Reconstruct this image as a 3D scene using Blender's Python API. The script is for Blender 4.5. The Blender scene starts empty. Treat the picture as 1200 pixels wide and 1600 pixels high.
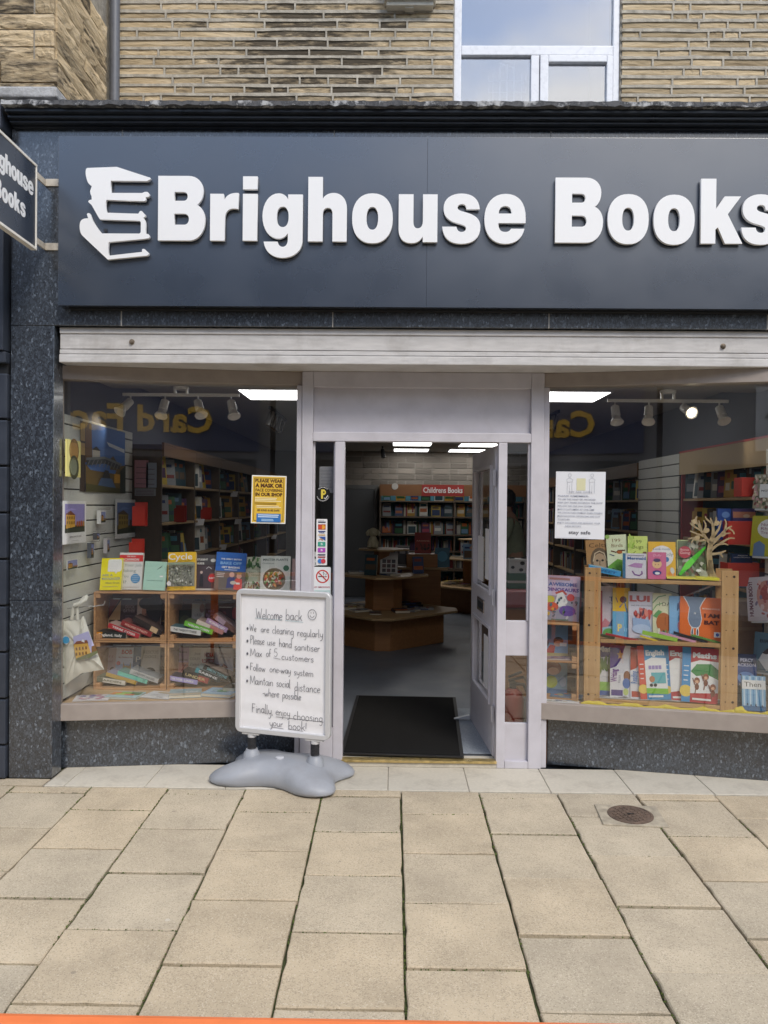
import bpy, bmesh, math, random
from mathutils import Matrix, Vector
random.seed(7)
scene = bpy.context.scene
COL = scene.collection
RAD = math.radians

# ------------------------------------------------------------------ camera
F_PX = 1250.0                      # focal length in photo pixels (1200 x 1600)
CAM = Vector((0.0, -5.0, 1.62))
CAM_R = (Matrix.Rotation(RAD(0.7), 3, 'Z') @ Matrix.Rotation(RAD(90 - 0.46), 3, 'X')
         @ Matrix.Rotation(RAD(0.5), 3, 'Z'))
cam_data = bpy.data.cameras.new('Camera')
cam = bpy.data.objects.new('Camera', cam_data)
COL.objects.link(cam)
cam.matrix_world = Matrix.Translation(CAM) @ CAM_R.to_4x4()
cam_data.sensor_fit = 'VERTICAL'
cam_data.sensor_height = 36.0
cam_data.sensor_width = 27.0
cam_data.lens = 36.0 * F_PX / 1600.0
cam_data.clip_start = 0.05
cam_data.clip_end = 2000
scene.camera = cam
scene.render.resolution_x = 768
scene.render.resolution_y = 1024

# ------------------------------------------------------------------ light
SUN_EL, SUN_AZ = 46.0, 152.0       # azimuth: degrees clockwise from +Y (hazy sun high behind the camera)
world = bpy.data.worlds.new('World')
scene.world = world
world.use_nodes = True
wn, wl = world.node_tree.nodes, world.node_tree.links
wn.clear()
w_out = wn.new('ShaderNodeOutputWorld')
w_bg = wn.new('ShaderNodeBackground')
w_sky = wn.new('ShaderNodeTexSky')
w_sky.sky_type = 'NISHITA'
w_sky.sun_disc = False
w_sky.sun_elevation = RAD(SUN_EL)
w_sky.sun_rotation = RAD(SUN_AZ)
w_sky.air_density = 1.0
w_sky.dust_density = 0.6
w_tc = wn.new('ShaderNodeTexCoord')
w_map = wn.new('ShaderNodeMapping')
w_map.inputs['Scale'].default_value = (1.0, 1.0, 1.7)
w_map.inputs['Location'].default_value = (9.1, 3.3, 5.2)
w_noise = wn.new('ShaderNodeTexNoise')
w_noise.inputs['Scale'].default_value = 1.9
w_noise.inputs['Detail'].default_value = 7
w_noise.inputs['Roughness'].default_value = 0.55
w_ramp = wn.new('ShaderNodeValToRGB')
w_ramp.color_ramp.elements[0].position = 0.46
w_ramp.color_ramp.elements[0].color = (0, 0, 0, 1)
w_ramp.color_ramp.elements[1].position = 0.62
w_ramp.color_ramp.elements[1].color = (1, 1, 1, 1)
w_mix = wn.new('ShaderNodeMixRGB')
w_mix.inputs[2].default_value = (7.6, 7.5, 7.5, 1)
wl.new(w_tc.outputs['Generated'], w_map.inputs[0])
wl.new(w_map.outputs[0], w_noise.inputs['Vector'])
wl.new(w_noise.outputs['Fac'], w_ramp.inputs[0])
wl.new(w_ramp.outputs[0], w_mix.inputs[0])
wl.new(w_sky.outputs[0], w_mix.inputs[1])
wl.new(w_mix.outputs[0], w_bg.inputs[0])
w_bg.inputs[1].default_value = 0.15
wl.new(w_bg.outputs[0], w_out.inputs[0])

sun_data = bpy.data.lights.new('Sun', 'SUN')
sun_data.energy = 1.4
sun_data.angle = RAD(20)
sun_data.color = (1.0, 0.93, 0.82)
sun = bpy.data.objects.new('Sun', sun_data)
COL.objects.link(sun)
_az, _el = RAD(SUN_AZ), RAD(SUN_EL)
sun_dir = Vector((math.sin(_az) * math.cos(_el), math.cos(_az) * math.cos(_el), math.sin(_el)))
sun.rotation_euler = sun_dir.to_track_quat('Z', 'Y').to_euler()
sun.location = sun_dir * 30

vs = scene.view_settings
vs.view_transform = 'Standard'
vs.look = 'None'
vs.exposure = 0.75
vs.gamma = 1.0
vs.use_curve_mapping = False

# ------------------------------------------------------------------ pixel helpers
def ray(px, py):
    return CAM_R @ Vector(((px - 600) / F_PX, -(py - 800) / F_PX, -1.0))
def at_y(px, py, Y):
    v = ray(px, py); return CAM + v * ((Y - CAM.y) / v.y)
def at_x(px, py, X):
    v = ray(px, py); return CAM + v * ((X - CAM.x) / v.x)
def at_z(px, py, Z):
    v = ray(px, py); return CAM + v * ((Z - CAM.z) / v.z)
def at_plane(px, py, p0, n):
    v = ray(px, py); return CAM + v * ((Vector(p0) - CAM).dot(n) / v.dot(n))

# ------------------------------------------------------------------ materials
MATS = {}
def _nodes(name):
    m = bpy.data.materials.new(name); m.use_nodes = True
    nt = m.node_tree
    return m, nt.nodes, nt.links, nt.nodes['Principled BSDF']
def mat(name, col, rough=0.5, metal=0.0, var=0.0, noise=0.0, nscale=30.0, bump=0.0, bscale=60.0, spec=0.5, stretch=(1, 1, 1),
        rand_hue=0.0, dirt=0.0):
    """Principled base with per-object brightness variation, blotchy noise and fine bump."""
    if name in MATS: return MATS[name]
    m, N, L, B = _nodes(name)
    B.inputs['Roughness'].default_value = rough
    B.inputs['Metallic'].default_value = metal
    B.inputs['Specular IOR Level'].default_value = spec
    src = None
    rgb = N.new('ShaderNodeRGB'); rgb.outputs[0].default_value = (*col, 1); src = rgb.outputs[0]
    tc = N.new('ShaderNodeTexCoord')
    mp = N.new('ShaderNodeMapping'); mp.inputs['Scale'].default_value = stretch
    L.new(tc.outputs['Object'], mp.inputs[0])
    if var or rand_hue:
        oi = N.new('ShaderNodeObjectInfo')
        hs = N.new('ShaderNodeHueSaturation')
        mr = N.new('ShaderNodeMapRange')
        mr.inputs[3].default_value = 1 - var; mr.inputs[4].default_value = 1 + var
        L.new(oi.outputs['Random'], mr.inputs[0]); L.new(mr.outputs[0], hs.inputs['Value'])
        if rand_hue:
            mh = N.new('ShaderNodeMapRange'); mh.inputs[3].default_value = .5 - rand_hue; mh.inputs[4].default_value = .5 + rand_hue
            wn_ = N.new('ShaderNodeTexWhiteNoise'); wn_.noise_dimensions = '1D'
            L.new(oi.outputs['Random'], wn_.inputs['W']); L.new(wn_.outputs['Value'], mh.inputs[0]); L.new(mh.outputs[0], hs.inputs['Hue'])
        L.new(src, hs.inputs['Color']); src = hs.outputs[0]
    if noise:
        nz = N.new('ShaderNodeTexNoise'); nz.inputs['Scale'].default_value = nscale; nz.inputs['Detail'].default_value = 6
        L.new(mp.outputs[0], nz.inputs['Vector'])
        mr = N.new('ShaderNodeMapRange'); mr.inputs[1].default_value = .3; mr.inputs[2].default_value = .7
        mr.inputs[3].default_value = 1 - noise; mr.inputs[4].default_value = 1 + noise
        L.new(nz.outputs['Fac'], mr.inputs[0])
        mx = N.new('ShaderNodeVectorMath'); mx.operation = 'SCALE'
        L.new(src, mx.inputs[0]); L.new(mr.outputs[0], mx.inputs['Scale']); src = mx.outputs[0]
        rr = N.new('ShaderNodeMapRange'); rr.inputs[1].default_value = .3; rr.inputs[2].default_value = .7
        rr.inputs[3].default_value = max(0, rough - .08); rr.inputs[4].default_value = min(1, rough + .1)
        L.new(nz.outputs['Fac'], rr.inputs[0]); L.new(rr.outputs[0], B.inputs['Roughness'])
    if dirt:
        nz = N.new('ShaderNodeTexNoise'); nz.inputs['Scale'].default_value = 5; nz.inputs['Detail'].default_value = 8; nz.inputs['Roughness'].default_value = .7
        L.new(tc.outputs['Object'], nz.inputs['Vector'])
        mr = N.new('ShaderNodeMapRange'); mr.inputs[1].default_value = .5; mr.inputs[2].default_value = .75
        mr.inputs[3].default_value = 0; mr.inputs[4].default_value = dirt
        L.new(nz.outputs['Fac'], mr.inputs[0])
        mx = N.new('ShaderNodeMixRGB'); mx.inputs[2].default_value = (.16, .13, .10, 1)
        L.new(mr.outputs[0], mx.inputs[0]); L.new(src, mx.inputs[1]); src = mx.outputs[0]
    L.new(src, B.inputs['Base Color'])
    if bump:
        nb = N.new('ShaderNodeTexNoise'); nb.inputs['Scale'].default_value = bscale; nb.inputs['Detail'].default_value = 5
        L.new(mp.outputs[0], nb.inputs['Vector'])
        bp = N.new('ShaderNodeBump'); bp.inputs['Strength'].default_value = bump; bp.inputs['Distance'].default_value = .01
        L.new(nb.outputs['Fac'], bp.inputs['Height']); L.new(bp.outputs[0], B.inputs['Normal'])
    MATS[name] = m
    return m

def mat_granite():
    m, N, L, B = _nodes('blue_granite')
    tc = N.new('ShaderNodeTexCoord')
    v1 = N.new('ShaderNodeTexVoronoi'); v1.inputs['Scale'].default_value = 110; v1.inputs['Randomness'].default_value = 1
    v2 = N.new('ShaderNodeTexVoronoi'); v2.inputs['Scale'].default_value = 190
    nz = N.new('ShaderNodeTexNoise'); nz.inputs['Scale'].default_value = 45; nz.inputs['Detail'].default_value = 4
    dist = N.new('ShaderNodeMixRGB'); dist.inputs[0].default_value = .015
    L.new(tc.outputs['Object'], nz.inputs['Vector'])
    L.new(tc.outputs['Object'], dist.inputs[1]); L.new(nz.outputs['Color'], dist.inputs[2])
    mp = N.new('ShaderNodeMapping'); mp.inputs['Rotation'].default_value = (.4, .7, .5); mp.inputs['Scale'].default_value = (1, 1, .62)
    L.new(dist.outputs[0], mp.inputs[0])
    L.new(mp.outputs[0], v1.inputs['Vector']); L.new(mp.outputs[0], v2.inputs['Vector'])
    sp = N.new('ShaderNodeSeparateColor'); L.new(v1.outputs['Color'], sp.inputs[0])
    sp2 = N.new('ShaderNodeSeparateColor'); L.new(v2.outputs['Color'], sp2.inputs[0])
    r1 = N.new('ShaderNodeValToRGB')
    e = r1.color_ramp.elements
    e[0].position = 0; e[0].color = (.012, .014, .018, 1)
    e[1].position = 1; e[1].color = (.16, .19, .23, 1)
    a = r1.color_ramp.elements.new(.55); a.color = (.026, .03, .038, 1)
    a = r1.color_ramp.elements.new(.82); a.color = (.046, .056, .072, 1)
    a = r1.color_ramp.elements.new(.94); a.color = (.075, .092, .116, 1)
    mixv = N.new('ShaderNodeMath'); mixv.operation = 'MAXIMUM'
    m2 = N.new('ShaderNodeMath'); m2.operation = 'MULTIPLY'; m2.inputs[1].default_value = .95
    L.new(sp2.outputs[1], m2.inputs[0])
    L.new(sp.outputs[0], mixv.inputs[0]); L.new(m2.outputs[0], mixv.inputs[1])
    L.new(mixv.outputs[0], r1.inputs[0])
    L.new(r1.outputs[0], B.inputs['Base Color'])
    rr = N.new('ShaderNodeMapRange'); rr.inputs[3].default_value = .2; rr.inputs[4].default_value = .42
    L.new(nz.outputs['Fac'], rr.inputs[0]); L.new(rr.outputs[0], B.inputs['Roughness'])
    B.inputs['Coat Weight'].default_value = .8; B.inputs['Coat IOR'].default_value = 1.8; B.inputs['Coat Roughness'].default_value = .16
    return m

def mat_stone(name, soot_centre=None):
    """Buff sandstone, bedded and blotchy; soot staining with its own ragged shape."""
    m, N, L, B = _nodes(name)
    tc = N.new('ShaderNodeTexCoord'); geo = N.new('ShaderNodeNewGeometry'); oi = N.new('ShaderNodeObjectInfo')
    add = N.new('ShaderNodeVectorMath'); add.operation = 'ADD'
    sc = N.new('ShaderNodeVectorMath'); sc.operation = 'SCALE'; sc.inputs['Scale'].default_value = 13
    cmb = N.new('ShaderNodeCombineXYZ')
    L.new(oi.outputs['Random'], cmb.inputs[0]); L.new(oi.outputs['Random'], cmb.inputs[2])
    L.new(cmb.outputs[0], sc.inputs[0]); L.new(geo.outputs['Position'], add.inputs[0]); L.new(sc.outputs[0], add.inputs[1])
    mp = N.new('ShaderNodeMapping'); mp.inputs['Scale'].default_value = (3, 3, 28)
    L.new(add.outputs[0], mp.inputs[0])
    n1 = N.new('ShaderNodeTexNoise'); n1.inputs['Scale'].default_value = 1.6; n1.inputs['Detail'].default_value = 7
    L.new(mp.outputs[0], n1.inputs['Vector'])
    r = N.new('ShaderNodeValToRGB'); e = r.color_ramp.elements
    e[0].position = .25; e[0].color = (.33, .235, .125, 1)
    e[1].position = .75; e[1].color = (.64, .51, .33, 1)
    a = e.new(.5); a.color = (.53, .40, .23, 1)
    L.new(n1.outputs['Fac'], r.inputs[0])
    hs = N.new('ShaderNodeHueSaturation')
    mr = N.new('ShaderNodeMapRange'); mr.inputs[3].default_value = .72; mr.inputs[4].default_value = 1.18
    L.new(oi.outputs['Random'], mr.inputs[0]); L.new(mr.outputs[0], hs.inputs['Value']); L.new(r.outputs[0], hs.inputs['Color'])
    hs.inputs['Saturation'].default_value = .92
    # soot
    n2 = N.new('ShaderNodeTexNoise'); n2.inputs['Scale'].default_value = 5; n2.inputs['Detail'].default_value = 8; n2.inputs['Roughness'].default_value = .65
    mp2 = N.new('ShaderNodeMapping'); mp2.inputs['Scale'].default_value = (1.6, 1.6, 7)
    L.new(add.outputs[0], mp2.inputs[0]); L.new(mp2.outputs[0], n2.inputs['Vector'])
    wno = N.new('ShaderNodeTexWhiteNoise'); wno.noise_dimensions = '1D'; L.new(oi.outputs['Random'], wno.inputs['W'])
    s1 = N.new('ShaderNodeMath'); s1.operation = 'MULTIPLY_ADD'; s1.inputs[1].default_value = .35
    L.new(wno.outputs['Value'], s1.inputs[0]); L.new(n2.outputs['Fac'], s1.inputs[2])
    last = s1.outputs[0]
    if soot_centre is not None:
        sx = N.new('ShaderNodeSeparateXYZ'); L.new(geo.outputs['Position'], sx.inputs[0])
        d = N.new('ShaderNodeMath'); d.operation = 'SUBTRACT'; d.inputs[1].default_value = soot_centre
        L.new(sx.outputs[0], d.inputs[0])
        ab = N.new('ShaderNodeMath'); ab.operation = 'ABSOLUTE'; L.new(d.outputs[0], ab.inputs[0])
        mm = N.new('ShaderNodeMapRange'); mm.inputs[1].default_value = .2; mm.inputs[2].default_value = 1.15
        mm.inputs[3].default_value = .20; mm.inputs[4].default_value = -.16
        L.new(ab.outputs[0], mm.inputs[0])
        ad = N.new('ShaderNodeMath'); ad.operation = 'ADD'; L.new(last, ad.inputs[0]); L.new(mm.outputs[0], ad.inputs[1]); last = ad.outputs[0]
    ms = N.new('ShaderNodeMapRange'); ms.inputs[1].default_value = .70; ms.inputs[2].default_value = .90; ms.inputs[4].default_value = .88
    L.new(last, ms.inputs[0])
    mx = N.new('ShaderNodeMixRGB'); mx.inputs[2].default_value = (.035, .03, .025, 1)
    L.new(ms.outputs[0], mx.inputs[0]); L.new(hs.outputs[0], mx.inputs[1])
    L.new(mx.outputs[0], B.inputs['Base Color'])
    B.inputs['Roughness'].default_value = .9; B.inputs['Specular IOR Level'].default_value = .25
    n3 = N.new('ShaderNodeTexNoise'); n3.inputs['Scale'].default_value = 1; n3.inputs['Detail'].default_value = 8; n3.inputs['Roughness'].default_value = .65
    mp3 = N.new('ShaderNodeMapping'); mp3.inputs['Scale'].default_value = (14, 14, 70)
    L.new(add.outputs[0], mp3.inputs[0]); L.new(mp3.outputs[0], n3.inputs['Vector'])
    bp = N.new('ShaderNodeBump'); bp.inputs['Strength'].default_value = .8; bp.inputs['Distance'].default_value = .012
    L.new(n3.outputs['Fac'], bp.inputs['Height']); L.new(bp.outputs[0], B.inputs['Normal'])
    return m

def mat_paver():
    m, N, L, B = _nodes('concrete_paver')
    tc = N.new('ShaderNodeTexCoord'); geo = N.new('ShaderNodeNewGeometry'); oi = N.new('ShaderNodeObjectInfo')
    n1 = N.new('ShaderNodeTexNoise'); n1.inputs['Scale'].default_value = 130; n1.inputs['Detail'].default_value = 3
    n2 = N.new('ShaderNodeTexNoise'); n2.inputs['Scale'].default_value = 3.2; n2.inputs['Detail'].default_value = 7; n2.inputs['Roughness'].default_value = .6
    for n in (n1, n2): L.new(geo.outputs['Position'], n.inputs['Vector'])
    r = N.new('ShaderNodeValToRGB'); e = r.color_ramp.elements
    e[0].position = .0; e[0].color = (.485, .400, .282, 1)
    e[1].position = 1; e[1].color = (.445, .385, .29, 1)
    wno = N.new('ShaderNodeTexWhiteNoise'); wno.noise_dimensions = '1D'; L.new(oi.outputs['Random'], wno.inputs['W'])
    pw = N.new('ShaderNodeMath'); pw.operation = 'POWER'; pw.inputs[1].default_value = 1.6
    L.new(wno.outputs['Value'], pw.inputs[0]); L.new(pw.outputs[0], r.inputs[0])
    mr = N.new('ShaderNodeMapRange'); mr.inputs[1].default_value = .32; mr.inputs[2].default_value = .68; mr.inputs[3].default_value = .85; mr.inputs[4].default_value = 1.12
    L.new(n2.outputs['Fac'], mr.inputs[0])
    mo = N.new('ShaderNodeMapRange'); mo.inputs[3].default_value = .96; mo.inputs[4].default_value = 1.04
    L.new(oi.outputs['Random'], mo.inputs[0])
    mu = N.new('ShaderNodeMath'); mu.operation = 'MULTIPLY'; L.new(mr.outputs[0], mu.inputs[0]); L.new(mo.outputs[0], mu.inputs[1])
    sc = N.new('ShaderNodeVectorMath'); sc.operation = 'SCALE'; L.new(r.outputs[0], sc.inputs[0]); L.new(mu.outputs[0], sc.inputs['Scale'])
    # exposed dark and pale aggregate grains
    v = N.new('ShaderNodeTexVoronoi'); v.inputs['Scale'].default_value = 250; L.new(geo.outputs['Position'], v.inputs['Vector'])
    sp = N.new('ShaderNodeSeparateColor'); L.new(v.outputs['Color'], sp.inputs[0])
    n4 = N.new('ShaderNodeTexNoise'); n4.inputs['Scale'].default_value = 9; n4.inputs['Detail'].default_value = 3; L.new(geo.outputs['Position'], n4.inputs['Vector'])
    th = N.new('ShaderNodeMapRange'); th.inputs[1].default_value = .3; th.inputs[2].default_value = .7; th.inputs[3].default_value = .93; th.inputs[4].default_value = .70
    L.new(n4.outputs['Fac'], th.inputs[0])
    gt = N.new('ShaderNodeMath'); gt.operation = 'GREATER_THAN'; L.new(sp.outputs[0], gt.inputs[0]); L.new(th.outputs[0], gt.inputs[1])
    g2 = N.new('ShaderNodeMath'); g2.operation = 'MULTIPLY'; g2.inputs[1].default_value = .34; L.new(gt.outputs[0], g2.inputs[0])
    mx = N.new('ShaderNodeMixRGB'); mx.inputs[2].default_value = (.14, .115, .085, 1); L.new(g2.outputs[0], mx.inputs[0]); L.new(sc.outputs[0], mx.inputs[1])
    gt2 = N.new('ShaderNodeMath'); gt2.operation = 'GREATER_THAN'; gt2.inputs[1].default_value = .93; L.new(sp.outputs[1], gt2.inputs[0])
    g3 = N.new('ShaderNodeMath'); g3.operation = 'MULTIPLY'; g3.inputs[1].default_value = .5; L.new(gt2.outputs[0], g3.inputs[0])
    mx2 = N.new('ShaderNodeMixRGB'); mx2.inputs[2].default_value = (.62, .55, .43, 1); L.new(g3.outputs[0], mx2.inputs[0]); L.new(mx.outputs[0], mx2.inputs[1])
    vg = N.new('ShaderNodeTexVoronoi'); vg.inputs['Scale'].default_value = 4.5; vg.distance = 'EUCLIDEAN'; L.new(geo.outputs['Position'], vg.inputs['Vector'])
    spg = N.new('ShaderNodeSeparateColor'); L.new(vg.outputs['Color'], spg.inputs[0])
    lt = N.new('ShaderNodeMath'); lt.operation = 'LESS_THAN'; lt.inputs[1].default_value = .045; L.new(vg.outputs['Distance'], lt.inputs[0])
    gg = N.new('ShaderNodeMath'); gg.operation = 'GREATER_THAN'; gg.inputs[1].default_value = .55; L.new(spg.outputs[0], gg.inputs[0])
    gm = N.new('ShaderNodeMath'); gm.operation = 'MULTIPLY'; L.new(lt.outputs[0], gm.inputs[0]); L.new(gg.outputs[0], gm.inputs[1])
    gf = N.new('ShaderNodeMath'); gf.operation = 'MULTIPLY'; gf.inputs[1].default_value = .45; L.new(gm.outputs[0], gf.inputs[0])
    gr_ = N.new('ShaderNodeValToRGB'); gr_.color_ramp.interpolation = 'CONSTANT'; gr_.color_ramp.elements[0].color = (.16, .14, .12, 1); gr_.color_ramp.elements[1].position = .5; gr_.color_ramp.elements[1].color = (.60, .57, .50, 1); L.new(spg.outputs[1], gr_.inputs[0])
    mx3 = N.new('ShaderNodeMixRGB'); L.new(gf.outputs[0], mx3.inputs[0]); L.new(mx2.outputs[0], mx3.inputs[1]); L.new(gr_.outputs[0], mx3.inputs[2])
    ns = N.new('ShaderNodeTexNoise'); ns.inputs['Scale'].default_value = 1.3; ns.inputs['Detail'].default_value = 9; ns.inputs['Roughness'].default_value = .72; L.new(geo.outputs['Position'], ns.inputs['Vector'])
    nm_ = N.new('ShaderNodeMapRange'); nm_.inputs[1].default_value = .52; nm_.inputs[2].default_value = .72; nm_.inputs[4].default_value = .40; L.new(ns.outputs['Fac'], nm_.inputs[0])
    mx4 = N.new('ShaderNodeMixRGB'); mx4.inputs[2].default_value = (.24, .20, .15, 1); L.new(nm_.outputs[0], mx4.inputs[0]); L.new(mx3.outputs[0], mx4.inputs[1])
    L.new(mx4.outputs[0], B.inputs['Base Color'])
    B.inputs['Roughness'].default_value = .85; B.inputs['Specular IOR Level'].default_value = .3
    bp = N.new('ShaderNodeBump'); bp.inputs['Strength'].default_value = .5; bp.inputs['Distance'].default_value = .004
    L.new(n1.outputs['Fac'], bp.inputs['Height']); L.new(bp.outputs[0], B.inputs['Normal'])
    return m

def mat_wood(name, c0, c1, rough=.55):
    m, N, L, B = _nodes(name)
    tc = N.new('ShaderNodeTexCoord'); oi = N.new('ShaderNodeObjectInfo')
    add = N.new('ShaderNodeVectorMath'); add.operation = 'ADD'
    L.new(tc.outputs['Object'], add.inputs[0]); L.new(oi.outputs['Random'], add.inputs[1])
    mp = N.new('ShaderNodeMapping'); mp.inputs['Scale'].default_value = (2.2, 30, 30)
    L.new(add.outputs[0], mp.inputs[0])
    n = N.new('ShaderNodeTexNoise'); n.inputs['Scale'].default_value = 1.3; n.inputs['Detail'].default_value = 5; n.inputs['Distortion'].default_value = .6
    L.new(mp.outputs[0], n.inputs['Vector'])
    r = N.new('ShaderNodeValToRGB'); e = r.color_ramp.elements
    e[0].position = .3; e[0].color = (*c0, 1); e[1].position = .7; e[1].color = (*c1, 1)
    L.new(n.outputs['Fac'], r.inputs[0])
    hs = N.new('ShaderNodeHueSaturation'); mr = N.new('ShaderNodeMapRange'); mr.inputs[3].default_value = .85; mr.inputs[4].default_value = 1.12
    L.new(oi.outputs['Random'], mr.inputs[0]); L.new(mr.outputs[0], hs.inputs['Value']); L.new(r.outputs[0], hs.inputs['Color'])
    L.new(hs.outputs[0], B.inputs['Base Color']); B.inputs['Roughness'].default_value = rough
    return m

def mat_glass(name, tint=(1, 1, 1), boost=0.0, rough=0.0):
    """Single-sheet window glass: Fresnel reflection over straight-through transparency."""
    m, N, L, B = _nodes(name)
    N.remove(B)
    out = [n for n in N if n.type == 'OUTPUT_MATERIAL'][0]
    tr = N.new('ShaderNodeBsdfTransparent'); tr.inputs[0].default_value = (*tint, 1)
    gl = N.new('ShaderNodeBsdfGlossy'); gl.inputs['Roughness'].default_value = rough
    fr = N.new('ShaderNodeFresnel')
    gb = N.new('ShaderNodeNewGeometry'); ir = N.new('ShaderNodeMapRange')          # same reflectance from either side of the sheet
    ir.inputs[3].default_value = 1.52; ir.inputs[4].default_value = 1 / 1.52
    L.new(gb.outputs['Backfacing'], ir.inputs[0]); L.new(ir.outputs[0], fr.inputs['IOR'])
    md = N.new('ShaderNodeMath'); md.operation = 'MULTIPLY_ADD'; md.inputs[1].default_value = 1.0; md.inputs[2].default_value = boost; md.use_clamp = True
    mx = N.new('ShaderNodeMixShader')
    L.new(fr.outputs[0], md.inputs[0]); L.new(md.outputs[0], mx.inputs[0])
    L.new(tr.outputs[0], mx.inputs[1]); L.new(gl.outputs[0], mx.inputs[2]); L.new(mx.outputs[0], out.inputs[0])
    return m

def mat_emit(name, col, strength):
    if name in MATS: return MATS[name]
    m, N, L, B = _nodes(name)
    B.inputs['Base Color'].default_value = (.8, .8, .8, 1)
    B.inputs['Emission Color'].default_value = (*col, 1)
    B.inputs['Emission Strength'].default_value = strength
    MATS[name] = m
    return m

_flat = {}
def flat(col, rough=.55):
    """Printed ink / plain paint, one material per colour."""
    k = (round(col[0], 3), round(col[1], 3), round(col[2], 3), rough)
    if k not in _flat:
        m, N, L, B = _nodes('ink_%02x%02x%02x' % tuple(int(max(0, min(1, c)) * 255) for c in col))
        B.inputs['Base Color'].default_value = (*col, 1); B.inputs['Roughness'].default_value = rough
        _flat[k] = m
    return _flat[k]
def srgb(h):
    h = h.lstrip('#'); o = []
    for i in (0, 2, 4):
        c = int(h[i:i + 2], 16) / 255
        o.append(c / 12.92 if c <= .04045 else ((c + .055) / 1.055) ** 2.4)
    return tuple(o)

M_GRAN = mat_granite()
M_STONE = mat_stone('sandstone_wall', soot_centre=-.55)
M_STONE2 = mat_stone('sandstone_pier')
M_PAVER = mat_paver()
M_MORTAR = mat('mortar', (.33, .30, .25), .95, noise=.25, nscale=25, bump=.5, bscale=120, spec=.2)
M_LILAC = mat('lilac_grey_paint', (.545, .525, .565), .38, noise=.06, nscale=7, bump=.04, bscale=25, dirt=.16)
M_ALU = mat('shutter_aluminium', (.56, .545, .535), .5, noise=.10, nscale=9, stretch=(1, 1, 6), dirt=.35)
M_BRONZE = mat('beige_aluminium', (.33, .285, .255), .42, noise=.08, nscale=6, stretch=(2, 2, 2))
M_SIGN = mat('anthracite_panel', (.027, .038, .060), .30, noise=.03, nscale=4)
_b = M_SIGN.node_tree.nodes['Principled BSDF']; _b.inputs['Coat Weight'].default_value = 1.0; _b.inputs['Coat IOR'].default_value = 1.8; _b.inputs['Coat Roughness'].default_value = .24
M_WHITE = mat('white_acrylic', (.86, .86, .86), .4)
M_UPVC = mat('white_upvc', (.78, .79, .82), .3, noise=.03)
M_TILE = mat('terrazzo_tile', (.52, .48, .40), .6, var=.04, noise=.07, nscale=60, dirt=.42, bump=.05, bscale=200)
M_DARK = mat('dark_paint', (.03, .032, .036), .45, noise=.2, nscale=12)
M_BLACK = mat('black_plastic', (.012, .012, .013), .5)
M_LEAD = mat('flaked_coping', (.05, .05, .055), .7, noise=.3, nscale=20, bump=.6, bscale=40)
M_MOSS = mat('moss_joint', (.05, .062, .02), .95, noise=.6, nscale=18, bump=.8, bscale=150)
M_GREYP = mat('grey_pipe_paint', (.12, .125, .14), .4, noise=.1)
M_BASEP = mat('grey_moulded_plastic', (.30, .315, .345), .42, noise=.05, nscale=8, bump=.10, bscale=220, dirt=.22)
M_SILVER = mat('silver_frame', (.62, .62, .63), .35, metal=.25)
M_PAPER = mat('white_paper', (.80, .79, .80), .6, noise=.02)
M_GLASS = mat_glass('window_glass', (.985, .992, .99), boost=.058)
M_GLASSUP = mat_glass('upper_window_glass', (.85, .87, .9), boost=.28)
M_PINE = mat_wood('pine_wood', (.42, .235, .09), (.56, .35, .155))
M_CRATE = mat_wood('crate_wood', (.36, .17, .07), (.55, .32, .15), .6)
M_CRATED = mat_wood('crate_slat_wood', (.16, .055, .02), (.26, .10, .04), .5)
M_PLY = mat_wood('veneer_board', (.27, .125, .05), (.34, .17, .07), .5)
M_OAK = mat_wood('oak_shelf', (.34, .22, .11), (.42, .29, .15), .5)

# ------------------------------------------------------------------ mesh helpers
def props(o, label=None, cat=None, group=None, kind=None):
    if label: o['label'] = label
    if cat: o['category'] = cat
    if group: o['group'] = group
    if kind: o['kind'] = kind
    return o
def empty(name, loc=(0, 0, 0), label=None, cat=None, group=None, rot=None, parent=None):
    o = bpy.data.objects.new(name, None); COL.objects.link(o)
    o.empty_display_size = .1
    o.location = loc
    if rot is not None: o.rotation_euler = rot
    if parent: o.parent = parent
    return props(o, label, cat, group)
def add(name, me, m=None, parent=None, loc=None, rot=None, scale=None, world=False):
    """Link a mesh object. world=True: vertices are world coordinates below an unrotated root."""
    o = bpy.data.objects.new(name, me); COL.objects.link(o)
    if m is not None:
        for x in (m if isinstance(m, (list, tuple)) else [m]): me.materials.append(x)
    if parent: o.parent = parent
    if loc is not None: o.location = loc
    elif world and parent is not None and parent.type == 'EMPTY': o.location = -Vector(parent.location)
    if rot is not None: o.rotation_euler = rot
    if scale is not None: o.scale = scale
    return o
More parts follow.
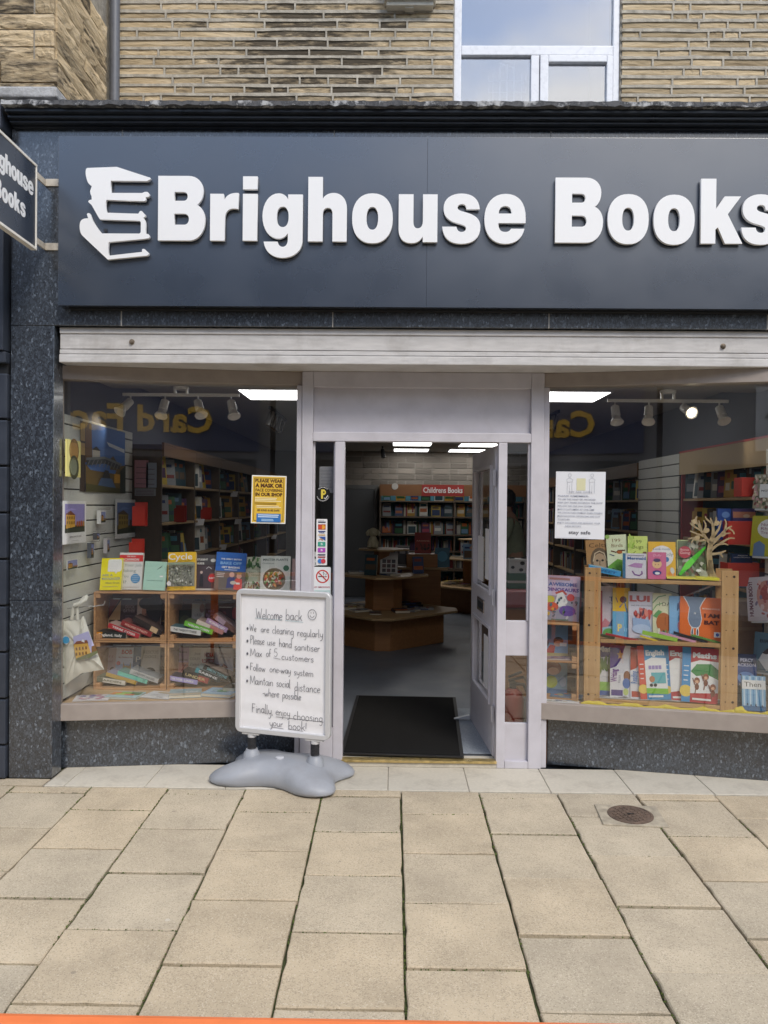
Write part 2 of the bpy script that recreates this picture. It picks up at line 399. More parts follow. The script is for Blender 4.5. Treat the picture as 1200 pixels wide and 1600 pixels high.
class MB:
    def __init__(s): s.v, s.f, s.mi = [], [], []
    def face(s, pts, mi=0):
        i = len(s.v); s.v += [tuple(p) for p in pts]; s.f.append(tuple(range(i, i + len(pts)))); s.mi.append(mi); return s
    def box(s, lo, hi, mi=0):
        x0, y0, z0 = lo; x1, y1, z1 = hi
        return s.hexa([(x0, y0, z0), (x1, y0, z0), (x1, y1, z0), (x0, y1, z0), (x0, y0, z1), (x1, y0, z1), (x1, y1, z1), (x0, y1, z1)], mi)
    def hexa(s, p, mi=0):
        """8 points: bottom ring then top ring, counter-clockwise seen from above."""
        i = len(s.v); s.v += [tuple(q) for q in p]
        for f in ((3, 2, 1, 0), (4, 5, 6, 7), (0, 1, 5, 4), (1, 2, 6, 5), (2, 3, 7, 6), (3, 0, 4, 7)):
            s.f.append(tuple(i + k for k in f)); s.mi.append(mi)
        return s
    def bar(s, a, b, w, h, mi=0, up=(0, 0, 1)):
        """Box from a to b; w across, h along up."""
        a, b = Vector(a), Vector(b); d = (b - a).normalized(); up = Vector(up)
        r = d.cross(up)
        if r.length < 1e-5: r = d.cross(Vector((1, 0, 0)))
        r.normalize(); u = r.cross(d).normalized()
        r *= w / 2; u *= h / 2
        return s.hexa([a - r - u, b - r - u, b + r - u, a + r - u, a - r + u, b - r + u, b + r + u, a + r + u][0:4][::-1] + [a - r + u, b - r + u, b + r + u, a + r + u][::-1], mi)
    def tube(s, pts, rad, n=8, mi=0, cap=True):
        pts = [Vector(p) for p in pts]
        if not isinstance(rad, (list, tuple)): rad = [rad] * len(pts)
        rings = []
        ref = None
        for k, p in enumerate(pts):
            d = (pts[min(k + 1, len(pts) - 1)] - pts[max(k - 1, 0)]).normalized()
            if ref is None:
                ref = d.cross(Vector((0, 0, 1)))
                if ref.length < 1e-4: ref = d.cross(Vector((1, 0, 0)))
            ref = (ref - d * ref.dot(d)).normalized(); b = d.cross(ref)
            i = len(s.v)
            for j in range(n):
                a = 2 * math.pi * j / n
                s.v.append(tuple(p + (ref * math.cos(a) + b * math.sin(a)) * rad[k]))
            rings.append(i)
        for r0, r1 in zip(rings, rings[1:]):
            for j in range(n):
                s.f.append((r0 + j, r0 + (j + 1) % n, r1 + (j + 1) % n, r1 + j)); s.mi.append(mi)
        if cap:
            s.f.append(tuple(rings[0] + j for j in range(n))[::-1]); s.mi.append(mi)
            s.f.append(tuple(rings[-1] + j for j in range(n))); s.mi.append(mi)
        return s
    def lathe(s, prof, c=(0, 0, 0), n=20, mi=0, axis=None):
        """prof: (radius, height) list round the z axis at c."""
        rings = []
        Mx = axis if axis is not None else Matrix.Identity(3)
        for r, z in prof:
            i = len(s.v)
            for j in range(n):
                a = 2 * math.pi * j / n
                p = Mx @ Vector((r * math.cos(a), r * math.sin(a), z)); s.v.append((p.x + c[0], p.y + c[1], p.z + c[2]))
            rings.append(i)
        for r0, r1 in zip(rings, rings[1:]):
            for j in range(n):
                s.f.append((r0 + j, r0 + (j + 1) % n, r1 + (j + 1) % n, r1 + j)); s.mi.append(mi)
        s.f.append(tuple(rings[0] + j for j in range(n))[::-1]); s.mi.append(mi)
        s.f.append(tuple(rings[-1] + j for j in range(n))); s.mi.append(mi)
        return s
    def prism(s, poly, z0, z1, mi=0):
        n = len(poly); i = len(s.v)
        s.v += [(x, y, z0) for x, y in poly] + [(x, y, z1) for x, y in poly]
        s.f.append(tuple(range(i, i + n))[::-1]); s.mi.append(mi)
        s.f.append(tuple(range(i + n, i + 2 * n))); s.mi.append(mi)
        for k in range(n):
            s.f.append((i + k, i + (k + 1) % n, i + n + (k + 1) % n, i + n + k)); s.mi.append(mi)
        return s
    def mesh(s, name='mesh', smooth=False, bevel=0, seg=2):
        me = bpy.data.meshes.new(name)
        me.from_pydata(s.v, [], s.f)
        me.polygons.foreach_set('material_index', s.mi)
        if bevel:
            bm = bmesh.new(); bm.from_mesh(me)
            bmesh.ops.recalc_face_normals(bm, faces=bm.faces)
            es = [e for e in bm.edges if len(e.link_faces) == 2 and e.calc_face_angle() > .5]
            bmesh.ops.bevel(bm, geom=es, offset=bevel, segments=seg, affect='EDGES', profile=.6, clamp_overlap=True)
            bm.to_mesh(me); bm.free()
        else:
            bm = bmesh.new(); bm.from_mesh(me); bmesh.ops.recalc_face_normals(bm, faces=bm.faces); bm.to_mesh(me); bm.free()
        if smooth:
            me.polygons.foreach_set('use_smooth', [True] * len(me.polygons))
            try: me.set_sharp_from_angle(angle=RAD(38))
            except Exception: pass
        me.update()
        return me
    def build(s, name, m, parent=None, world=True, bevel=0, smooth=False, seg=2, **k):
        return add(name, s.mesh(name, smooth, bevel, seg), m, parent, world=world, **k)

# ------------------------------------------------------------------ 2-D outlines, lettering
def parse_path(d):
    """Tiny path language: M/L points, C cubic, h / v quarter ellipses that start horizontally / vertically, E ellipse cx cy rx ry."""
    tok = d.replace(',', ' ').split(); i = 0; out = []; cur = None
    def num():
        nonlocal i
        v = float(tok[i]); i += 1; return v
    def cubic(p0, p1, p2, p3, n=8):
        for k in range(1, n + 1):
            t = k / n; u = 1 - t
            pts.append((u**3*p0[0] + 3*u*u*t*p1[0] + 3*u*t*t*p2[0] + t**3*p3[0], u**3*p0[1] + 3*u*u*t*p1[1] + 3*u*t*t*p2[1] + t**3*p3[1]))
    pts = []
    while i < len(tok):
        c = tok[i]; i += 1
        if c == 'M': pts = [(num(), num())]
        elif c == 'L': pts.append((num(), num()))
        elif c == 'C':
            a = (num(), num()); b = (num(), num()); e = (num(), num()); cubic(pts[-1], a, b, e)
        elif c in 'hv':
            x0, y0 = pts[-1]; x, y = num(), num(); k = .58
            if c == 'h': cubic((x0, y0), (x0 + k * (x - x0), y0), (x, y - k * (y - y0)), (x, y))
            else: cubic((x0, y0), (x0, y0 + k * (y - y0)), (x - k * (x - x0), y), (x, y))
        elif c == 'E':
            cx, cy, rx, ry = num(), num(), num(), num(); e = .88
            pts = []
            for k in range(36):
                a = 2 * math.pi * k / 36; ca, sa = math.cos(a), math.sin(a)
                pts.append((cx + rx * math.copysign(abs(ca) ** e, ca), cy + ry * math.copysign(abs(sa) ** e, sa)))
            out.append(pts)
        elif c == 'Z': out.append(pts); pts = []
    return out
def outline_mesh(loops, depth, bevel=0.0, name='outline'):
    """Filled 2-D outline (x right, y up) extruded from z=0 to z=depth, holes kept."""
    cu = bpy.data.curves.new(name, 'CURVE'); cu.dimensions = '2D'; cu.fill_mode = 'BOTH'
    for pts in loops:
        sp = cu.splines.new('POLY'); sp.points.add(len(pts) - 1)
        for k, (x, y) in enumerate(pts): sp.points[k].co = (x, y, 0, 1)
        sp.use_cyclic_u = True
    cu.extrude = depth / 2
    cu.bevel_depth = bevel; cu.bevel_resolution = 1
    ob = bpy.data.objects.new(name, cu)
    me = bpy.data.meshes.new_from_object(ob)
    bpy.data.objects.remove(ob); bpy.data.curves.remove(cu)
    for v in me.vertices: v.co.z += depth / 2
    return me
GLYPH = {  # traced at 6 px per photo pixel: (path, left, width, baseline)
 'B': ("M 156 190 L 440 190 h 578 325 C 578 390 556 432 520 458 C 570 480 597 535 597 600 v 445 790 L 156 790 Z M 309 338 L 395 338 h 432 380 v 395 421 L 309 421 Z M 309 540 L 400 540 h 445 590 v 400 643 L 309 643 Z", 156, 441, 790),
 'r': ("M 180 338 L 305 338 L 310 400 C 330 350 370 325 445 330 L 445 480 C 360 460 318 490 318 580 L 318 773 L 180 773 Z", 180, 265, 773),
 'i': ("M 484 176 L 620 176 L 620 297 L 484 297 Z M 484 338 L 620 338 L 620 773 L 484 773 Z", 484, 136, 773),
 'g': ("M 905 342 L 1041 342 L 1041 770 v 855 930 C 770 930 690 880 680 780 L 810 780 C 818 812 835 828 858 828 C 885 828 905 800 905 760 L 905 700 C 885 735 855 752 818 752 h 667 545 v 818 332 C 855 332 890 352 905 388 Z E 856 550 55 95", 667, 374, 773),
 'h': ("M 73 182 L 207 182 L 207 388 C 225 352 262 330 312 330 h 433 470 L 433 780 L 300 780 L 300 530 C 300 485 285 468 258 468 C 228 468 210 490 210 530 L 210 780 L 73 780 Z", 73, 360, 780),
 'o': ("E 671 567 189 231 E 670 567 54 106", 482, 378, 784),
 'u': ("M 915 345 L 1052 345 L 1052 590 C 1052 640 1065 660 1092 660 C 1122 660 1140 635 1140 590 L 1140 345 L 1275 345 L 1275 787 L 1140 787 L 1140 735 C 1120 775 1085 797 1035 797 C 960 797 915 755 915 660 Z", 915, 360, 787),
 's': ("M 648 480 L 524 480 C 524 450 510 432 484 432 C 458 432 443 448 443 466 C 443 490 470 495 530 512 C 610 535 655 570 655 645 C 655 745 590 800 478 800 C 370 800 308 745 302 642 L 434 642 C 438 675 455 690 482 690 C 508 690 522 675 522 655 C 522 632 495 625 440 610 C 355 588 313 545 313 470 C 313 385 380 335 480 335 C 585 335 642 390 648 480 Z", 302, 353, 786),
 'e': ("M 1075 608 L 823 608 C 823 665 845 690 888 690 C 912 690 930 680 940 660 L 1065 660 C 1045 750 985 800 885 800 C 765 800 693 710 693 570 C 693 430 770 338 888 338 C 1010 338 1075 420 1075 560 Z M 826 520 C 826 475 850 450 886 450 C 922 450 944 475 944 520 Z", 693, 382, 787),
 'k': ("M 551 203 L 690 203 L 690 485 L 770 365 L 918 365 L 798 530 L 935 800 L 775 800 L 708 650 L 686 672 L 686 800 L 551 800 Z", 551, 384, 800),
}
def glyph(ch, size):
    """loops for a letter: capital height = size, origin at its left foot."""
    d, x0, w, base = GLYPH[ch]; s = size / 600.0
    return [[((x - x0) * s, (base - y) * s) for x, y in lp] for lp in parse_path(d)], w * s
def text_mesh(body, size=.02, bold=0.0, depth=0.0, width=None, align='CENTER', shear=0.0, space=1.0, line=1.0, squash=None):
    cu = bpy.data.curves.new('t', 'FONT'); cu.body = body; cu.size = size; cu.offset = bold * size
    cu.align_x = align; cu.align_y = 'CENTER'; cu.resolution_u = 2; cu.extrude = depth; cu.shear = shear
    cu.space_character = space; cu.space_line = line
    ob = bpy.data.objects.new('t', cu)
    me = bpy.data.meshes.new_from_object(ob)
    bpy.data.objects.remove(ob); bpy.data.curves.remove(cu)
    if width and len(me.vertices):
        xs = [v.co.x for v in me.vertices]; w = max(xs) - min(xs); c = (max(xs) + min(xs)) / 2
        k = width / max(w, 1e-6)
        for v in me.vertices: v.co.x = (v.co.x - (c if align == 'CENTER' else 0)) * k
        if squash: 
            for v in me.vertices: v.co.y *= squash
    return me
def ellipse(cx, cy, rx, ry, n=20, rot=0):
    o = []
    for k in range(n):
        a = 2 * math.pi * k / n; x, y = rx * math.cos(a), ry * math.sin(a)
        o.append((cx + x * math.cos(rot) - y * math.sin(rot), cy + x * math.sin(rot) + y * math.cos(rot)))
    return o
def poly_plate(loops, t=.0004):
    return outline_mesh(loops, t)

# =================================================================== SETTING
SLOPE, Y_EDGE = .03, -.455
def pav_z(y): return SLOPE * (y - Y_EDGE)

def sheet(name, x0, x1, y0, y1, z0, z1, m, kind='structure'):
    mb = MB().face([(x0, y0, z0), (x1, y0, z0), (x1, y1, z1), (x0, y1, z1)])
    return props(mb.build(name, m), kind=kind)
M_ASPH = mat('asphalt', (.05, .05, .052), .9, noise=.3, nscale=40, bump=.6, bscale=300)
M_KERB = mat('kerb_concrete', (.30, .29, .27), .9, noise=.2, nscale=20)
sheet('ground', -300, 300, -300, 300, -.55, -.55, M_ASPH)
sheet('road', -40, 40, -9.6, -5.4, -.26, -.26, M_ASPH)
pavement = empty('pavement'); props(pavement, kind='structure')
bed = MB().face([(-40, -5.25, pav_z(-5.25) - .010), (40, -5.25, pav_z(-5.25) - .010), (40, -.05, pav_z(-.05) - .022), (-40, -.05, pav_z(-.05) - .022)])
bed.build('joint_bed', M_MOSS, pavement)
kerb = MB()
for i in range(-12, 13): kerb.box((i * .915 + .004, -5.40, -.5), (i * .915 + .911, -5.26, pav_z(-5.3)))
kerb.build('kerb', M_KERB, pavement, bevel=.012)
# paving slabs: 450 mm squares in half bond, each its own piece
slab_meshes = {}
def slab_mesh(w, l, var):
    k = (round(w, 2), round(l, 2), var)
    if k not in slab_meshes:
        rnd = random.Random(hash(k) & 0xffff)
        n = 7
        base = []
        def edge(a, b):
            for t in range(n):
                u = t / n; base.append((a[0] + (b[0] - a[0]) * u, a[1] + (b[1] - a[1]) * u))
        hw, hl = w / 2, l / 2
        edge((-hw, -hl), (hw, -hl)); edge((hw, -hl), (hw, hl)); edge((hw, hl), (-hw, hl)); edge((-hw, hl), (-hw, -hl))
        ring0 = []; ring1 = []
        for x, y in base:
            j = rnd.uniform(0, .0032) + (rnd.random() < .07) * rnd.uniform(.003, .010)
            s = 1 - j / hw
            ring0.append((x * s, y * (1 - j / hl)))
            ring1.append((x * s * (1 - .0045 / hw), y * (1 - j / hl) * (1 - .0045 / hl)))
        mb = MB(); N_ = len(ring0)
        mb.v = [(x, y, -.045) for x, y in ring0] + [(x, y, -.0045) for x, y in ring0] + [(x, y, 0) for x, y in ring1]
        for k2 in range(N_):
            a, b = k2, (k2 + 1) % N_
            mb.f += [(a, b, N_ + b, N_ + a), (N_ + a, N_ + b, 2 * N_ + b, 2 * N_ + a)]; mb.mi += [0, 0]
        mb.f.append(tuple(range(2 * N_, 3 * N_))); mb.mi.append(0)
        slab_meshes[k] = mb.mesh('paving_slab'); slab_meshes[k].materials.append(M_PAVER)
    return slab_meshes[k]
SX0, SW, SL = .055, .442, .450
pit = math.atan(SLOPE)
COVER_XY = at_z(985, 1275, pav_z(-.77)).to_2d()
rnd = random.Random(3)
for k in range(-9, 11):
    first = .55 if (k % 2) else .775
    cuts = [Y_EDGE - .004] + [-first - SL * i for i in range(12)]
    cuts = [c for c in cuts if c > -5.2] + [-5.25]
    for a, b in zip(cuts, cuts[1:]):
        l = a - b
        if l < .05: continue
        cx, cy = SX0 + SW * (k + .5), (a + b) / 2
        g = .006
        me = slab_mesh(SW - g, l - .011, rnd.randrange(5))
        dz = rnd.gauss(0, .0026)
        o = add('paving_slab', me, None, pavement, loc=(cx + rnd.gauss(0, .001), cy, pav_z(cy) + dz),
                rot=(pit + rnd.gauss(0, .002), rnd.gauss(0, .002), rnd.gauss(0, .002)))
# moss tufts in the joints, uncountable
mb = MB(); rnd = random.Random(11)
for _ in range(5200):
    if rnd.random() < .62:
        k = rnd.randrange(-6, 8); x = SX0 + SW * k + rnd.gauss(0, .0022); y = rnd.uniform(-3.0, -.46)
    else:
        k = rnd.randrange(-6, 8); first = .55 if k % 2 else .775
        y = -first - SL * rnd.randrange(0, 6) + rnd.gauss(0, .0022); x = SX0 + SW * (k + rnd.random())
    if math.sin(x * 3.1 + y * 2.3 + 1.3 * k) + math.sin(y * 5.7 + x) < -.15: continue
    r = rnd.uniform(.0022, .0055); z = pav_z(y) - .004
    a = rnd.uniform(0, 6.28); p = [(x + r * math.cos(a + t * 2.094), y + r * math.sin(a + t * 2.094), z) for t in range(3)]
    top = (x, y, z + r * rnd.uniform(.6, 1.3))
    for q in range(3): mb.face([p[q], p[(q + 1) % 3], top])
M_TUFT = mat('moss_tuft', (.075, .105, .02), .95, noise=.5, nscale=30)
mo = props(mb.build('joint_moss', M_TUFT, pavement), kind='stuff')

# stopcock cover let into the slab
cover = empty('access_cover', (COVER_XY.x, COVER_XY.y, pav_z(COVER_XY.y)), 'small round rusty iron access cover set in a mortar square in the paving', 'access cover')
cz = pav_z(COVER_XY.y)
M_RUST = mat('rusty_iron', (.11, .075, .055), .8, noise=.35, nscale=30, bump=.6, bscale=90)
sq = MB().box((-.165, -.13, -.02), (.165, .13, .0065))
s_o = sq.build('mortar_surround', mat('cover_mortar', (.36, .315, .24), .95, noise=.25, nscale=20, bump=.6, bscale=100), cover, world=False, bevel=.004)
s_o.rotation_euler = (pit, 0, RAD(-4))
lid = MB().lathe([(.118, -.01), (.118, .010), (.105, .012), (.103, .0095), (.0, .0095)], n=28)
lo_ = lid.build('iron_lid', M_RUST, cover, world=False, smooth=True); lo_.rotation_euler = (pit, 0, 0)
st = MB()
for i in range(-3, 4):
    for j in range(-3, 4):
        x, y = i * .027, j * .027
        if x * x + y * y < .092 ** 2: st.box((x - .008, y - .008, .009), (x + .008, y + .008, .0125))
so = st.build('lid_studs', M_RUST, cover, world=False); so.rotation_euler = (pit, 0, RAD(20))
add('key_slot', MB().box((-.016, -.006, .0118), (.016, .006, .0132)).mesh(), M_BLACK, cover)

# tiled step
step = empty('tiled_step'); props(step, kind='structure')
MB().box((-2.0, -.45, -.12), (2.62, -.045, -.006)).build('bedding', M_MORTAR, step)
MB().box((-4.2, -.451, -.12), (-2.002, -.342, -.002)).build('edge_strip', M_PAVER, step)
tx = -.02
for i in range(-5, 7):
    x0, x1 = max(tx + .464 * i, -1.99), min(tx + .464 * (i + 1), 2.6)
    if x1 - x0 < .03: continue
    w = x1 - x0 - .004
    add('tile', MB().box((-w / 2, -.204, -.02), (w / 2, .2, 0)).mesh(bevel=.0025, seg=1), M_TILE, step, loc=((x0 + x1) / 2, -.251, 0))

# ------------------------------------------------------------------ granite surround
surround = empty('granite_surround', (0, -.34, 0), 'dark blue speckled polished granite shopfront surround with cornice', 'shopfront')
YG = -.34
PILX0, PILX1 = -2.25, -1.993
def slab(x0, x1, z0, z1, y0=YG, y1=-.205, parent=surround, name='granite_slab'):
    return MB().box((x0 + .0015, y0, z0 + .0015), (x1 - .0015, y1, z1 - .0015)).build(name, M_GRAN, parent, bevel=.002, seg=1)
Z_FB, Z_FT = 2.645, 3.80                       # fascia bottom / top
slab(PILX0, PILX1, .0, 1.045); slab(PILX0, PILX1, 1.045, 2.655)
slab(PILX0, -1.60, 2.655, Z_FT, y1=.1)
for x0, x1 in ((-1.60, -.365), (-.365, .89), (.89, 2.15), (2.15, 3.2)): slab(x0, x1, 2.655, Z_FT, y1=.1)
jmat = mat('joint_filler', (.42, .40, .37), .9)
for x in (-1.60, -.365, .89, 2.15): MB().box((x - .003, YG - .0015, Z_FB + .012), (x + .003, YG + .02, Z_FT)).build('slab_joint', jmat, surround)
slab(2.60, 2.90, 0, 2.655, y1=.1)
cor = MB()
def crn(zt, zb, y): cor.box((-2.235, y, zb), (3.2, .1, zt))
crn(3.806, 3.796, -.365); crn(3.822, 3.808, -.40); crn(3.842, 3.824, -.425); crn(3.866, 3.845, -.455)
cor.build('cornice_moulding', mat('cornice_paint', (.028, .034, .046), .35, noise=.25, nscale=10), surround, bevel=.004)
# coping: flaked white paint over dark lead, ragged lower lip
mb = MB(); rnd = random.Random(5); n = 170
M_COPE = None
def mat_cope():
    m, N, L, B = _nodes('flaked_white_coping')
    g = N.new('ShaderNodeNewGeometry'); nz = N.new('ShaderNodeTexNoise'); nz.inputs['Scale'].default_value = 11; nz.inputs['Detail'].default_value = 8; nz.inputs['Roughness'].default_value = .75
    L.new(g.outputs['Position'], nz.inputs['Vector'])
    r = N.new('ShaderNodeValToRGB'); e = r.color_ramp.elements
    e[0].position = .50; e[0].color = (.035, .037, .043, 1); e[1].position = .60; e[1].color = (.45, .45, .45, 1)
    a = e.new(.44); a.color = (.10, .10, .105, 1)
    L.new(nz.outputs['Fac'], r.inputs[0]); L.new(r.outputs[0], B.inputs['Base Color']); B.inputs['Roughness'].default_value = .8
    bp = N.new('ShaderNodeBump'); bp.inputs['Strength'].default_value = .7; bp.inputs['Distance'].default_value = .01
    L.new(nz.outputs['Fac'], bp.inputs['Height']); L.new(bp.outputs[0], B.inputs['Normal'])
    return m
M_COPE = mat_cope()
xs = [-2.24 + 5.44 * i / n for i in range(n + 1)]
lip = [3.868 + rnd.uniform(-.006, .005) for _ in xs]; tp = [3.893 + rnd.uniform(-.003, .004) for _ in xs]; yy = [-.488 + rnd.uniform(-.004, .004) for _ in xs]
for i in range(n):
    mb.face([(xs[i], yy[i], lip[i]), (xs[i + 1], yy[i + 1], lip[i + 1]), (xs[i + 1], yy[i + 1], tp[i + 1]), (xs[i], yy[i], tp[i])])
    mb.face([(xs[i], yy[i], tp[i]), (xs[i + 1], yy[i + 1], tp[i + 1]), (xs[i + 1], .48, 3.93), (xs[i], .48, 3.93)])
    mb.face([(xs[i], -.44, 3.867), (xs[i + 1], -.44, 3.867), (xs[i + 1], yy[i + 1], lip[i + 1]), (xs[i], yy[i], lip[i])])
mb.build('coping', M_COPE, surround)

# stall risers under the splayed windows
def line_pts(p, q, off):                        # offset a ground line towards the shop
    p, q = Vector(p), Vector(q); d = (q - p).normalized(); nrm = Vector((-d.y, d.x)); return p + nrm * off, q + nrm * off
L0, L1 = (-2.03, -.222), (-.560, -.026)         # window fronts (frame face) on plan
R0, R1 = (.915, -.042), (2.60, -.380)
def splay(p, q, z0, z1, f0, f1, t0=0.0, t1=1.0):
    """box along the splayed line between offsets f0 (front) and f1 (behind)."""
    a0, b0 = line_pts(p, q, f0); a1, b1 = line_pts(p, q, f1)
    A0, B0 = a0.lerp(b0, t0), a0.lerp(b0, t1); A1, B1 = a1.lerp(b1, t0), a1.lerp(b1, t1)
    mb = MB(); mb.hexa([(A0.x, A0.y, z0), (B0.x, B0.y, z0), (B1.x, B1.y, z0), (A1.x, A1.y, z0), (A0.x, A0.y, z1), (B0.x, B0.y, z1), (B1.x, B1.y, z1), (A1.x, A1.y, z1)])
    return mb
splay(L0, L1, 0, .305, .07, .2).build('stall_riser', M_GRAN, surround, bevel=.003, seg=1)
splay(R0, R1, 0, .305, .085, .22, .028).build('stall_riser', M_GRAN, surround, bevel=.003, seg=1)
splay(R0, R1, 0, .305, .10, .2, .0, .0275).build('riser_end_block', mat('bare_brick', (.24, .12, .065), .9, noise=.3, nscale=25), surround)

# ------------------------------------------------------------------ display windows
def window(p, q, name_label, dust):
    root = empty('display_window', ((p[0] + q[0]) / 2, (p[1] + q[1]) / 2, .305), name_label, 'window')
    splay(p, q, 2.363, 2.445, 0, .09).build('header', M_BRONZE, root, bevel=.003)
    splay(p, q, .305, .405, 0, .05).build('sill', M_BRONZE, root, bevel=.004)
    splay(p, q, .390, 2.36, .0505, .085, 0, .017).build('jamb', M_LILAC if p is R0 else M_BRONZE, root, bevel=.002)
    splay(p, q, .390, 2.36, .0505, .085, .978, 1).build('jamb', M_LILAC, root, bevel=.002)
    splay(p, q, .305, .3985, .0505, .0575, .017, .978).build('glazing_bead', M_BRONZE, root)
    splay(p, q, .392, 2.362, .060, .0605, .018, .977).build('pane', M_GLASS, root)
    return root
win_l = window(L0, L1, 'splayed display window full of book crates, left of the doorway', 0)
win_r = window(R0, R1, 'splayed display window with pine shelf of picture books, right of the doorway', 0)

# ------------------------------------------------------------------ roller shutter housing
shut = empty('shutter_box', (.3, -.30, 2.44), 'long white aluminium roller shutter housing above the windows', 'shutter')
SX_L, SX_R = -1.975, 2.598
MB().box((SX_L, -.302, 2.528), (SX_R, -.05, 2.640)).build('housing', M_ALU, shut, bevel=.004)
MB().box((SX_L, -.308, 2.498), (SX_R, -.06, 2.523)).build('guide_rail', M_ALU, shut, bevel=.003)
MB().box((SX_L, -.318, 2.445), (SX_R, -.06, 2.494)).build('bottom_rail', M_ALU, shut, bevel=.006)
MB().box((SX_L, -.310, 2.618), (SX_R, -.29, 2.652)).build('top_flashing', M_ALU, shut, bevel=.003)
for px, py in ((206, 534), (1130, 541)):
    c = at_y(px, py, -.305)
    b = MB().lathe([(.016, 0), (.016, .004), (.011, .006), (.011, .014), (.004, .016)], c=(c.x, -.302, c.z), n=12, axis=Matrix.Rotation(RAD(90), 3, 'X'))
    b.build('bolt', mat('old_bolt', (.20, .16, .12), .6, metal=.5, noise=.4), shut)
MB().box((SX_L, -.06, 2.447), (SX_R, .14, 2.62)).build('soffit', mat('beige_soffit', (.50, .44, .36), .7, noise=.06), shut)

# ------------------------------------------------------------------ door frame with side lights
YD = -.055
dfr = empty('door_frame', (.19, YD, 0), 'lilac grey painted timber doorcase with side lights and blank panel above the door', 'door frame')
def X_(px, py=900, y=YD): return at_y(px, py, y).x
def Z_(py, px=650, y=YD): return at_y(px, py, y).z
fx = dict(o0=X_(470), a0=X_(487), a1=X_(522), d0=X_(537), d1=X_(777.5), b0=X_(791), b1=X_(828), o1=X_(848))
zp0, zp1 = Z_(676), Z_(606); zt = Z_(691); ztop = 2.446
def post(name, x0, x1, z0, z1, y0=YD, y1=YD + .09, m=M_LILAC, bev=.004, par=dfr): return MB().box((x0, y0, z0), (x1, y1, z1)).build(name, m, par, bevel=bev)
post('post', fx['o0'], fx['a0'], 0, ztop); post('post', fx['a1'], fx['d0'], 0, zt + .001)
post('post', fx['d1'], fx['b0'], 0, zt + .001); post('post', fx['b1'], fx['o1'], 0, ztop, YD)
post('post', fx['o1'] + .002, fx['o1'] + .036, .0, 2.36, YD + .02, YD + .1)
post('post', fx['o0'] - .034, fx['o0'] - .002, .0, 2.36, YD + .01, YD + .1)
post('head_rail', fx['a0'] + .001, fx['b1'] - .001, zp1, ztop)
post('transom', fx['a0'] + .001, fx['b1'] - .001, zt + .003, zp0)
post('fanlight_panel', fx['a0'], fx['b1'], zp0 - .01, zp1 + .01, YD + .035, YD + .06)
# left side light
post('side_light_sill', fx['a0'] + .001, fx['a1'] - .001, 0, .24); post('side_light_bead', fx['a0'], fx['a0'] + .012, .24, zt, YD + .03, YD + .07, bev=.002)
post('side_light_bead', fx['a1'] - .010, fx['a1'], .24, zt, YD + .03, YD + .07, bev=.002)
post('side_light_pane', fx['a0'], fx['a1'], .235, zt + .005, YD + .045, YD + .0455, m=M_GLASS, bev=0)
# right side light: tall pane, mid panel, low pane, bottom panel
zr = [Z_(p, 810) for p in (971, 1026, 1132, 1190)]
post('mid_panel', fx['b0'], fx['b1'], zr[1], zr[0], YD + .03, YD + .06)
post('lower_panel', fx['b0'], fx['b1'], zr[3] - .01, zr[2], YD + .03, YD + .06)
post('bottom_rail', fx['b0'] + .001, fx['b1'] - .001, 0, zr[3])
post('side_light_bead', fx['b1'] - .014, fx['b1'], zr[0] + .001, zt, YD + .02, YD + .055, bev=.002)
post('side_light_pane', fx['b0'], fx['b1'], zr[0], zt + .005, YD + .045, YD + .0455, m=M_GLASS, bev=0)
post('side_light_pane', fx['b0'], fx['b1'], zr[2], zr[1], YD + .045, YD + .0455, m=M_GLASS, bev=0)
# threshold
thr = MB().box((fx['d0'] - .01, YD + .0, .0), (fx['d1'] + .01, YD + .12, .040)).build('threshold', M_TILE, dfr, bevel=.004)
br = MB().box((fx['d0'] - .005, YD - .012, .030), (fx['d1'] + .005, YD + .05, .046)).build('brass_strip', mat('brass', (.62, .47, .20), .35, metal=.8, noise=.2), dfr, bevel=.004)

# ------------------------------------------------------------------ open door
hx, hy = fx['d1'] - .012, YD + .075
door_far = at_z(729, 1113, .05)
DW = .90
dang = math.atan2(door_far.y - hy, door_far.x - hx)
door = empty('entrance_door', (hx, hy, .05), 'lilac grey glazed timber door standing open inwards with letterbox', 'door', rot=(0, 0, dang))
DT = .045; DH = zt - .062
def dbox(name, x0, x1, z0, z1, y0=-DT, y1=0, m=M_LILAC, bev=.003, par=door): return MB().box((x0, y0, z0), (x1, y1, z1)).build(name, m, par, world=False, bevel=bev)
# local x runs from hinge to free edge, +y is the face turned to the street (left side in the photo)
dbox('stile', .0, .115, 0, DH); dbox('stile', DW - .115, DW, 0, DH)
dbox('bottom_rail', .115, DW - .115, 0, .30); dbox('lock_rail', .115, DW - .115, .80, 1.00); dbox('top_rail', .115, DW - .115, DH - .115, DH)
for z0, z1 in ((.30, .80), (1.00, DH - .115)):
    dbox('pane', .115, DW - .115, z0, z1, -.024, -.0235, M_GLASS, 0)
    bd = MB()
    for y0, y1 in ((-.008, .010), (-DT - .01, -DT + .008)):
        bd.box((.115, y0, z0), (.135, y1, z1)).box((DW - .135, y0, z0), (DW - .115, y1, z1)).box((.135, y0, z0), (DW - .135, y1, z0 + .02)).box((.135, y0, z1 - .02), (DW - .135, y1, z1))
    bd.build('glazing_bead', M_LILAC, door, world=False)
M_CHROME = mat('dull_chrome', (.6, .6, .6), .25, metal=.9)
for s in (.004, -DT - .004):
    lb = MB().box((.32, s - .006, .855), (.58, s + .006, .945)).build('letterbox', M_CHROME, door, world=False, bevel=.004)
    MB().box((.345, s - .008, .875), (.555, s + .008, .925)).build('letterbox_flap', M_DARK, lb, world=False, bevel=.003)
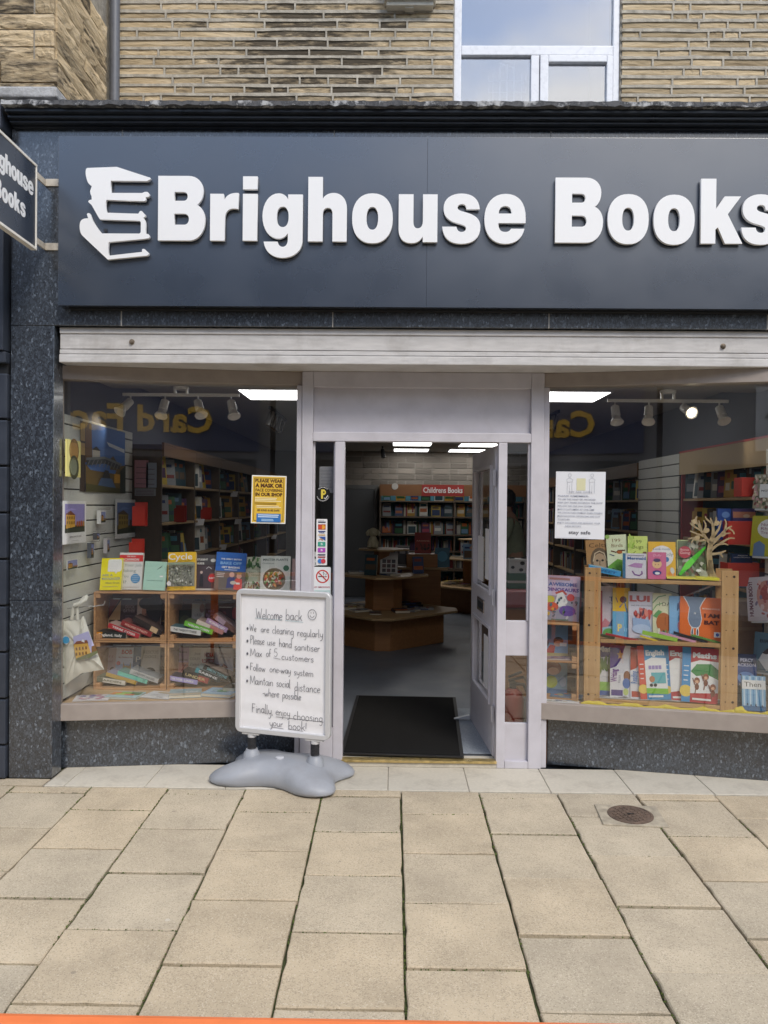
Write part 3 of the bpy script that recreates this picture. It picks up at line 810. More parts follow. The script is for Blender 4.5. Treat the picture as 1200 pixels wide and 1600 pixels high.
for z in (.22, .95, 1.70):
    h = MB().box((-.004, -.035, z), (.0, .001, z + .10)).box((-.03, .001, z), (.03, .003, z + .10)).tube([(0, .006, z), (0, .006, z + .10)], .006)
    h.build('hinge', mat('painted_hinge', (.55, .54, .57), .4, metal=.2), door, world=False)
MB().box((DW - .003, -.035, .55), (DW + .008, -.01, .60)).build('latch_plate', M_CHROME, door, world=False)
# notices taped to the inner face of the glass
for (x0, x1, z0, z1) in ((.20, .44, 1.08, 1.42), (.52, .74, 1.05, 1.36), (.24, .46, .36, .70)):
    MB().box((x0, -.0205, z0), (x1, -.0195, z1)).build('taped_notice', M_PAPER, door, world=False)
# foot-operated door holder resting beside the mat
dh = at_z(722, 1126, .05)

# ------------------------------------------------------------------ upper stone wall
YW = .5
WX0, WX1 = at_y(709.5, 80, YW).x, at_y(969.5, 80, YW).x
wall = empty('stone_wall', (.6, YW, 3.9), 'coursed thin buff sandstone upper wall, soot-blackened in the middle, above the sign', 'wall')
WALL_L, WALL_R, WZ0, WZ1 = -1.92, 3.4, 3.85, 5.75
mo_ = MB()
mo_.box((WALL_L, YW + .012, WZ0), (WX0, YW + .3, WZ1)).box((WX1, YW + .012, WZ0), (WALL_R, YW + .3, WZ1))
mo_.box((WX0, YW + .012, WZ0), (WX1, YW + .3, 4.12)).box((WALL_L, YW + .0, WZ1), (WALL_R, YW + .3, 6.7))
mo_.build('backing', M_MORTAR, wall)
rnd = random.Random(21)
def rough_block(seed, nx=7, nz=3):
    """unit block, rough face towards -y; x, z in 0..1, depth 1 behind the face"""
    r = random.Random(seed); mb = MB(); idx = {}
    for j in range(nz + 1):
        for i in range(nx + 1):
            x, z = i / nx, j / nz
            ed = i in (0, nx) or j in (0, nz)
            y = r.uniform(-.10, .35) if not ed else r.uniform(.25, .6)
            if ed: x += r.uniform(-.012, .012) * (0 < i < nx); z += r.uniform(-.05, .05) * (0 < j < nz)
            else: x += r.uniform(-.03, .03); z += r.uniform(-.08, .08)
            idx[i, j] = len(mb.v); mb.v.append((x, y, z))
    for j in range(nz):
        for i in range(nx): mb.f.append((idx[i, j], idx[i + 1, j], idx[i + 1, j + 1], idx[i, j + 1])); mb.mi.append(0)
    ring = [idx[i, 0] for i in range(nx + 1)] + [idx[nx, j] for j in range(1, nz + 1)] + [idx[i, nz] for i in range(nx - 1, -1, -1)] + [idx[0, j] for j in range(nz - 1, 0, -1)]
    back = []
    for v in ring: back.append(len(mb.v)); mb.v.append((mb.v[v][0], 1.6, mb.v[v][2]))
    for k in range(len(ring)):
        a, b = k, (k + 1) % len(ring); mb.f.append((ring[b], ring[a], back[a], back[b])); mb.mi.append(0)
    return mb.mesh('stone')
STV = [rough_block(100 + s) for s in range(14)]
for me in STV: me.materials.append(M_STONE)
STV2 = [rough_block(200 + s, 9, 4) for s in range(8)]
for me in STV2: me.materials.append(M_STONE2)
M_POINT = mat('ribbon_pointing', (.43, .39, .32), .95, noise=.28, nscale=16, bump=.5, bscale=100, spec=.2)
point = MB()
def ribbon(x0, x1, z, h):
    n = max(2, int((x1 - x0) / .16)); pts = []
    for i in range(n + 1):
        pts.append((x0 + (x1 - x0) * i / n, z + rnd.gauss(0, .0018), h * rnd.uniform(.8, 1.2) / 2))
    for (xa, za, ha), (xb, zb, hb) in zip(pts, pts[1:]):
        point.hexa([(xa, YW - .005, za - ha), (xb, YW - .005, zb - hb), (xb, YW + .014, zb - hb), (xa, YW + .014, za - ha),
                    (xa, YW - .005, za + ha), (xb, YW - .005, zb + hb), (xb, YW + .014, zb + hb), (xa, YW + .014, za + ha)])
z = 4.18
count = 0
while z < 5.42:
    hgt = rnd.uniform(.057, .070)
    for xa, xb in ((WALL_L, WX0 - .006), (WX1 + .006, 3.0)):
        x = xa
        while x < xb - .02:
            l = rnd.choice((.12, .2, .26, .32, .40, .46)) * rnd.uniform(.85, 1.15)
            if xb - (x + l) < .12: l = xb - x
            add('stone', STV[rnd.randrange(14)], None, wall, loc=(x + .008 - wall.location.x, 0, z + .007 - wall.location.z), scale=(l - .012, .008, hgt - .013))
            x += l; count += 1
            if x < xb - .02:
                hv = hgt / 2 - .004
                point.hexa([(x - .006, YW - .0055, z + .004), (x + .0065, YW - .0055, z + .004), (x + .0065, YW + .014, z + .004), (x - .006, YW + .014, z + .004),
                            (x - .0065, YW - .0055, z + hgt - .002), (x + .006, YW - .0055, z + hgt - .002), (x + .006, YW + .014, z + hgt - .002), (x - .0065, YW + .014, z + hgt - .002)])
        ribbon(xa, xb, z, .020)
    z += hgt
point.build('pointing', M_POINT, wall)

# upper window
uw = empty('upper_window', ((WX0 + WX1) / 2, YW, 4.12), 'white plastic framed upstairs window reflecting sky above the sign', 'window')
def Zu(py, px=840): return at_y(px, py, YW + .02).z
def Xu(px, py=80): return at_y(px, py, YW + .02).x
yf0, yf1 = YW + .02, YW + .09
def ub(name, x0, x1, z0, z1, y0=yf0, y1=yf1, m=M_UPVC, bev=.006): return MB().box((x0, y0, z0), (x1, y1, z1)).build(name, m, uw, bevel=bev)
ub('frame', WX0 + .001, Xu(721), 4.12, 5.7); ub('frame', Xu(958), WX1 - .001, 4.12, 5.7)
ub('transom', Xu(721), Xu(958), Zu(86), Zu(71)); ub('frame', Xu(721), Xu(958), 5.62, 5.7)
ub('mullion', Xu(830), Xu(843), 4.12, Zu(86) - .001)
sx0, sx1, sz1 = Xu(844), Xu(957.5), Zu(87) - .002
ub('sash', sx0, Xu(857), 4.125, sz1, yf0 - .012); ub('sash', Xu(948), sx1, 4.125, sz1, yf0 - .012)
ub('sash', Xu(857), Xu(948), sz1 - .045, sz1, yf0 - .012); ub('sash', Xu(857), Xu(948), 4.125, 4.17, yf0 - .012)
ub('pane', Xu(721), Xu(958), Zu(71), 5.62, YW + .05, YW + .0505, M_GLASSUP, 0)
ub('pane', Xu(721), Xu(830), 4.125, Zu(86), YW + .05, YW + .0505, M_GLASSUP, 0)
ub('pane', Xu(857), Xu(948), 4.17, sz1 - .045, YW + .04, YW + .0405, M_GLASSUP, 0)
room = MB()
room.face([(WX0, YW + .9, 4.0), (WX1, YW + .9, 4.0), (WX1, YW + .9, 5.8), (WX0, YW + .9, 5.8)]).face([(WX0, YW + .1, 4.12), (WX1, YW + .1, 4.12), (WX1, YW + .9, 4.12), (WX0, YW + .9, 4.12)])
room.face([(WX0, YW + .1, 4.0), (WX0, YW + .9, 4.0), (WX0, YW + .9, 5.8), (WX0, YW + .1, 5.8)]).face([(WX1, YW + .1, 4.0), (WX1, YW + .9, 4.0), (WX1, YW + .9, 5.8), (WX1, YW + .1, 5.8)])
room.face([(WX0, YW + .1, 5.7), (WX1, YW + .1, 5.7), (WX1, YW + .9, 5.7), (WX0, YW + .9, 5.7)])
room.build('reveal', mat('dim_room', (.52, .53, .55), .9), uw)
# white wire rack standing behind the lower left pane
rk = at_y(792, 128, YW + .16)
rack = empty('wire_rack', (rk.x, YW + .16, 4.125), 'white wire display rack standing inside the upstairs window', 'rack')
wr = MB(); wz0, wz1 = 4.125, at_y(790, 102, YW + .16).z
for i in range(5):
    x = rk.x - .10 + .05 * i; zt_ = wz1 - (.07 if i in (0, 4) else 0)
    wr.tube([(x, YW + .14, wz0), (x, YW + .14, zt_)], .0028, 5)
    if 0 < i < 4: wr.tube([(x, YW + .19, wz0), (x, YW + .19, zt_)], .0028, 5)
for z_ in (4.2, 4.28, 4.36, 4.44, 4.52, 4.60):
    if z_ < wz1: 
        wr.tube([(rk.x - .13, YW + .14, z_), (rk.x + .13, YW + .14, z_ + .006)], .0028, 5)
        wr.tube([(rk.x - .13, YW + .14, z_), (rk.x - .13, YW + .14, z_ + .035)], .0026, 5); wr.tube([(rk.x + .13, YW + .14, z_), (rk.x + .13, YW + .14, z_ + .04)], .0026, 5)
wr.tube([(rk.x - .05, YW + .14, wz1), (rk.x + .05, YW + .19, wz1)], .0028, 5)
wr.build('wire_frame', M_UPVC, rack)

# stone bracket / ledge at the very top, and drainpipe
bx = at_y(640, 8, YW - .05)
bw0, bw1 = at_y(601, 5, YW - .05).x, at_y(680, 5, YW - .05).x
brk = empty('wall_box', (bx.x, YW, bx.z), 'cream plastic box fixed to the stone wall at the top edge', 'box')
zb_ = at_y(640, 11, YW - .05).z
MB().box((bw0 + .012, YW - .07, zb_), (bw1 - .012, YW + .02, zb_ + .04)).build('lower_lip', mat('cream_plastic', (.55, .51, .42), .5, noise=.08), brk, bevel=.008)
MB().box((bw0 - .004, YW - .10, zb_ + .03), (bw1 + .004, YW + .02, zb_ + .24)).build('casing', MATS['cream_plastic'], brk, bevel=.012)
MB().box((bx.x - .03, YW - .055, zb_ - .008), (bx.x + .03, YW + .0, zb_ + .001)).build('latch', MATS['cream_plastic'], brk, bevel=.002)

pp = at_y(179.5, 80, YW - .07)
pipe = empty('drainpipe', (pp.x, YW - .07, 3.9), 'dark grey painted drainpipe running up beside the stone pier', 'drainpipe')
pm = MB().tube([(pp.x, YW - .07, 3.9), (pp.x, YW - .07, 5.9)], .033, 16)
pm.build('pipe', M_GREYP, pipe, smooth=True)
MB().lathe([(.041, 0), (.041, .05)], c=(pp.x, YW - .07, 5.35), n=16).box((pp.x - .07, YW - .04, 5.36), (pp.x + .07, YW - .02, 5.39)).build('collar', M_GREYP, pipe)

for nm, x0, x1, lab in (('terrace_building', -16, -4.25, 'stone terrace building carrying on to the left of the shop'), ('terrace_building', 3.45, 16, 'stone terrace building carrying on to the right of the shop')):
    r_ = empty(nm, ((x0 + x1) / 2, .3, 0), lab, 'building', 'terrace carrying on either side of the shop')
    MB().box((x0, YW, 0), (x1, 9, 6.7)).build('wall', M_STONE2, r_)
    MB().box((x0, -.3, 0), (x1, YW - .001, 3.8)).build('shopfront', M_DARK, r_, bevel=.01)
    for i_ in range(3):
        xx = x0 + 1.2 + i_ * 3.6
        MB().box((xx, YW - .01, 4.6), (xx + 1.2, YW + .01, 6.4)).build('window', M_GLASSUP, r_); MB().box((xx, -.31, .5), (xx + 2.6, -.29, 2.5)).build('shop_window', M_GLASSUP, r_)
# ------------------------------------------------------------------ neighbour's stone pier (projects level with the shopfront)
YP = -.42
PX = at_y(85, 60, YP).x
pier = empty('stone_pier', (PX - .6, 0, 3.9), 'rough buff sandstone corner pier of the neighbouring building above its fascia', 'pier')
MB().box((-4.2, YP + .012, 3.95), (PX - .012, YW + .3, 6.7)).build('backing', M_MORTAR, pier)
rows = [(157, 137, 1), (131, 96, 2), (93, 73, 0), (71, 46, 0), (44, 21, 0), (19, -6, 0), (-8, -34, 0), (-36, -62, 0), (-64, -90, 0)]
rnd = random.Random(9)
for ri, (yb, yt, kind) in enumerate(rows):
    z0, z1 = at_y(60, yb, YP).z, at_y(60, yt, YP).z
    if kind == 1: continue
    x = PX
    proud = .03 if kind == 2 else 0
    first = True
    while x > -3.2:
        l = rnd.uniform(.22, .5) if kind != 2 else (.30 if first else .45)
        if kind == 0 and first: l = rnd.choice((.12, .28, .34))
        add('stone', STV2[rnd.randrange(8)], None, pier, loc=(x - l + .006 - pier.location.x, YP - proud - pier.location.y, z0 - pier.location.z), scale=(l - .012 + (proud if first else 0), .018, z1 - z0))
        x -= l; first = False
    # return face, stones run back to the wall
    y = YP + .03
    while y < YW - .12:
        l = rnd.uniform(.3, .75)
        if YW - .1 - (y + l) < .2: l = YW - .09 - y
        add('stone', STV2[rnd.randrange(8)], None, pier, loc=(PX + .012 - pier.location.x, y - pier.location.y, z0 - .004 - pier.location.z), rot=(0, 0, RAD(90)), scale=(l - .01, .020, z1 - z0 + .008))
        y += l
zb0, zb1 = at_y(60, 158, YP).z, at_y(60, 138, YP).z
MB().box((-3.2, YP - .05, zb0), (PX + .035, YP + .2, zb1 - .012)).build('base_ledge', mat('weathered_ledge', (.42, .42, .42), .9, noise=.35, nscale=9, bump=.8, bscale=40, dirt=.6), pier, bevel=.012)
MB().box((-3.2, YP - .035, zb1 - .011), (PX + .012, YP + .2, zb1 + .012)).build('ledge_shadow_course', M_STONE2, pier, bevel=.004)
MB().box((-3.2, YP + .012, 3.86), (PX - .0, YW, zb0 + .02)).build('pier_footing', M_MORTAR, pier)

# neighbour's shopfront edge: flat fascia over channelled blocks
nb = empty('neighbour_shopfront', (-2.5, -.36, 0), 'slate blue channelled pilaster and fascia of the shop next door, at the left edge', 'shopfront')
M_NB = mat('slate_blue_paint', (.035, .042, .058), .4, noise=.15, nscale=6)
NX1 = PILX0 - .004
MB().box((-3.6, -.40, 2.50), (NX1 - .012, 0, 3.74)).build('fascia', M_NB, nb, bevel=.006)
MB().box((-3.6, -.46, 3.745), (NX1, 0, 3.90)).build('fascia_cornice', M_NB, nb, bevel=.02)
MB().box((-3.6, -.385, 2.43), (NX1 - .004, 0, 2.495)).build('necking', M_NB, nb, bevel=.006)
zz = [0, .20] + [.20 + .272 * i for i in range(1, 9)]
for a, b in zip(zz, zz[1:]): MB().box((-3.6, -.365, a + .006), (NX1 - .004, 0, b - .006)).build('channelled_block', M_NB, nb, bevel=.007)
MB().box((-3.6, -.345, 0), (NX1 - .006, 0, 2.43)).build('joint_backing', M_BLACK, nb)

# =================================================================== FASCIA SIGN
YS = -.42
sign = empty('fascia_sign', (.3, YS, 2.76), 'wide anthracite fascia panel with raised white shop-name letters and book-stack logo', 'shop sign')
zs0, zs1 = at_y(600, 480, YS).z, at_y(600, 214, YS).z
sxl = at_y(91, 350, YS).x
sxm = at_y(667, 350, YS).x
MB().box((sxl, YS, zs0), (sxm - .0004, YG - .001, zs1)).build('panel', M_SIGN, sign, bevel=.0015)
MB().box((sxm + .0004, YS, zs0), (3.05, YG - .001, zs1)).build('panel', M_SIGN, sign, bevel=.0015)
MB().box((sxl + .05, YG - .045, zs0 - .012), (3.0, YG - .004, zs0 + .02)).build('fixing_rail', M_BLACK, sign)
K = (YS - CAM.y) / F_PX
M_LETSIDE = M_WHITE
def put_letters(word, lefts, bases, size):
    for ch, px, py in zip(word, lefts, bases):
        loops, w = glyph(ch, size)
        me = outline_mesh(loops, .020, name='letter')
        p = at_y(px, py, YS)
        add('letter', me, M_WHITE, sign, loc=(p.x - sign.location.x, -.012, p.z - sign.location.z), rot=(RAD(90), 0, 0))
        # stand-offs behind the letter keep it clear of the panel
CAP = 100 * K
def zb(x): return 378.4 + (x - 249) * .0051
put_letters('Brighouse', (249.2, 330, 380.7, 411.2, 482, 550.3, 622.5, 690.3, 755.5), [378.5, 378.8, 378.9, 379.1, 380, 380.4, 380.9, 381.3, 381.5], CAP)
put_letters('Books', (865.5, 946.8, 1018, 1091.3, 1154.2), [381.8, 381.8, 382.8, 383.3, 382.8], CAP)
for px, py in ((270, 330), (340, 350), (392, 350), (470, 350), (495, 340), (560, 350), (640, 350), (700, 370), (765, 350), (880, 330), (955, 345), (1028, 345), (1102, 330), (1166, 370), (170, 300), (165, 360)):
    c = at_y(px, py, YS - .006)
    MB().box((c.x - .008, YS - .0125, c.z - .008), (c.x + .008, YS + .001, c.z + .008)).build('letter_standoff', M_DARK, sign)
LOGO = ("M 175 97 L 450 86 L 745 180 C 770 185 775 195 755 205 L 735 217 L 395 215 L 395 328 L 690 328 C 710 315 735 312 748 325 C 760 340 758 358 745 364 L 722 367 L 726 385 C 726 398 715 405 700 403 L 560 400 L 355 392 "
        "C 345 430 345 480 360 512 L 650 520 C 662 515 660 505 668 497 C 680 490 690 495 700 510 L 720 530 C 722 545 715 552 700 555 C 722 580 728 610 722 660 L 722 705 L 750 710 C 762 720 762 735 755 747 L 700 755 L 380 785 "
        "C 370 825 370 875 380 912 L 690 875 L 692 850 C 705 842 715 848 725 858 L 755 885 C 755 900 745 908 735 910 L 370 948 L 130 725 C 108 700 100 650 108 610 C 115 575 140 565 185 565 L 173 530 C 175 515 190 512 202 522 "
        "L 220 570 C 240 610 280 670 315 705 L 660 705 C 672 703 678 695 678 680 L 678 605 C 678 592 668 587 655 586 L 295 575 C 270 540 240 480 215 440 L 187 415 C 180 400 195 395 217 390 L 215 360 C 200 330 200 310 205 300 "
        "L 217 265 C 190 250 180 235 172 210 C 155 160 155 120 165 103 Z")
s6 = K / 6
loops = [[((x - 100) * s6, (948 - y) * s6) for x, y in lp] for lp in parse_path(LOGO)]
lp_ = at_y(110 + 100 / 6, 250 + 948 / 6, YS)
add('book_stack_logo', outline_mesh(loops, .020), M_WHITE, sign, loc=(lp_.x - sign.location.x, -.012, lp_.z - sign.location.z), rot=(RAD(90), 0, 0))

# =================================================================== HANGING SIGN (stands out from the pilaster)
hp = at_y(58.5, 258, -.47); hb = at_y(58.5, 391, -.47)
HX = hp.x
hs_ = empty('projecting_sign', (HX, -.47, hb.z), 'double-sided projecting hanging sign with white edging and white shop name', 'hanging sign')
HL = 1.15
MB().box((HX - .030, -.47 - HL, hb.z), (HX - .004, -.47, hp.z)).build('board', M_SIGN, hs_)
tr_ = MB()
for z0, z1 in ((hb.z - .001, hb.z + .014), (hp.z - .014, hp.z + .001)): tr_.box((HX - .034, -.47 - HL, z0), (HX, -.4695, z1))
tr_.box((HX - .034, -.482, hb.z + .0141), (HX, -.4695, hp.z - .0141)).box((HX - .034, -.47 - HL, hb.z + .0141), (HX, -.458 - HL, hp.z - .0141))
tr_.build('white_edging', mat('cream_edging', (.84, .80, .72), .5, noise=.05), hs_, bevel=.002)
def word_on_board(word, y_end, z_base, size):
    x = 0; parts = []
    for ch in word:
        loops, w = glyph(ch, size); parts.append((loops, x)); x += w + size * .055
    tot = x - size * .055
    allp = []
    for loops, x0 in parts:
        for lp in loops: allp.append([(px + x0, py) for px, py in lp])
    me = outline_mesh(allp, .002)
    # text x -> +Y, text y -> +Z, depth -> +X
    o = add('lettering', me, M_WHITE, hs_)
    o.matrix_local = Matrix(((0, 0, 1, -.004 - .0005), (1, 0, 0, y_end - tot - hs_.location.y), (0, 1, 0, z_base - hs_.location.z), (0, 0, 0, 1)))
q1 = at_x(53, 307, HX); q2 = at_x(40.5, 341, HX)
cap = (hp.z - hb.z) * .205
word_on_board('Brighouse', q1.y, q1.z, cap)
word_on_board('Books', q2.y, q2.z, cap)
M_RUSTW = mat('rust_stained_white', (.60, .55, .47), .6, noise=.2, nscale=12, dirt=.9)
for py in (286, 386):
    c = at_y(78, py, YG)
    b = MB().box((HX - .006, YG - .010, c.z - .021), (HX + .105, YG - .001, c.z + .021))
    b.box((HX - .016, -.472, c.z - .018), (HX - .007, YG - .001, c.z + .018))
    b.lathe([(.009, 0), (.009, .005), (.005, .008)], c=(HX + .075, YG - .009, c.z), n=8, axis=Matrix.Rotation(RAD(90), 3, 'X'))
    b.build('bracket', M_RUSTW, hs_, bevel=.002)

# =================================================================== STREET OPPOSITE (seen mirrored in the glass)
YO = -12.3
opp = empty('opposite_shop', (-3.0, YO, 0), 'two-storey shop across the street with yellow letters on a dark blue fascia', 'building')
M_OPPB = mat('opposite_render', (.16, .15, .15), .9, noise=.2, nscale=2)
M_OPPG = mat('opposite_glass', (.02, .022, .025), .1)
MB().box((-9, YO - 6, -.3), (.6, YO - .06, 7.3)).build('wall', M_OPPB, opp)
MB().box((-8.6, YO - .06, 2.75), (.35, YO, 4.1)).build('fascia', mat('navy_fascia', (.035, .045, .10), .5), opp, bevel=.01)
MB().box((-8.6, YO - .05, .3), (.3, YO - .03, 2.6)).build('shop_window', M_OPPG, opp)
for i in range(4): MB().box((-8.2 + 2.2 * i, YO - .055, 4.9), (-7.0 + 2.2 * i, YO - .03, 6.5)).build('upper_window', M_OPPG, opp)
MB().box((-9.1, YO - 6.1, 7.3), (.7, YO + .15, 7.5)).build('parapet', M_OPPB, opp, bevel=.02)
tm = text_mesh('Card Factory', 0.75, bold=.03, depth=.02, align='LEFT', space=1.02)
o = add('lettering', tm, mat('yellow_letters', (.90, .50, .03), .5), opp)
o.matrix_local = Matrix(((-1, 0, 0, -.62 - opp.location.x), (0, 0, 1, .02), (0, 1, 0, 3.36), (0, 0, 0, 1)))
opp2 = empty('opposite_bar', (5, YO, 0), 'pale rendered bar across the street with a white sign board', 'building')
M_OPPW = mat('opposite_pale_render', (.20, .20, .20), .9, noise=.15, nscale=2)
MB().box((.72, YO - 6, -.3), (9.5, YO - .06, 7.0)).build('wall', M_OPPW, opp2)
MB().box((2.45, YO - .06, 2.75), (4.6, YO, 4.0)).build('sign_board', mat('pale_board', (.62, .62, .62), .6), opp2, bevel=.01)
o = add('lettering', text_mesh('BAR', .5, bold=.02, depth=.01, align='RIGHT'), mat('grey_letters', (.12, .12, .12), .6), opp2)
o.matrix_local = Matrix(((-1, 0, 0, 2.62 - opp2.location.x), (0, 0, 1, .012), (0, 1, 0, 3.55), (0, 0, 0, 1)))
for i in range(3): MB().box((1.4 + 2.6 * i, YO - .055, .4), (2.9 + 2.6 * i, YO - .03, 2.5)).build('window', M_OPPG, opp2)
for i in range(3): MB().box((1.6 + 2.6 * i, YO - .055, 4.8), (2.7 + 2.6 * i, YO - .03, 6.3)).build('window', M_OPPG, opp2)
for nm, x0, x1, h, lab in (('terrace_house', -22, -9.15, 8.2, 'dark stone building further left across the street'), ('terrace_block', 9.6, 24, 7.6, 'dark stone building further right across the street')):
    r = empty(nm, ((x0 + x1) / 2, YO, 0), lab, 'building')
    MB().box((x0, YO - 6, -.3), (x1, YO, h)).build('wall', mat('opposite_stone', (.17, .14, .10), .9, noise=.3, nscale=3), r)
    for i in range(4):
        w0 = x0 + 1 + i * (x1 - x0 - 2) / 4
        MB().box((w0, YO - .01, 1), (w0 + 1.4, YO + .01, 2.6)).build('window', M_OPPG, r); MB().box((w0, YO - .01, 4.6), (w0 + 1.2, YO + .01, 6.3)).build('window', M_OPPG, r)
props(MB().box((-40, YO, -.35), (40, -9.6, -.16)).build('far_pavement', M_KERB), kind='structure')

# =================================================================== SHOP INTERIOR
IX0, IX1, IY1, IZ0, IZ1 = -2.05, 2.62, 8.75, .05, 2.55
M_FLOOR = mat('grey_vinyl_floor', (.115, .13, .155), .38, noise=.12, nscale=3, bump=.05, bscale=300)
M_SPECK = mat('speckled_matwell', (.22, .25, .29), .5, noise=.45, nscale=160)
M_CEIL = mat('ceiling_tile', (.42, .40, .37), .9, noise=.05)
M_WALLI = mat('inner_wall_paint', (.17, .175, .20), .8, noise=.05)
def struct(name, mb, m): return props(mb.build(name, m), kind='structure')
struct('floor', MB().box((IX0, .075, -.1), (IX1, IY1, IZ0)), M_FLOOR)
mw = MB().face([(fx['d0'] + .0, .066, IZ0 + .004), (fx['d1'] - .0, .066, IZ0 + .004), (.86, 1.75, IZ0 + .004), (-.42, 1.75, IZ0 + .004)])
struct('ceiling', MB().box((IX0 - .1, .14, IZ1), (IX1 + .1, IY1 + .1, IZ1 + .15)).box((IX0 - .1, -.05, 2.63), (IX1 + .1, .14, 2.70)), M_CEIL)
struct('wall_left', MB().box((IX0 - .15, -.20, -.1), (IX0, IY1, IZ1)), M_WALLI)
struct('wall_right', MB().box((IX1, -.33, -.1), (IX1 + .15, IY1, IZ1)), M_WALLI)
# back wall papered with a brick print; the courses are real shallow blocks
bw = empty('wall_back', (0, IY1, 0)); props(bw, kind='structure')
M_BPAP = mat('grey_brick', (.20, .175, .15), .8, var=.3, noise=.15)
MB().box((IX0, IY1, -.1), (IX1, IY1 + .15, IZ1)).build('plaster', mat('brick_mortar', (.26, .24, .21), .9), bw)
bk = MB().box((-.5, 0, -.5), (.5, 1, .5)).mesh('brick'); bk.materials.append(M_BPAP)
rnd = random.Random(4)
zc, r_ = 1.96, 0
while zc < IZ1 - .03:
    xb = -1.0 + (.16 if r_ % 2 else 0)
    while xb < 2.5:
        l = rnd.choice((.30, .30, .30, .15)); add('brick', bk, None, bw, loc=(xb + l / 2, -.012, zc + .05), scale=(l - .025, .012, .078))
        xb += l
    zc += .1; r_ += 1
# front returns beside the windows, and the window beds
struct('shopfront_return', MB().box((-2.25, YG + .01, 0), (-2.0, -.205, 2.62)), M_WALLI)
M_BED = mat_wood('bed_board', (.42, .28, .15), (.50, .36, .21), .5)
def bed_(p, q, back, nm, xin):
    a, b = line_pts(p, q, .059)
    mb = MB(); mb.prism([(a.x, a.y), (b.x, b.y), (b.x, back), (a.x, back)], .36, .388)
    struct(nm, mb, M_BED)
    a, b = line_pts(p, q, .202); mb = MB(); mb.prism([(a.x, back - .03), (b.x, back - .03), (b.x, back), (a.x, back)], IZ0, .359)
    struct(nm + '_front', mb, M_PLY)
bed_((-2.045, -.224), L1, .80, 'window_bed_left', 0)
bed_((R0[0] + .03, R0[1] - .006), (2.6, -.380), .85, 'window_bed_right', 0)

# ceiling light panels
M_PANEL = mat_emit('led_panel', (1.0, .98, .95), 3.5)
k = 0
LIGHTS = [(435, 617), (887, 620), (642, 705), (727, 705.5), (644, 694), (748, 695.5)]
names = ['glowing ceiling light panel seen through the left display window', 'glowing ceiling light panel seen through the right display window', 'ceiling light panel in the rear row, above the bookcase sign', 'ceiling light panel in the rear row, nearest the open door', 'ceiling light panel in the second row from the back, straight above the doorway', 'ceiling light panel in the second row from the back, above the open door']
for (px, py), lab in zip(LIGHTS, names):
    p = at_z(px, py, IZ1 - .01)
    y_ = min(p.y, IY1 - .5)
    t = empty('light_panel', (p.x, y_, IZ1), lab, 'ceiling light', 'square ceiling light panels')
    MB().box((p.x - .3, y_ - .3, IZ1 - .012), (p.x + .3, y_ + .3, IZ1 - .001)).build('frame', M_UPVC, t)
    MB().box((p.x - .28, y_ - .28, IZ1 - .015), (p.x + .28, y_ + .28, IZ1 - .0125)).build('diffuser', M_PANEL, t)

# lower soffits over the two window displays
struct('window_soffit_left', MB().box((IX0 + .001, .141, 2.456), (-.56, .80, IZ1 - .001)), M_CEIL)
struct('window_soffit_right', MB().box((.94, .141, 2.456), (IX1 - .001, .80, IZ1 - .001)), M_CEIL)
# spot-light bars
M_SPOT = mat('white_enamel', (.82, .81, .77), .35)
M_BULB = mat_emit('lit_bulb', (1, .86, .62), 5.0)
def spot_bar(px0, px1, pbar, prose, heads, lab, lit=None):
    y = .68; c = at_y((px0 + px1) / 2, prose, y); SZ = 2.4555
    t = empty('spotlight_bar', (c.x, y, SZ), lab, 'spotlight', 'white spotlight bars over the window displays')
    a, b = at_y(px0, pbar[0], y), at_y(px1, pbar[1], y); z = (a.z + b.z) / 2
    MB().box((a.x, y - .011, z - .011), (b.x, y + .011, z + .011)).build('bar', M_SPOT, t, bevel=.003)
    MB().lathe([(.055, 0), (.055, .022), (.02, .024)], c=(c.x, y, SZ - .025), n=20).box((c.x - .05, y - .012, z + .011), (c.x - .035, y + .012, SZ - .012)).box((c.x + .035, y - .012, z + .011), (c.x + .05, y + .012, SZ - .012)).build('ceiling_rose', M_SPOT, t)
    for i, (hx_, hy_, tip_x, tip_y, toward) in enumerate(heads):
        p0 = at_y(hx_, hy_, y); p0.z = z - .011
        tip = at_y(tip_x, tip_y, y - toward)
        d = (tip - (p0 - Vector((0, 0, .03)))).normalized()
        piv = p0 - Vector((0, 0, .035))
        Rm = d.to_track_quat('Z', 'Y').to_matrix()
        h = MB().tube([p0, piv], .006, 6)
        h.lathe([(.012, -.01), (.029, .0), (.031, .075), (.026, .08)], c=piv, n=14, axis=Rm)
        h.lathe([(.024, .08), (.026, .09), (.046, .128), (.045, .132), (.0, .118)], c=piv, n=14, axis=Rm)
        hd_ = h.build('lamp_head', M_SPOT, t, smooth=True)
        sp_ = bpy.data.lights.new('lamp_beam', 'SPOT'); sp_.energy = 1.5 if (i == 0 and px0 < 600) or (i == 3 and px0 > 600) else 6; sp_.spot_size = RAD(78); sp_.spot_blend = .8; sp_.color = (1, .88, .72); sp_.shadow_soft_size = .035
        so_ = bpy.data.objects.new('lamp_beam', sp_); COL.objects.link(so_); so_.parent = t
        so_.matrix_local = Matrix.Translation(piv + d * .15 - Vector(t.location)) @ (-d).to_track_quat('Z', 'Y').to_matrix().to_4x4()
        if lit == i: MB().lathe([(.033, .1285), (.028, .134), (.0, .136)], c=piv, n=14, axis=Rm).build('bulb', M_BULB, t)
spot_bar(192, 374, (614, 620), 606, ((204, 618, 189, 640, .07), (258, 619, 252, 647, .06), (309, 620, 314, 646, .06), (361, 621, 366, 650, .06)), 'white four-lamp spotlight bar inside the left display window')
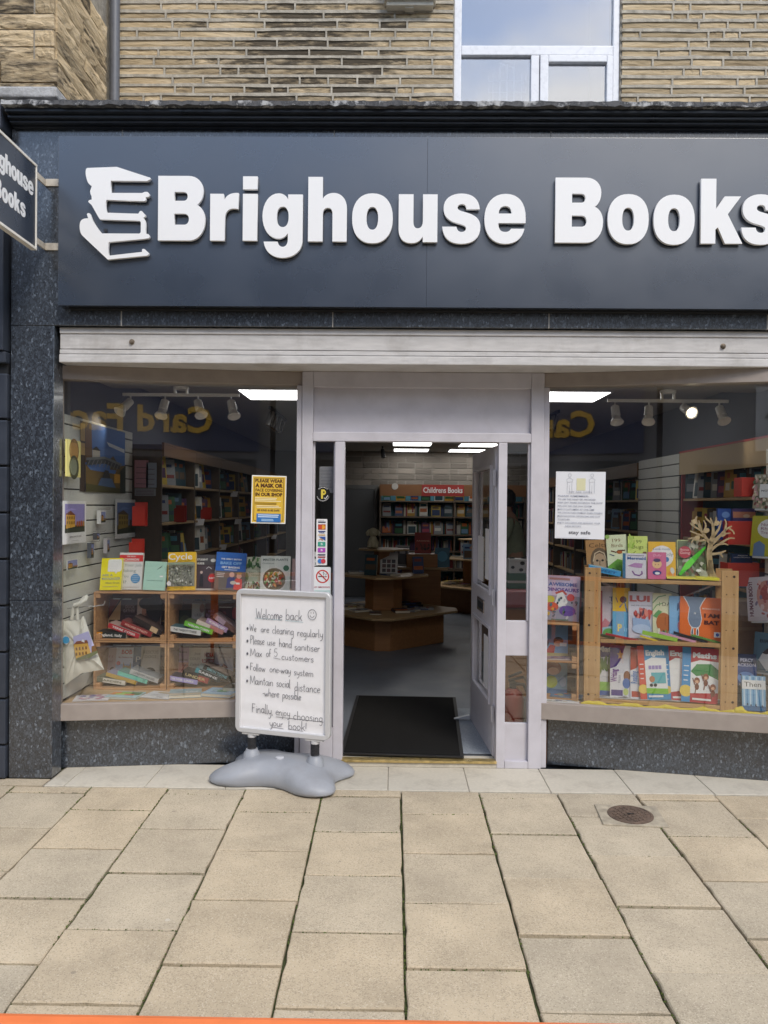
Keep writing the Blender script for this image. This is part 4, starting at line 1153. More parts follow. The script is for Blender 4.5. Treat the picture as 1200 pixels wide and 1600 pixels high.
spot_bar(949, 1138, (626, 627), 618, ((961, 629, 964, 658, .06), (1014, 629, 1013, 657, .06), (1068, 630, 1081, 644, .12), (1124, 631, 1131, 655, .07)), 'white four-lamp spotlight bar with one lit lamp in the right display window', lit=2)
def track(px, py, n, dx, dy, lab):
    c = at_z(px, py, IZ1 - .02)
    t = empty('track_light', c, lab, 'spotlight', 'dark track spotlights further inside')
    MB().box((c.x - .012, c.y - .15, IZ1 - .03), (c.x + .012, c.y + .25 * n, IZ1 - .001)).build('rail', M_DARK, t)
    for i in range(n):
        q = Vector((c.x, c.y + .25 * i, IZ1 - .05)); d = Vector((dx, dy, -1)).normalized()
        MB().tube([q + Vector((0, 0, .02)), q, q + d * .13], [.012, .03, .034], 10).build('lamp_head', M_CHROME if n > 1 else M_DARK, t, smooth=True)
track(425, 640, 4, -.3, -.2, 'dark track of spotlights inside, right of the left window bar')
track(868, 646, 2, -.3, -.2, 'short dark track of spotlights just right of the doorway')
track(598, 700, 1, .1, -.3, 'single dark spotlight high in the doorway, left of the light panel')

# door mat
mt = empty('door_mat', (.15, .8, IZ0), 'large plain black rubber-edged door mat just inside the threshold', 'door mat')
mc = [at_z(531, 1178, IZ0 + .006), at_z(725, 1184, IZ0 + .006), at_z(712, 1090, IZ0 + .006), at_z(557, 1087, IZ0 + .006)]
mc[0].x = min(mc[0].x, at_z(533, 1170, IZ0 + .006).x)
mb = MB(); mb.prism([(p.x, p.y) for p in mc], IZ0 + .004, IZ0 + .010); mb.build('rubber_edge', mat('mat_rubber', (.012, .012, .013), .55), mt)
cc = sum(mc, Vector()) / 4
mb = MB(); mb.prism([(cc.x + (p.x - cc.x) * .94, cc.y + (p.y - cc.y) * .965) for p in mc], IZ0 + .010, IZ0 + .014); mb.build('pile', mat('mat_pile', (.016, .0158, .0155), .95, noise=.3, nscale=200, bump=.8, bscale=400, spec=.1), mt)
mwb = MB(); mwb.prism([(fx['d0'] + .002, .068), (fx['d1'] - .002, .068), (.80, 1.2), (-.30, 1.2)], IZ0 + .0004, IZ0 + .0035)
struct('mat_well', mwb, M_SPECK)
# door stay: chrome foot on the mat edge
ds = empty('door_stop', (dh.x, dh.y, IZ0), 'small clear plastic wedge door stop beside the mat', 'door stop')
wd = MB().hexa([(dh.x - .06, dh.y - .02, IZ0 + .0145), (dh.x + .06, dh.y - .02, IZ0 + .0145), (dh.x + .06, dh.y + .02, IZ0 + .0145), (dh.x - .06, dh.y + .02, IZ0 + .0145),
           (dh.x - .055, dh.y - .018, IZ0 + .018), (dh.x + .055, dh.y - .018, IZ0 + .045), (dh.x + .055, dh.y + .018, IZ0 + .045), (dh.x - .055, dh.y + .018, IZ0 + .018)])
wd.build('wedge', mat('pale_plastic', (.45, .47, .48), .3), ds, bevel=.004)

# =================================================================== HAND LETTERING (single-stroke)
STROKE = {
 'a': (.46, [[(.36, .40), (.22, .48), (.08, .36), (.06, .14), (.18, .02), (.32, .12), (.38, .46)], [(.38, .48), (.37, .10), (.45, .01)]]),
 'b': (.46, [[(.08, 1.0), (.07, .02)], [(.07, .30), (.20, .48), (.36, .40), (.38, .16), (.24, .01), (.08, .08)]]),
 'c': (.40, [[(.36, .40), (.22, .48), (.07, .34), (.06, .14), (.18, .02), (.36, .08)]]),
 'd': (.46, [[(.36, .36), (.22, .46), (.08, .34), (.06, .14), (.18, .02), (.34, .14)], [(.38, 1.0), (.37, .08), (.44, .0)]]),
 'e': (.42, [[(.08, .24), (.34, .30), (.34, .42), (.20, .48), (.08, .34), (.06, .14), (.18, .01), (.37, .08)]]),
 'f': (.32, [[(.32, .92), (.20, 1.0), (.13, .86), (.12, .0)], [(.02, .46), (.28, .48)]]),
 'g': (.46, [[(.36, .40), (.22, .48), (.08, .36), (.06, .16), (.18, .04), (.34, .14)], [(.38, .48), (.37, -.20), (.26, -.40), (.08, -.34)]]),
 'h': (.46, [[(.08, 1.0), (.07, .0)], [(.07, .30), (.22, .48), (.36, .38), (.37, .0)]]),
 'i': (.18, [[(.09, .48), (.09, .0)], [(.09, .66), (.095, .69)]]),
 'j': (.22, [[(.14, .48), (.13, -.24), (.02, -.38)], [(.14, .66), (.145, .69)]]),
 'k': (.44, [[(.08, 1.0), (.07, .0)], [(.36, .50), (.08, .20)], [(.18, .28), (.38, .0)]]),
 'l': (.20, [[(.08, 1.0), (.08, .06), (.16, .0)]]),
 'm': (.66, [[(.07, .48), (.07, .0)], [(.07, .32), (.18, .48), (.30, .40), (.31, .0)], [(.31, .32), (.44, .48), (.56, .38), (.57, .0)]]),
 'n': (.46, [[(.07, .48), (.07, .0)], [(.07, .30), (.22, .48), (.36, .38), (.37, .0)]]),
 'o': (.46, [[(.22, .48), (.08, .36), (.06, .14), (.20, .0), (.36, .12), (.38, .34), (.22, .48)]]),
 'p': (.46, [[(.08, .48), (.07, -.42)], [(.07, .32), (.20, .48), (.36, .40), (.38, .18), (.24, .02), (.08, .10)]]),
 'r': (.34, [[(.07, .48), (.07, .0)], [(.07, .28), (.18, .46), (.32, .44)]]),
 's': (.38, [[(.33, .42), (.20, .48), (.08, .38), (.20, .26), (.32, .14), (.20, .0), (.05, .06)]]),
 't': (.32, [[(.15, .80), (.14, .08), (.26, .0)], [(.02, .52), (.28, .54)]]),
 'u': (.46, [[(.07, .48), (.07, .14), (.18, .0), (.34, .12)], [(.37, .48), (.37, .06), (.44, .0)]]),
 'v': (.40, [[(.04, .48), (.20, .0), (.36, .48)]]),
 'w': (.58, [[(.04, .48), (.15, .0), (.28, .40), (.40, .0), (.53, .48)]]),
 'x': (.42, [[(.05, .48), (.37, .0)], [(.37, .48), (.04, .0)]]),
 'y': (.44, [[(.06, .48), (.08, .18), (.20, .08), (.35, .20)], [(.38, .48), (.34, -.10), (.20, -.38), (.06, -.34)]]),
 'W': (.82, [[(.04, 1.0), (.20, .0), (.38, .72), (.56, .0), (.76, 1.02)]]),
 'P': (.48, [[(.08, 1.0), (.07, .0)], [(.06, .98), (.30, .98), (.40, .78), (.30, .54), (.08, .48)]]),
 'M': (.74, [[(.05, .0), (.10, 1.0), (.34, .20), (.60, 1.0), (.68, .0)]]),
 'F': (.48, [[(.08, 1.0), (.07, .0)], [(.06, .98), (.44, .96)], [(.08, .54), (.36, .54)]]),
 '5': (.46, [[(.38, .98), (.12, .96), (.09, .56), (.28, .58), (.38, .30), (.26, .02), (.05, .08)]]),
 '-': (.30, [[(.04, .30), (.26, .31)]]), ',': (.16, [[(.08, .04), (.04, -.14)]]), '!': (.2, [[(.11, 1.0), (.09, .24)], [(.085, .04), (.09, .0)]]), ' ': (.34, []),
}
def smooth_line(p, n=4):
    if len(p) < 3: return p
    o = []
    for i in range(len(p) - 1):
        p0, p1, p2, p3 = p[max(i - 1, 0)], p[i], p[i + 1], p[min(i + 2, len(p) - 1)]
        for k in range(n):
            t = k / n
            o.append(tuple(.5 * ((2 * p1[a]) + (-p0[a] + p2[a]) * t + (2 * p0[a] - 5 * p1[a] + 4 * p2[a] - p3[a]) * t * t + (-p0[a] + 3 * p1[a] - 3 * p2[a] + p3[a]) * t ** 3) for a in (0, 1)))
    o.append(p[-1]); return o
def stroke_ribbon(mb, pts, w, t=.0004, mi=0):
    n = len(pts)
    if n < 2: return
    L_, R_ = [], []
    for i in range(n):
        a, b = pts[max(i - 1, 0)], pts[min(i + 1, n - 1)]
        dx, dy = b[0] - a[0], b[1] - a[1]; l = math.hypot(dx, dy) or 1e-6
        nx, ny = -dy / l * w / 2, dx / l * w / 2
        L_.append((pts[i][0] + nx, pts[i][1] + ny, t)); R_.append((pts[i][0] - nx, pts[i][1] - ny, t))
    i0 = len(mb.v); mb.v += L_ + R_
    for i in range(n - 1): mb.f.append((i0 + n + i, i0 + n + i + 1, i0 + i + 1, i0 + i)); mb.mi.append(mi)
def handwriting(text, x0, y0, x1, cap, pen, seed=0, slope=0.0, lower=1.0):
    """Write text from (x0,y0) to x1 in the board plane; returns a mesh builder."""
    rnd = random.Random(seed); mb = MB()
    tot = sum(STROKE[c][0] for c in text) or 1
    sx = (x1 - x0) / tot; x = x0
    for c in text:
        w, st_ = STROKE[c]; jy = rnd.gauss(0, cap * .018); js = rnd.uniform(.94, 1.06)
        for pl in st_:
            pts = [(x + px * sx * js, y0 + jy + (x - x0) * slope + py * cap * js + px * sx * slope) for px, py in smooth_line(pl)]
            stroke_ribbon(mb, pts, pen * rnd.uniform(.9, 1.12))
        x += w * sx
    return mb
M_PEN = mat('marker_ink', (.11, .11, .13), .6)
M_PENT = mat('faint_teal_ink', (.30, .45, .50), .6)

# =================================================================== SWING BOARD ON THE PAVEMENT
bc = at_z(442, 1216, .0)
BR = RAD(-17)                                   # turned so its right side comes forward
bz = pav_z(bc.y)
board = empty('pavement_sign', (bc.x, bc.y, bz), 'swinging poster board with handwritten shop rules on a grey moulded base', 'pavement sign', rot=(0, 0, BR))
BW, BH, BZ0 = .600, .850, .255
yb = 0
# moulded base: four-lobed, domed, with a waist
def base_outline(a):
    c, s = math.cos(a), math.sin(a)
    lobes = ((.265, .175), (.265, -.175), (-.265, .175), (-.265, -.175))
    # radius from a smooth union of a bar and four feet
    lo, hi = 0.0, .6
    for _ in range(22):
        m_ = (lo + hi) / 2; x, y = m_ * c, m_ * s
        f = 0
        for lx, ly in lobes: f += math.exp(-(((x - lx * .98) / .125) ** 2 + ((y - ly) / .085) ** 2))
        f += 1.15 * math.exp(-((x / .33) ** 4 + (y / .175) ** 4))
        if f > .42: lo = m_
        else: hi = m_
    return lo
NA = 96
prof = [(1.0, .012), (1.005, .03), (.985, .052), (.94, .072), (.86, .092), (.74, .108), (.58, .120), (.40, .127), (.2, .130), (.05, .131)]
mb = MB(); rings = []
for f, h in [(.97, .0)] + prof:
    i0 = len(mb.v)
    for j in range(NA):
        a = 2 * math.pi * j / NA; r = base_outline(a) * f
        x, y = r * math.cos(a), r * math.sin(a)
        hh = h * (1 - .30 * min(1, abs(x) / .38) ** 2) * (1 - .10 * (abs(y) / .25) ** 2)
        # shallow scoop along the middle front, as in the moulding
        mb.v.append((x, y, hh))
    rings.append(i0)
for r0, r1 in zip(rings, rings[1:]):
    for j in range(NA): mb.f.append((r0 + j, r0 + (j + 1) % NA, r1 + (j + 1) % NA, r1 + j)); mb.mi.append(0)
mb.f.append(tuple(rings[0] + j for j in range(NA))[::-1]); mb.mi.append(0)
mb.f.append(tuple(rings[-1] + j for j in range(NA))); mb.mi.append(0)
base = mb.build('base', M_BASEP, board, world=False, smooth=True)
MB().lathe([(.026, .0), (.026, .010), (.020, .014), (.0, .014)], c=(.0, -.045, .123), n=20).build('filler_cap', mat('pale_grey_cap', (.50, .51, .54), .4), base, world=False, smooth=True)
for sx_ in (-1, 1):
    xs_ = sx_ * .205
    MB().lathe([(.055, .085), (.048, .128), (.038, .140), (.034, .152)], c=(xs_, 0, 0), n=20).build('socket', M_BASEP, base, world=False, smooth=True)
    coil = [(xs_ + .022 * math.cos(t * .7), .022 * math.sin(t * .7), .148 + .075 * t / 80) for t in range(81)]
    MB().tube(coil, .0048, 6).tube([(xs_, 0, .14), (xs_, 0, .23)], .014, 10).build('spring', mat('spring_steel', (.06, .06, .065), .4, metal=.6), board, world=False, smooth=True)
    MB().lathe([(.026, .222), (.026, .236), (.018, .240)], c=(xs_, 0, 0), n=16).box((xs_ - .055, -.022, .240), (xs_ + .055, .022, .262)).build('clamp', M_SILVER, board, world=False)
# frame: rounded aluminium corners, poster behind clear sheet
def rrect(w, h, r, n=6):
    o = []
    for cx, cy, a0 in ((w / 2 - r, h / 2 - r, 0), (-w / 2 + r, h / 2 - r, 90), (-w / 2 + r, -h / 2 + r, 180), (w / 2 - r, -h / 2 + r, 270)):
        for k_ in range(n + 1): a = RAD(a0 + 90 * k_ / n); o.append((cx + r * math.cos(a), cy + r * math.sin(a)))
    return o
cz_ = BZ0 + BH / 2
fm = outline_mesh([rrect(BW, BH, .034), rrect(BW - .046, BH - .046, .004)[::-1]], .030, bevel=.004)
add('frame', fm, M_SILVER, board, loc=(0, .006, cz_), rot=(RAD(90), 0, 0))
add('backing_panel', outline_mesh([rrect(BW - .05, BH - .05, .004)], .010), M_UPVC, board, loc=(0, .004, cz_), rot=(RAD(90), 0, 0))
# poster sheet, slightly buckled towards the foot
mb = MB(); nx, nz = 26, 40; pw, ph = BW - .042, BH - .042; rnd = random.Random(2)
for j in range(nz + 1):
    for i in range(nx + 1):
        x, z_ = -pw / 2 + pw * i / nx, -ph / 2 + ph * j / nz
        v = j / nz; amp = .0006 + .0030 * math.exp(-((v - .12) / .12) ** 2)
        mb.v.append((x, -.0105 - amp * (math.sin(z_ * 60 + x * 6 + .8 * math.sin(x * 9)) * .5 + .5), z_))
for j in range(nz):
    for i in range(nx):
        a = j * (nx + 1) + i; mb.f.append((a, a + 1, a + nx + 2, a + nx + 1)); mb.mi.append(0)
poster = mb.build('poster', M_PAPER, board, world=False, smooth=True); poster.location = (0, 0, cz_)
def ptx(u, v):                                  # zoomed-photo coordinates on the poster -> board metres
    return (-BW / 2 + BW * (u - 148) / 670.0, BH / 2 - BH * v)
def line(text, u0, u1, v, cap, seed, pen=.0036, slope=-.012, m=M_PEN):
    x0, y0 = ptx(u0, v); x1, _ = ptx(u1, v)
    o = handwriting(text, x0, y0, x1, cap, pen, seed, slope).build('handwritten_line', m, board, world=False)
    o.location = (0, -.0150, cz_); o.rotation_euler = (RAD(90), 0, 0); return o
zc_ = lambda y, x: (y - (120 + (x - 148) * .058)) / (985 + (x - 148) * .03)     # photo row -> fraction down the board
rows_ = [('Welcome', 285, 478, 325, .060), ('back', 500, 622, 338, .062), ('We', 240, 290, 412, .042), ('are', 322, 384, 420, .042), ('cleaning', 405, 562, 430, .050), ('regularly', 585, 768, 448, .046),
         ('Please', 245, 350, 500, .050), ('use', 368, 430, 510, .042), ('hand', 455, 548, 524, .052), ('sanitiser', 565, 748, 545, .048), ('Max', 245, 334, 586, .046), ('of', 362, 398, 590, .046), ('5', 418, 448, 588, .046), ('customers', 474, 704, 612, .044),
         ('Follow', 245, 358, 686, .044), ('one-way', 388, 544, 698, .044), ('system', 562, 702, 718, .044), ('Maintain', 245, 416, 780, .050), ('social', 438, 540, 798, .050), ('distance', 568, 752, 826, .054),
         ('-where', 338, 460, 864, .046), ('possible', 482, 618, 880, .048), ('Finally,', 260, 416, 978, .056), ('enjoy', 434, 540, 996, .048), ('choosing', 562, 772, 1024, .054), ('your', 390, 490, 1070, .044), ('book!', 526, 660, 1092, .052)]
for i, (t, u0, u1, yy_, cap) in enumerate(rows_):
    v = zc_(yy_, u0); line(t, u0, u1, v, cap, i, .0027 if i > 1 else .0029)
ul = MB()
for u0, u1, y0, m_ in ((278, 478, 322, 0), (500, 628, 342, 0), (415, 465, 600, 1), (436, 775, 1008, 1), (400, 492, 1078, 1), (526, 632, 1092, 1)):
    x0, y_ = ptx(u0, zc_(y0, u0)); x1, _ = ptx(u1, 0); stroke_ribbon(ul, [(x0, y_), ((x0 + x1) / 2, y_ - .002), (x1, y_ - .0045)], .0024, mi=m_)
o = ul.build('underlines', [M_PENT, M_PEN], board, world=False); o.location = (0, -.0150, cz_); o.rotation_euler = (RAD(90), 0, 0); o['kind'] = 'stuff'
for y0 in (395, 482, 570, 664, 760):
    x, y_ = ptx(224, zc_(y0, 224))
    o = add('bullet', outline_mesh([ellipse(x, y_, .0062, .0085)], .0003), M_PEN, board, loc=(0, -.0150, cz_), rot=(RAD(90), 0, 0))
sm = MB(); x, y_ = ptx(690, zc_(304, 690))
stroke_ribbon(sm, ellipse(x, y_, .026, .030, 28) + [(x + .026, y_)], .0030)
stroke_ribbon(sm, [(x - .013, y_ - .004), (x - .007, y_ - .014), (x + .004, y_ - .016), (x + .014, y_ - .005)], .0028)
for dx in (-.007, .008): stroke_ribbon(sm, [(x + dx, y_ + .014), (x + dx, y_ + .007)], .0034)
o = sm.build('smiley', M_PEN, board, world=False); o.location = (0, -.0150, cz_); o.rotation_euler = (RAD(90), 0, 0)
# wheels under the right-hand lobe
for sx_, sy_ in ((.345, -.175), (.345, .175)):
    MB().lathe([(.022, -.012), (.026, -.008), (.026, .008), (.022, .012)], c=(sx_, sy_, .026), n=14, axis=Matrix.Rotation(RAD(90), 3, 'Y')).build('wheel', mat('pale_wheel', (.45, .45, .43), .5), board, world=False, smooth=True)

# =================================================================== BOOKS
PAGE = flat((.62, .58, .48), .8)
H = srgb
def merge_text(mb, body, cx, cy, size, width, mi, bold=0.0, z=0.0, rot=0.0, align='CENTER', shear=0.0):
    me = text_mesh(body, size, bold, 0, width, align, shear)
    i0 = len(mb.v); c, s = math.cos(rot), math.sin(rot)
    for v in me.vertices: mb.v.append((cx + v.co.x * c - v.co.y * s, cy + v.co.x * s + v.co.y * c, z))
    for p in me.polygons: mb.f.append(tuple(i0 + k for k in p.vertices)); mb.mi.append(mi)
    bpy.data.meshes.remove(me)
class Art:
    """Cover print: flat shapes in cover units (0..1 across, 0..1 up), stacked in thin layers."""
    def __init__(s, w, h): s.w, s.h, s.mb, s.mats, s.n = w, h, MB(), [], 0
    def mi(s, col):
        m = flat(col, .45)
        if m not in s.mats: s.mats.append(m)
        return s.mats.index(m)
    def z(s): s.n += 1; return .0004 + .00022 * s.n
    def poly(s, pts, col):
        z = s.z(); s.mb.face([((x - .5) * s.w, y * s.h, z) for x, y in pts], s.mi(col)); return s
    def rect(s, x0, y0, x1, y1, col): return s.poly([(x0, y0), (x1, y0), (x1, y1), (x0, y1)], col)
    def oval(s, cx, cy, rx, ry, col, rot=0, n=16): return s.poly(ellipse(cx, cy, rx, ry, n, rot), col)
    def disc(s, cx, cy, r, col): return s.poly(ellipse(cx, cy, r, r * s.w / s.h, 18), col)
    def line(s, pts, wid, col):
        z = s.z(); stroke_ribbon(s.mb, [((x - .5) * s.w, y * s.h) for x, y in pts], wid * s.w, z, s.mi(col)); return s
    def text(s, body, cx, cy, size, col, width=None, bold=.02, rot=0.0, shear=0.0):
        z = s.z(); merge_text(s.mb, body, (cx - .5) * s.w, cy * s.h, size * s.h, width * s.w if width else None, s.mi(col), bold, z, rot, shear=shear); return s
    def lines(s, x0, x1, y0, y1, n, col, frac=.45, seed=0):
        r = random.Random(seed)
        for i in range(n):
            y = y0 + (y1 - y0) * (i + .5) / n; t = (y1 - y0) / n * frac
            s.rect(x0, y - t / 2, x1 - r.uniform(0, .25) * (x1 - x0), y + t / 2, col)
        return s
    def blots(s, x0, y0, x1, y1, n, cols, seed=0, r=(.02, .07)):
        g = random.Random(seed)
        for i in range(n): s.oval(g.uniform(x0, x1), g.uniform(y0, y1), g.uniform(*r), g.uniform(*r) * .8, g.choice(cols), g.uniform(0, 3), 9)
        return s
def art(fn, w, h):
    a = Art(w, h); fn(a); return a
BOOKS = []
def make_book(label, pos, w, h, t, cover, fn=None, yaw=0.0, lean=12.0, roll=0.0, group='books in the window displays', hard=True, spine=None, cat='book', name='book', flat_lie=False):
    """Front cover faces local -y; leaning back on its lower edge. pos = middle of the lower front edge."""
    root = empty(name, pos, label, cat, group)
    if flat_lie: lean = 90.0
    root.rotation_euler = (Matrix.Rotation(yaw, 3, 'Z') @ Matrix.Rotation(-RAD(lean), 3, 'X') @ Matrix.Rotation(RAD(roll), 3, 'Y')).to_euler()
    root.location.z += t * math.sin(RAD(lean)) + .0008 + abs(math.sin(RAD(roll))) * w / 2 * (0 if flat_lie else 1)
    c = .0016
    mb = MB(); mb.box((-w / 2, 0, 0), (w / 2, c, h)).box((-w / 2, t - c, 0), (w / 2, t, h)).box((-w / 2, c, 0), (-w / 2 + c, t - c, h))
    mb.build('cover', flat(cover, .4), root, world=False)
    MB().box((-w / 2 + c, c, .002), (w / 2 - .002, t - c, h - .002)).build('pages', PAGE, root, world=False)
    if fn:
        a = art(fn, w, h)
        o = a.mb.build('cover_print', a.mats, root, world=False); o.rotation_euler = (RAD(90), 0, 0)
    BOOKS.append(root)
    return root
def fit(x0, x1, ytop, ybot, Y, lean=12.0, plane=None):
    """size in metres of a cover seen between these photo columns and rows at depth Y"""
    if plane: p = at_plane((x0 + x1) / 2, ybot, *plane); a, b = at_plane(x0, ybot, *plane), at_plane(x1, ybot, *plane); q = at_plane((x0 + x1) / 2, ytop, *plane)
    else: p = at_y((x0 + x1) / 2, ybot, Y); a, b = at_y(x0, ybot, Y), at_y(x1, ybot, Y); q = at_y((x0 + x1) / 2, ytop, Y)
    return p, (b - a).length, (q.z - p.z) / math.cos(RAD(lean))
def face_out(label, x0, x1, ytop, ybot, Y, z, cover, fn=None, t=.02, lean=12, yaw=0.0, roll=0.0, plane=None, **k):
    p, w, h = fit(x0, x1, ytop, ybot, Y, lean, plane)
    return make_book(label, (p.x, p.y, z), w, h, t, cover, fn, yaw, lean, roll, **k)
def lying(label, xa, ya, xb, yb, Y, thick, cover, spine_col, text=None, tcol=(.9, .9, .9), depth=.13, yaw=0.0, band=None, group='books in the window displays', plane=None):
    """Paperback on its side, spine to the street, running from pixel a to pixel b (lower spine edge)."""
    A, B = (at_plane(xa, ya, *plane), at_plane(xb, yb, *plane)) if plane else (at_y(xa, ya, Y), at_y(xb, yb, Y))
    L_ = (B - A).length; tilt = math.atan2(B.z - A.z, math.hypot(B.x - A.x, B.y - A.y)); yw = math.atan2(B.y - A.y, B.x - A.x)
    root = empty('book', A, label, 'book', group)
    root.rotation_euler = (Matrix.Rotation(yw + yaw, 3, 'Z') @ Matrix.Rotation(-tilt, 3, 'Y')).to_euler()
    c = .0015
    mb = MB(); mb.box((0, 0, 0), (L_, depth, c)).box((0, 0, thick - c), (L_, depth, thick)); mb.build('cover', flat(cover, .4), root, world=False)
    MB().box((0, -.0008, 0), (L_, c, thick)).build('spine', flat(spine_col, .4), root, world=False)
    MB().box((.002, c, c), (L_ - .002, depth - .002, thick - c)).build('pages', PAGE, root, world=False)
    if text or band:
        a = Art(L_, thick)
        if band: a.rect(band[0], 0.02, band[1], .98, band[2])
        if text: a.text(text, .5, .48, .62, tcol, .74, .02)
        o = a.mb.build('spine_print', a.mats, root, world=False); o.rotation_euler = (RAD(90), 0, 0); o.location = (L_ / 2, -.001, 0)
    BOOKS.append(root)
    return root
W_, K_ = (.8, .8, .79), (.03, .03, .03)

# ------------------------------------------------------------------ slatwall on the left, cards and bag
def slatwall(name, label, X, y0, y1, z0, z1, face, pitch=.1, dz=0.0):
    t = empty(name, (X, (y0 + y1) / 2, z0), label, 'slatwall')
    m = mat('slatwall_laminate', (.56, .57, .53), .45, noise=.03)
    MB().box((min(X, X + face * .012), y0, z0), (max(X, X + face * .012) , y1, z1)).build('core', M_DARK, t)
    z = z0
    while z < z1 - .01:
        zt_ = min(z + pitch - .009, z1)
        MB().box((min(X - face * .001, X - face * .011), y0 + .001, z), (max(X - face * .001, X - face * .011), y1 - .001, zt_)).build('slat', m, t, bevel=.002)
        z += pitch
    return t
SLX = -2.034
MB_ = MB().box((IX0, -.150, .39), (SLX + .012, -.128, 2.44)); props(MB_.build('corner_post', mat('slatwall_laminate', (.56, .57, .53), .45, noise=.03)), 'white corner post beside the left window slatwall', 'post')
slatwall('slatwall_panel', 'white grooved slatwall panel down the left side of the left window', SLX, -.125, 1.16, .41, 2.165, -1)
def wall_card(label, pts, X, m_fn, name='print', cat='print', bg=(.70, .71, .70), t=.003, art_box=(0, 0, 1, 1)):
    """flat card hung on the side slatwall; pts = near-top, far-top, far-bottom photo pixels"""
    a, b, c = (at_x(px, py, X) for px, py in pts)
    w, h = (b.xy - a.xy).length, abs(b.z - c.z)
    root = empty(name, (X, (a.y + b.y) / 2, c.z), label, cat)
    Rm = Matrix(((0, 0, 1), (1, 0, 0), (0, 1, 0)))      # x -> +Y, y -> +Z, z -> +X
    tilt = Matrix.Rotation(RAD(-3), 3, 'Y')
    e = (Rm).to_euler()
    MB().box((-w / 2, 0, 0), (w / 2, h, t)).build('card', flat(bg, .35), root, world=False).rotation_euler = e
    ar = Art(w, h); m_fn(ar)
    o = ar.mb.build('printed_picture', ar.mats, root, world=False); o.rotation_euler = e; o.location = (t, 0, 0)
    return root
def town(a, x0, y0, x1, y1, sky, build, roof, ground, seed=0):
    g = random.Random(seed); X = lambda u: x0 + (x1 - x0) * u; Y = lambda v: y0 + (y1 - y0) * v
    a.rect(x0, y0, x1, y1, sky); a.poly([(X(0), Y(.75)), (X(.3), Y(.85)), (X(.6), Y(.8)), (X(.3), Y(.78))], tuple(min(1, c * 1.35) for c in sky))
    a.poly([(X(0), Y(.28)), (X(1), Y(.22)), (X(1), Y(.0)), (X(0), Y(.0))], ground)
    a.poly([(X(.05), Y(.15)), (X(.05), Y(.66)), (X(.5), Y(.60)), (X(.5), Y(.2))], build); a.poly([(X(.03), Y(.66)), (X(.27), Y(.76)), (X(.53), Y(.60)), (X(.05), Y(.63))], roof)
    for i in range(4):
        for j in range(2): a.rect(X(.09 + i * .105), Y(.30 + j * .17), X(.14 + i * .105), Y(.40 + j * .17), tuple(c * .3 for c in build))
    for i in range(4): a.poly([(X(.55 + i * .11), Y(.2)), (X(.55 + i * .11), Y(.34 + g.random() * .12)), (X(.63 + i * .11), Y(.32 + g.random() * .1)), (X(.63 + i * .11), Y(.2))], tuple(c * g.uniform(.25, .7) for c in build))
def big_poster(a):
    a.rect(0, 0, 1, 1, H('4a6fae')); a.rect(0, 0, .10, 1, H('3a2c22')); a.poly([(.1, 1), (.22, 1), (.24, .45), (.1, .42)], H('6a4a26')); a.rect(.0, .72, .09, .97, H('a88b52')); a.rect(.0, .52, .09, .69, H('a88b52'))
    a.poly([(.55, .78), (.98, .72), (.98, .66), (.6, .72)], H('cfd6df')); a.rect(.24, .42, .40, .62, H('b9b6ac')); a.poly([(.22, .62), (.32, .68), (.42, .62)], H('34302c'))
    a.poly([(.62, .36), (.62, .52), (.70, .58), (.78, .50), (.78, .36)], H('5d5136')); a.poly([(.10, .0), (1, .0), (1, .46), (.8, .42), (.75, .30), (.2, .32), (.10, .4)], H('6f5a2c'))
    a.poly([(.12, .38), (.5, .44), (.86, .38), (.86, .46), (.5, .53), (.12, .46)], H('3d4148'))
    for i in range(9): a.line([(.14 + i * .08, .38), (.20 + i * .08, .48)], .012, H('767a7e'))
    a.line([(.1, .47), (.5, .53), (.9, .46)], .02, H('777c80'))
    a.poly([(.3, .02), (.42, .22), (.66, .22), (.8, .02)], H('4e688c')); a.rect(.72, .16, .95, .30, H('c08f34')); a.poly([(.44, .22), (.5, .34), (.58, .34), (.63, .22)], H('2c2a2a')); a.poly([(.1, .0), (.9, .0), (.9, .07), (.1, .12)], H('49461f'))
    a.poly([(.86, .36), (1, .46), (1, .0), (.86, .0)], H('243024'))
wall_card('large travel-style poster of an iron bridge under blue sky on the slatwall', ((125, 660), (195, 676), (195, 771)), SLX + .013, big_poster, 'poster', 'poster', (.3, .3, .28), .002)
def booklet(a):
    a.rect(0, 0, 1, 1, H('e9df8e')); a.disc(.5, .72, .36, H('8f6a2c')); a.disc(.5, .72, .30, H('b98c46')); a.disc(.5, .26, .36, H('4c4f38')); a.disc(.46, .28, .26, H('8d937a'))
    a.text('Brighouse', .5, .96, .06, H('6a5a20'), .5); a.text('Yorkshire', .5, .49, .06, H('6a5a20'), .5); a.text('history', .5, .04, .04, H('6a5a20'), .6)
def print_a(a): town(a, .07, .26, .93, .93, H('8b84b8'), H('d0a042'), H('7b4a34'), H('3c4335'), 1); a.text('BRIGHOUSE', .5, .16, .055, (.25, .25, .25), .5); a.rect(.35, .06, .62, .075, (.5, .5, .5))
def print_b(a): town(a, .06, .12, .94, .92, H('5c6f9a'), H('8c7434'), H('4a3a2a'), H('343a2c'), 2); a.rect(.5, .05, .8, .065, (.5, .5, .5))
wall_card('white-bordered print of a yellow town hall, near the glass', ((98, 783), (134, 783), (141, 846)), SLX + .04, print_a)
wall_card('white-bordered print of dark rooftops, beside the dark shelves', ((180, 780), (218, 781), (217, 838)), SLX + .025, print_b)
wall_card('tall pale yellow booklet with two round photos on the slatwall', ((102, 688), (123, 690), (133, 747)), SLX + .05, booklet, 'booklet', 'booklet', H('e9df8e'), .012)
def coaster(a): town(a, .05, .05, .95, .95, H('7f86b4'), H('c69338'), H('6b3a28'), H('384030'), 3)
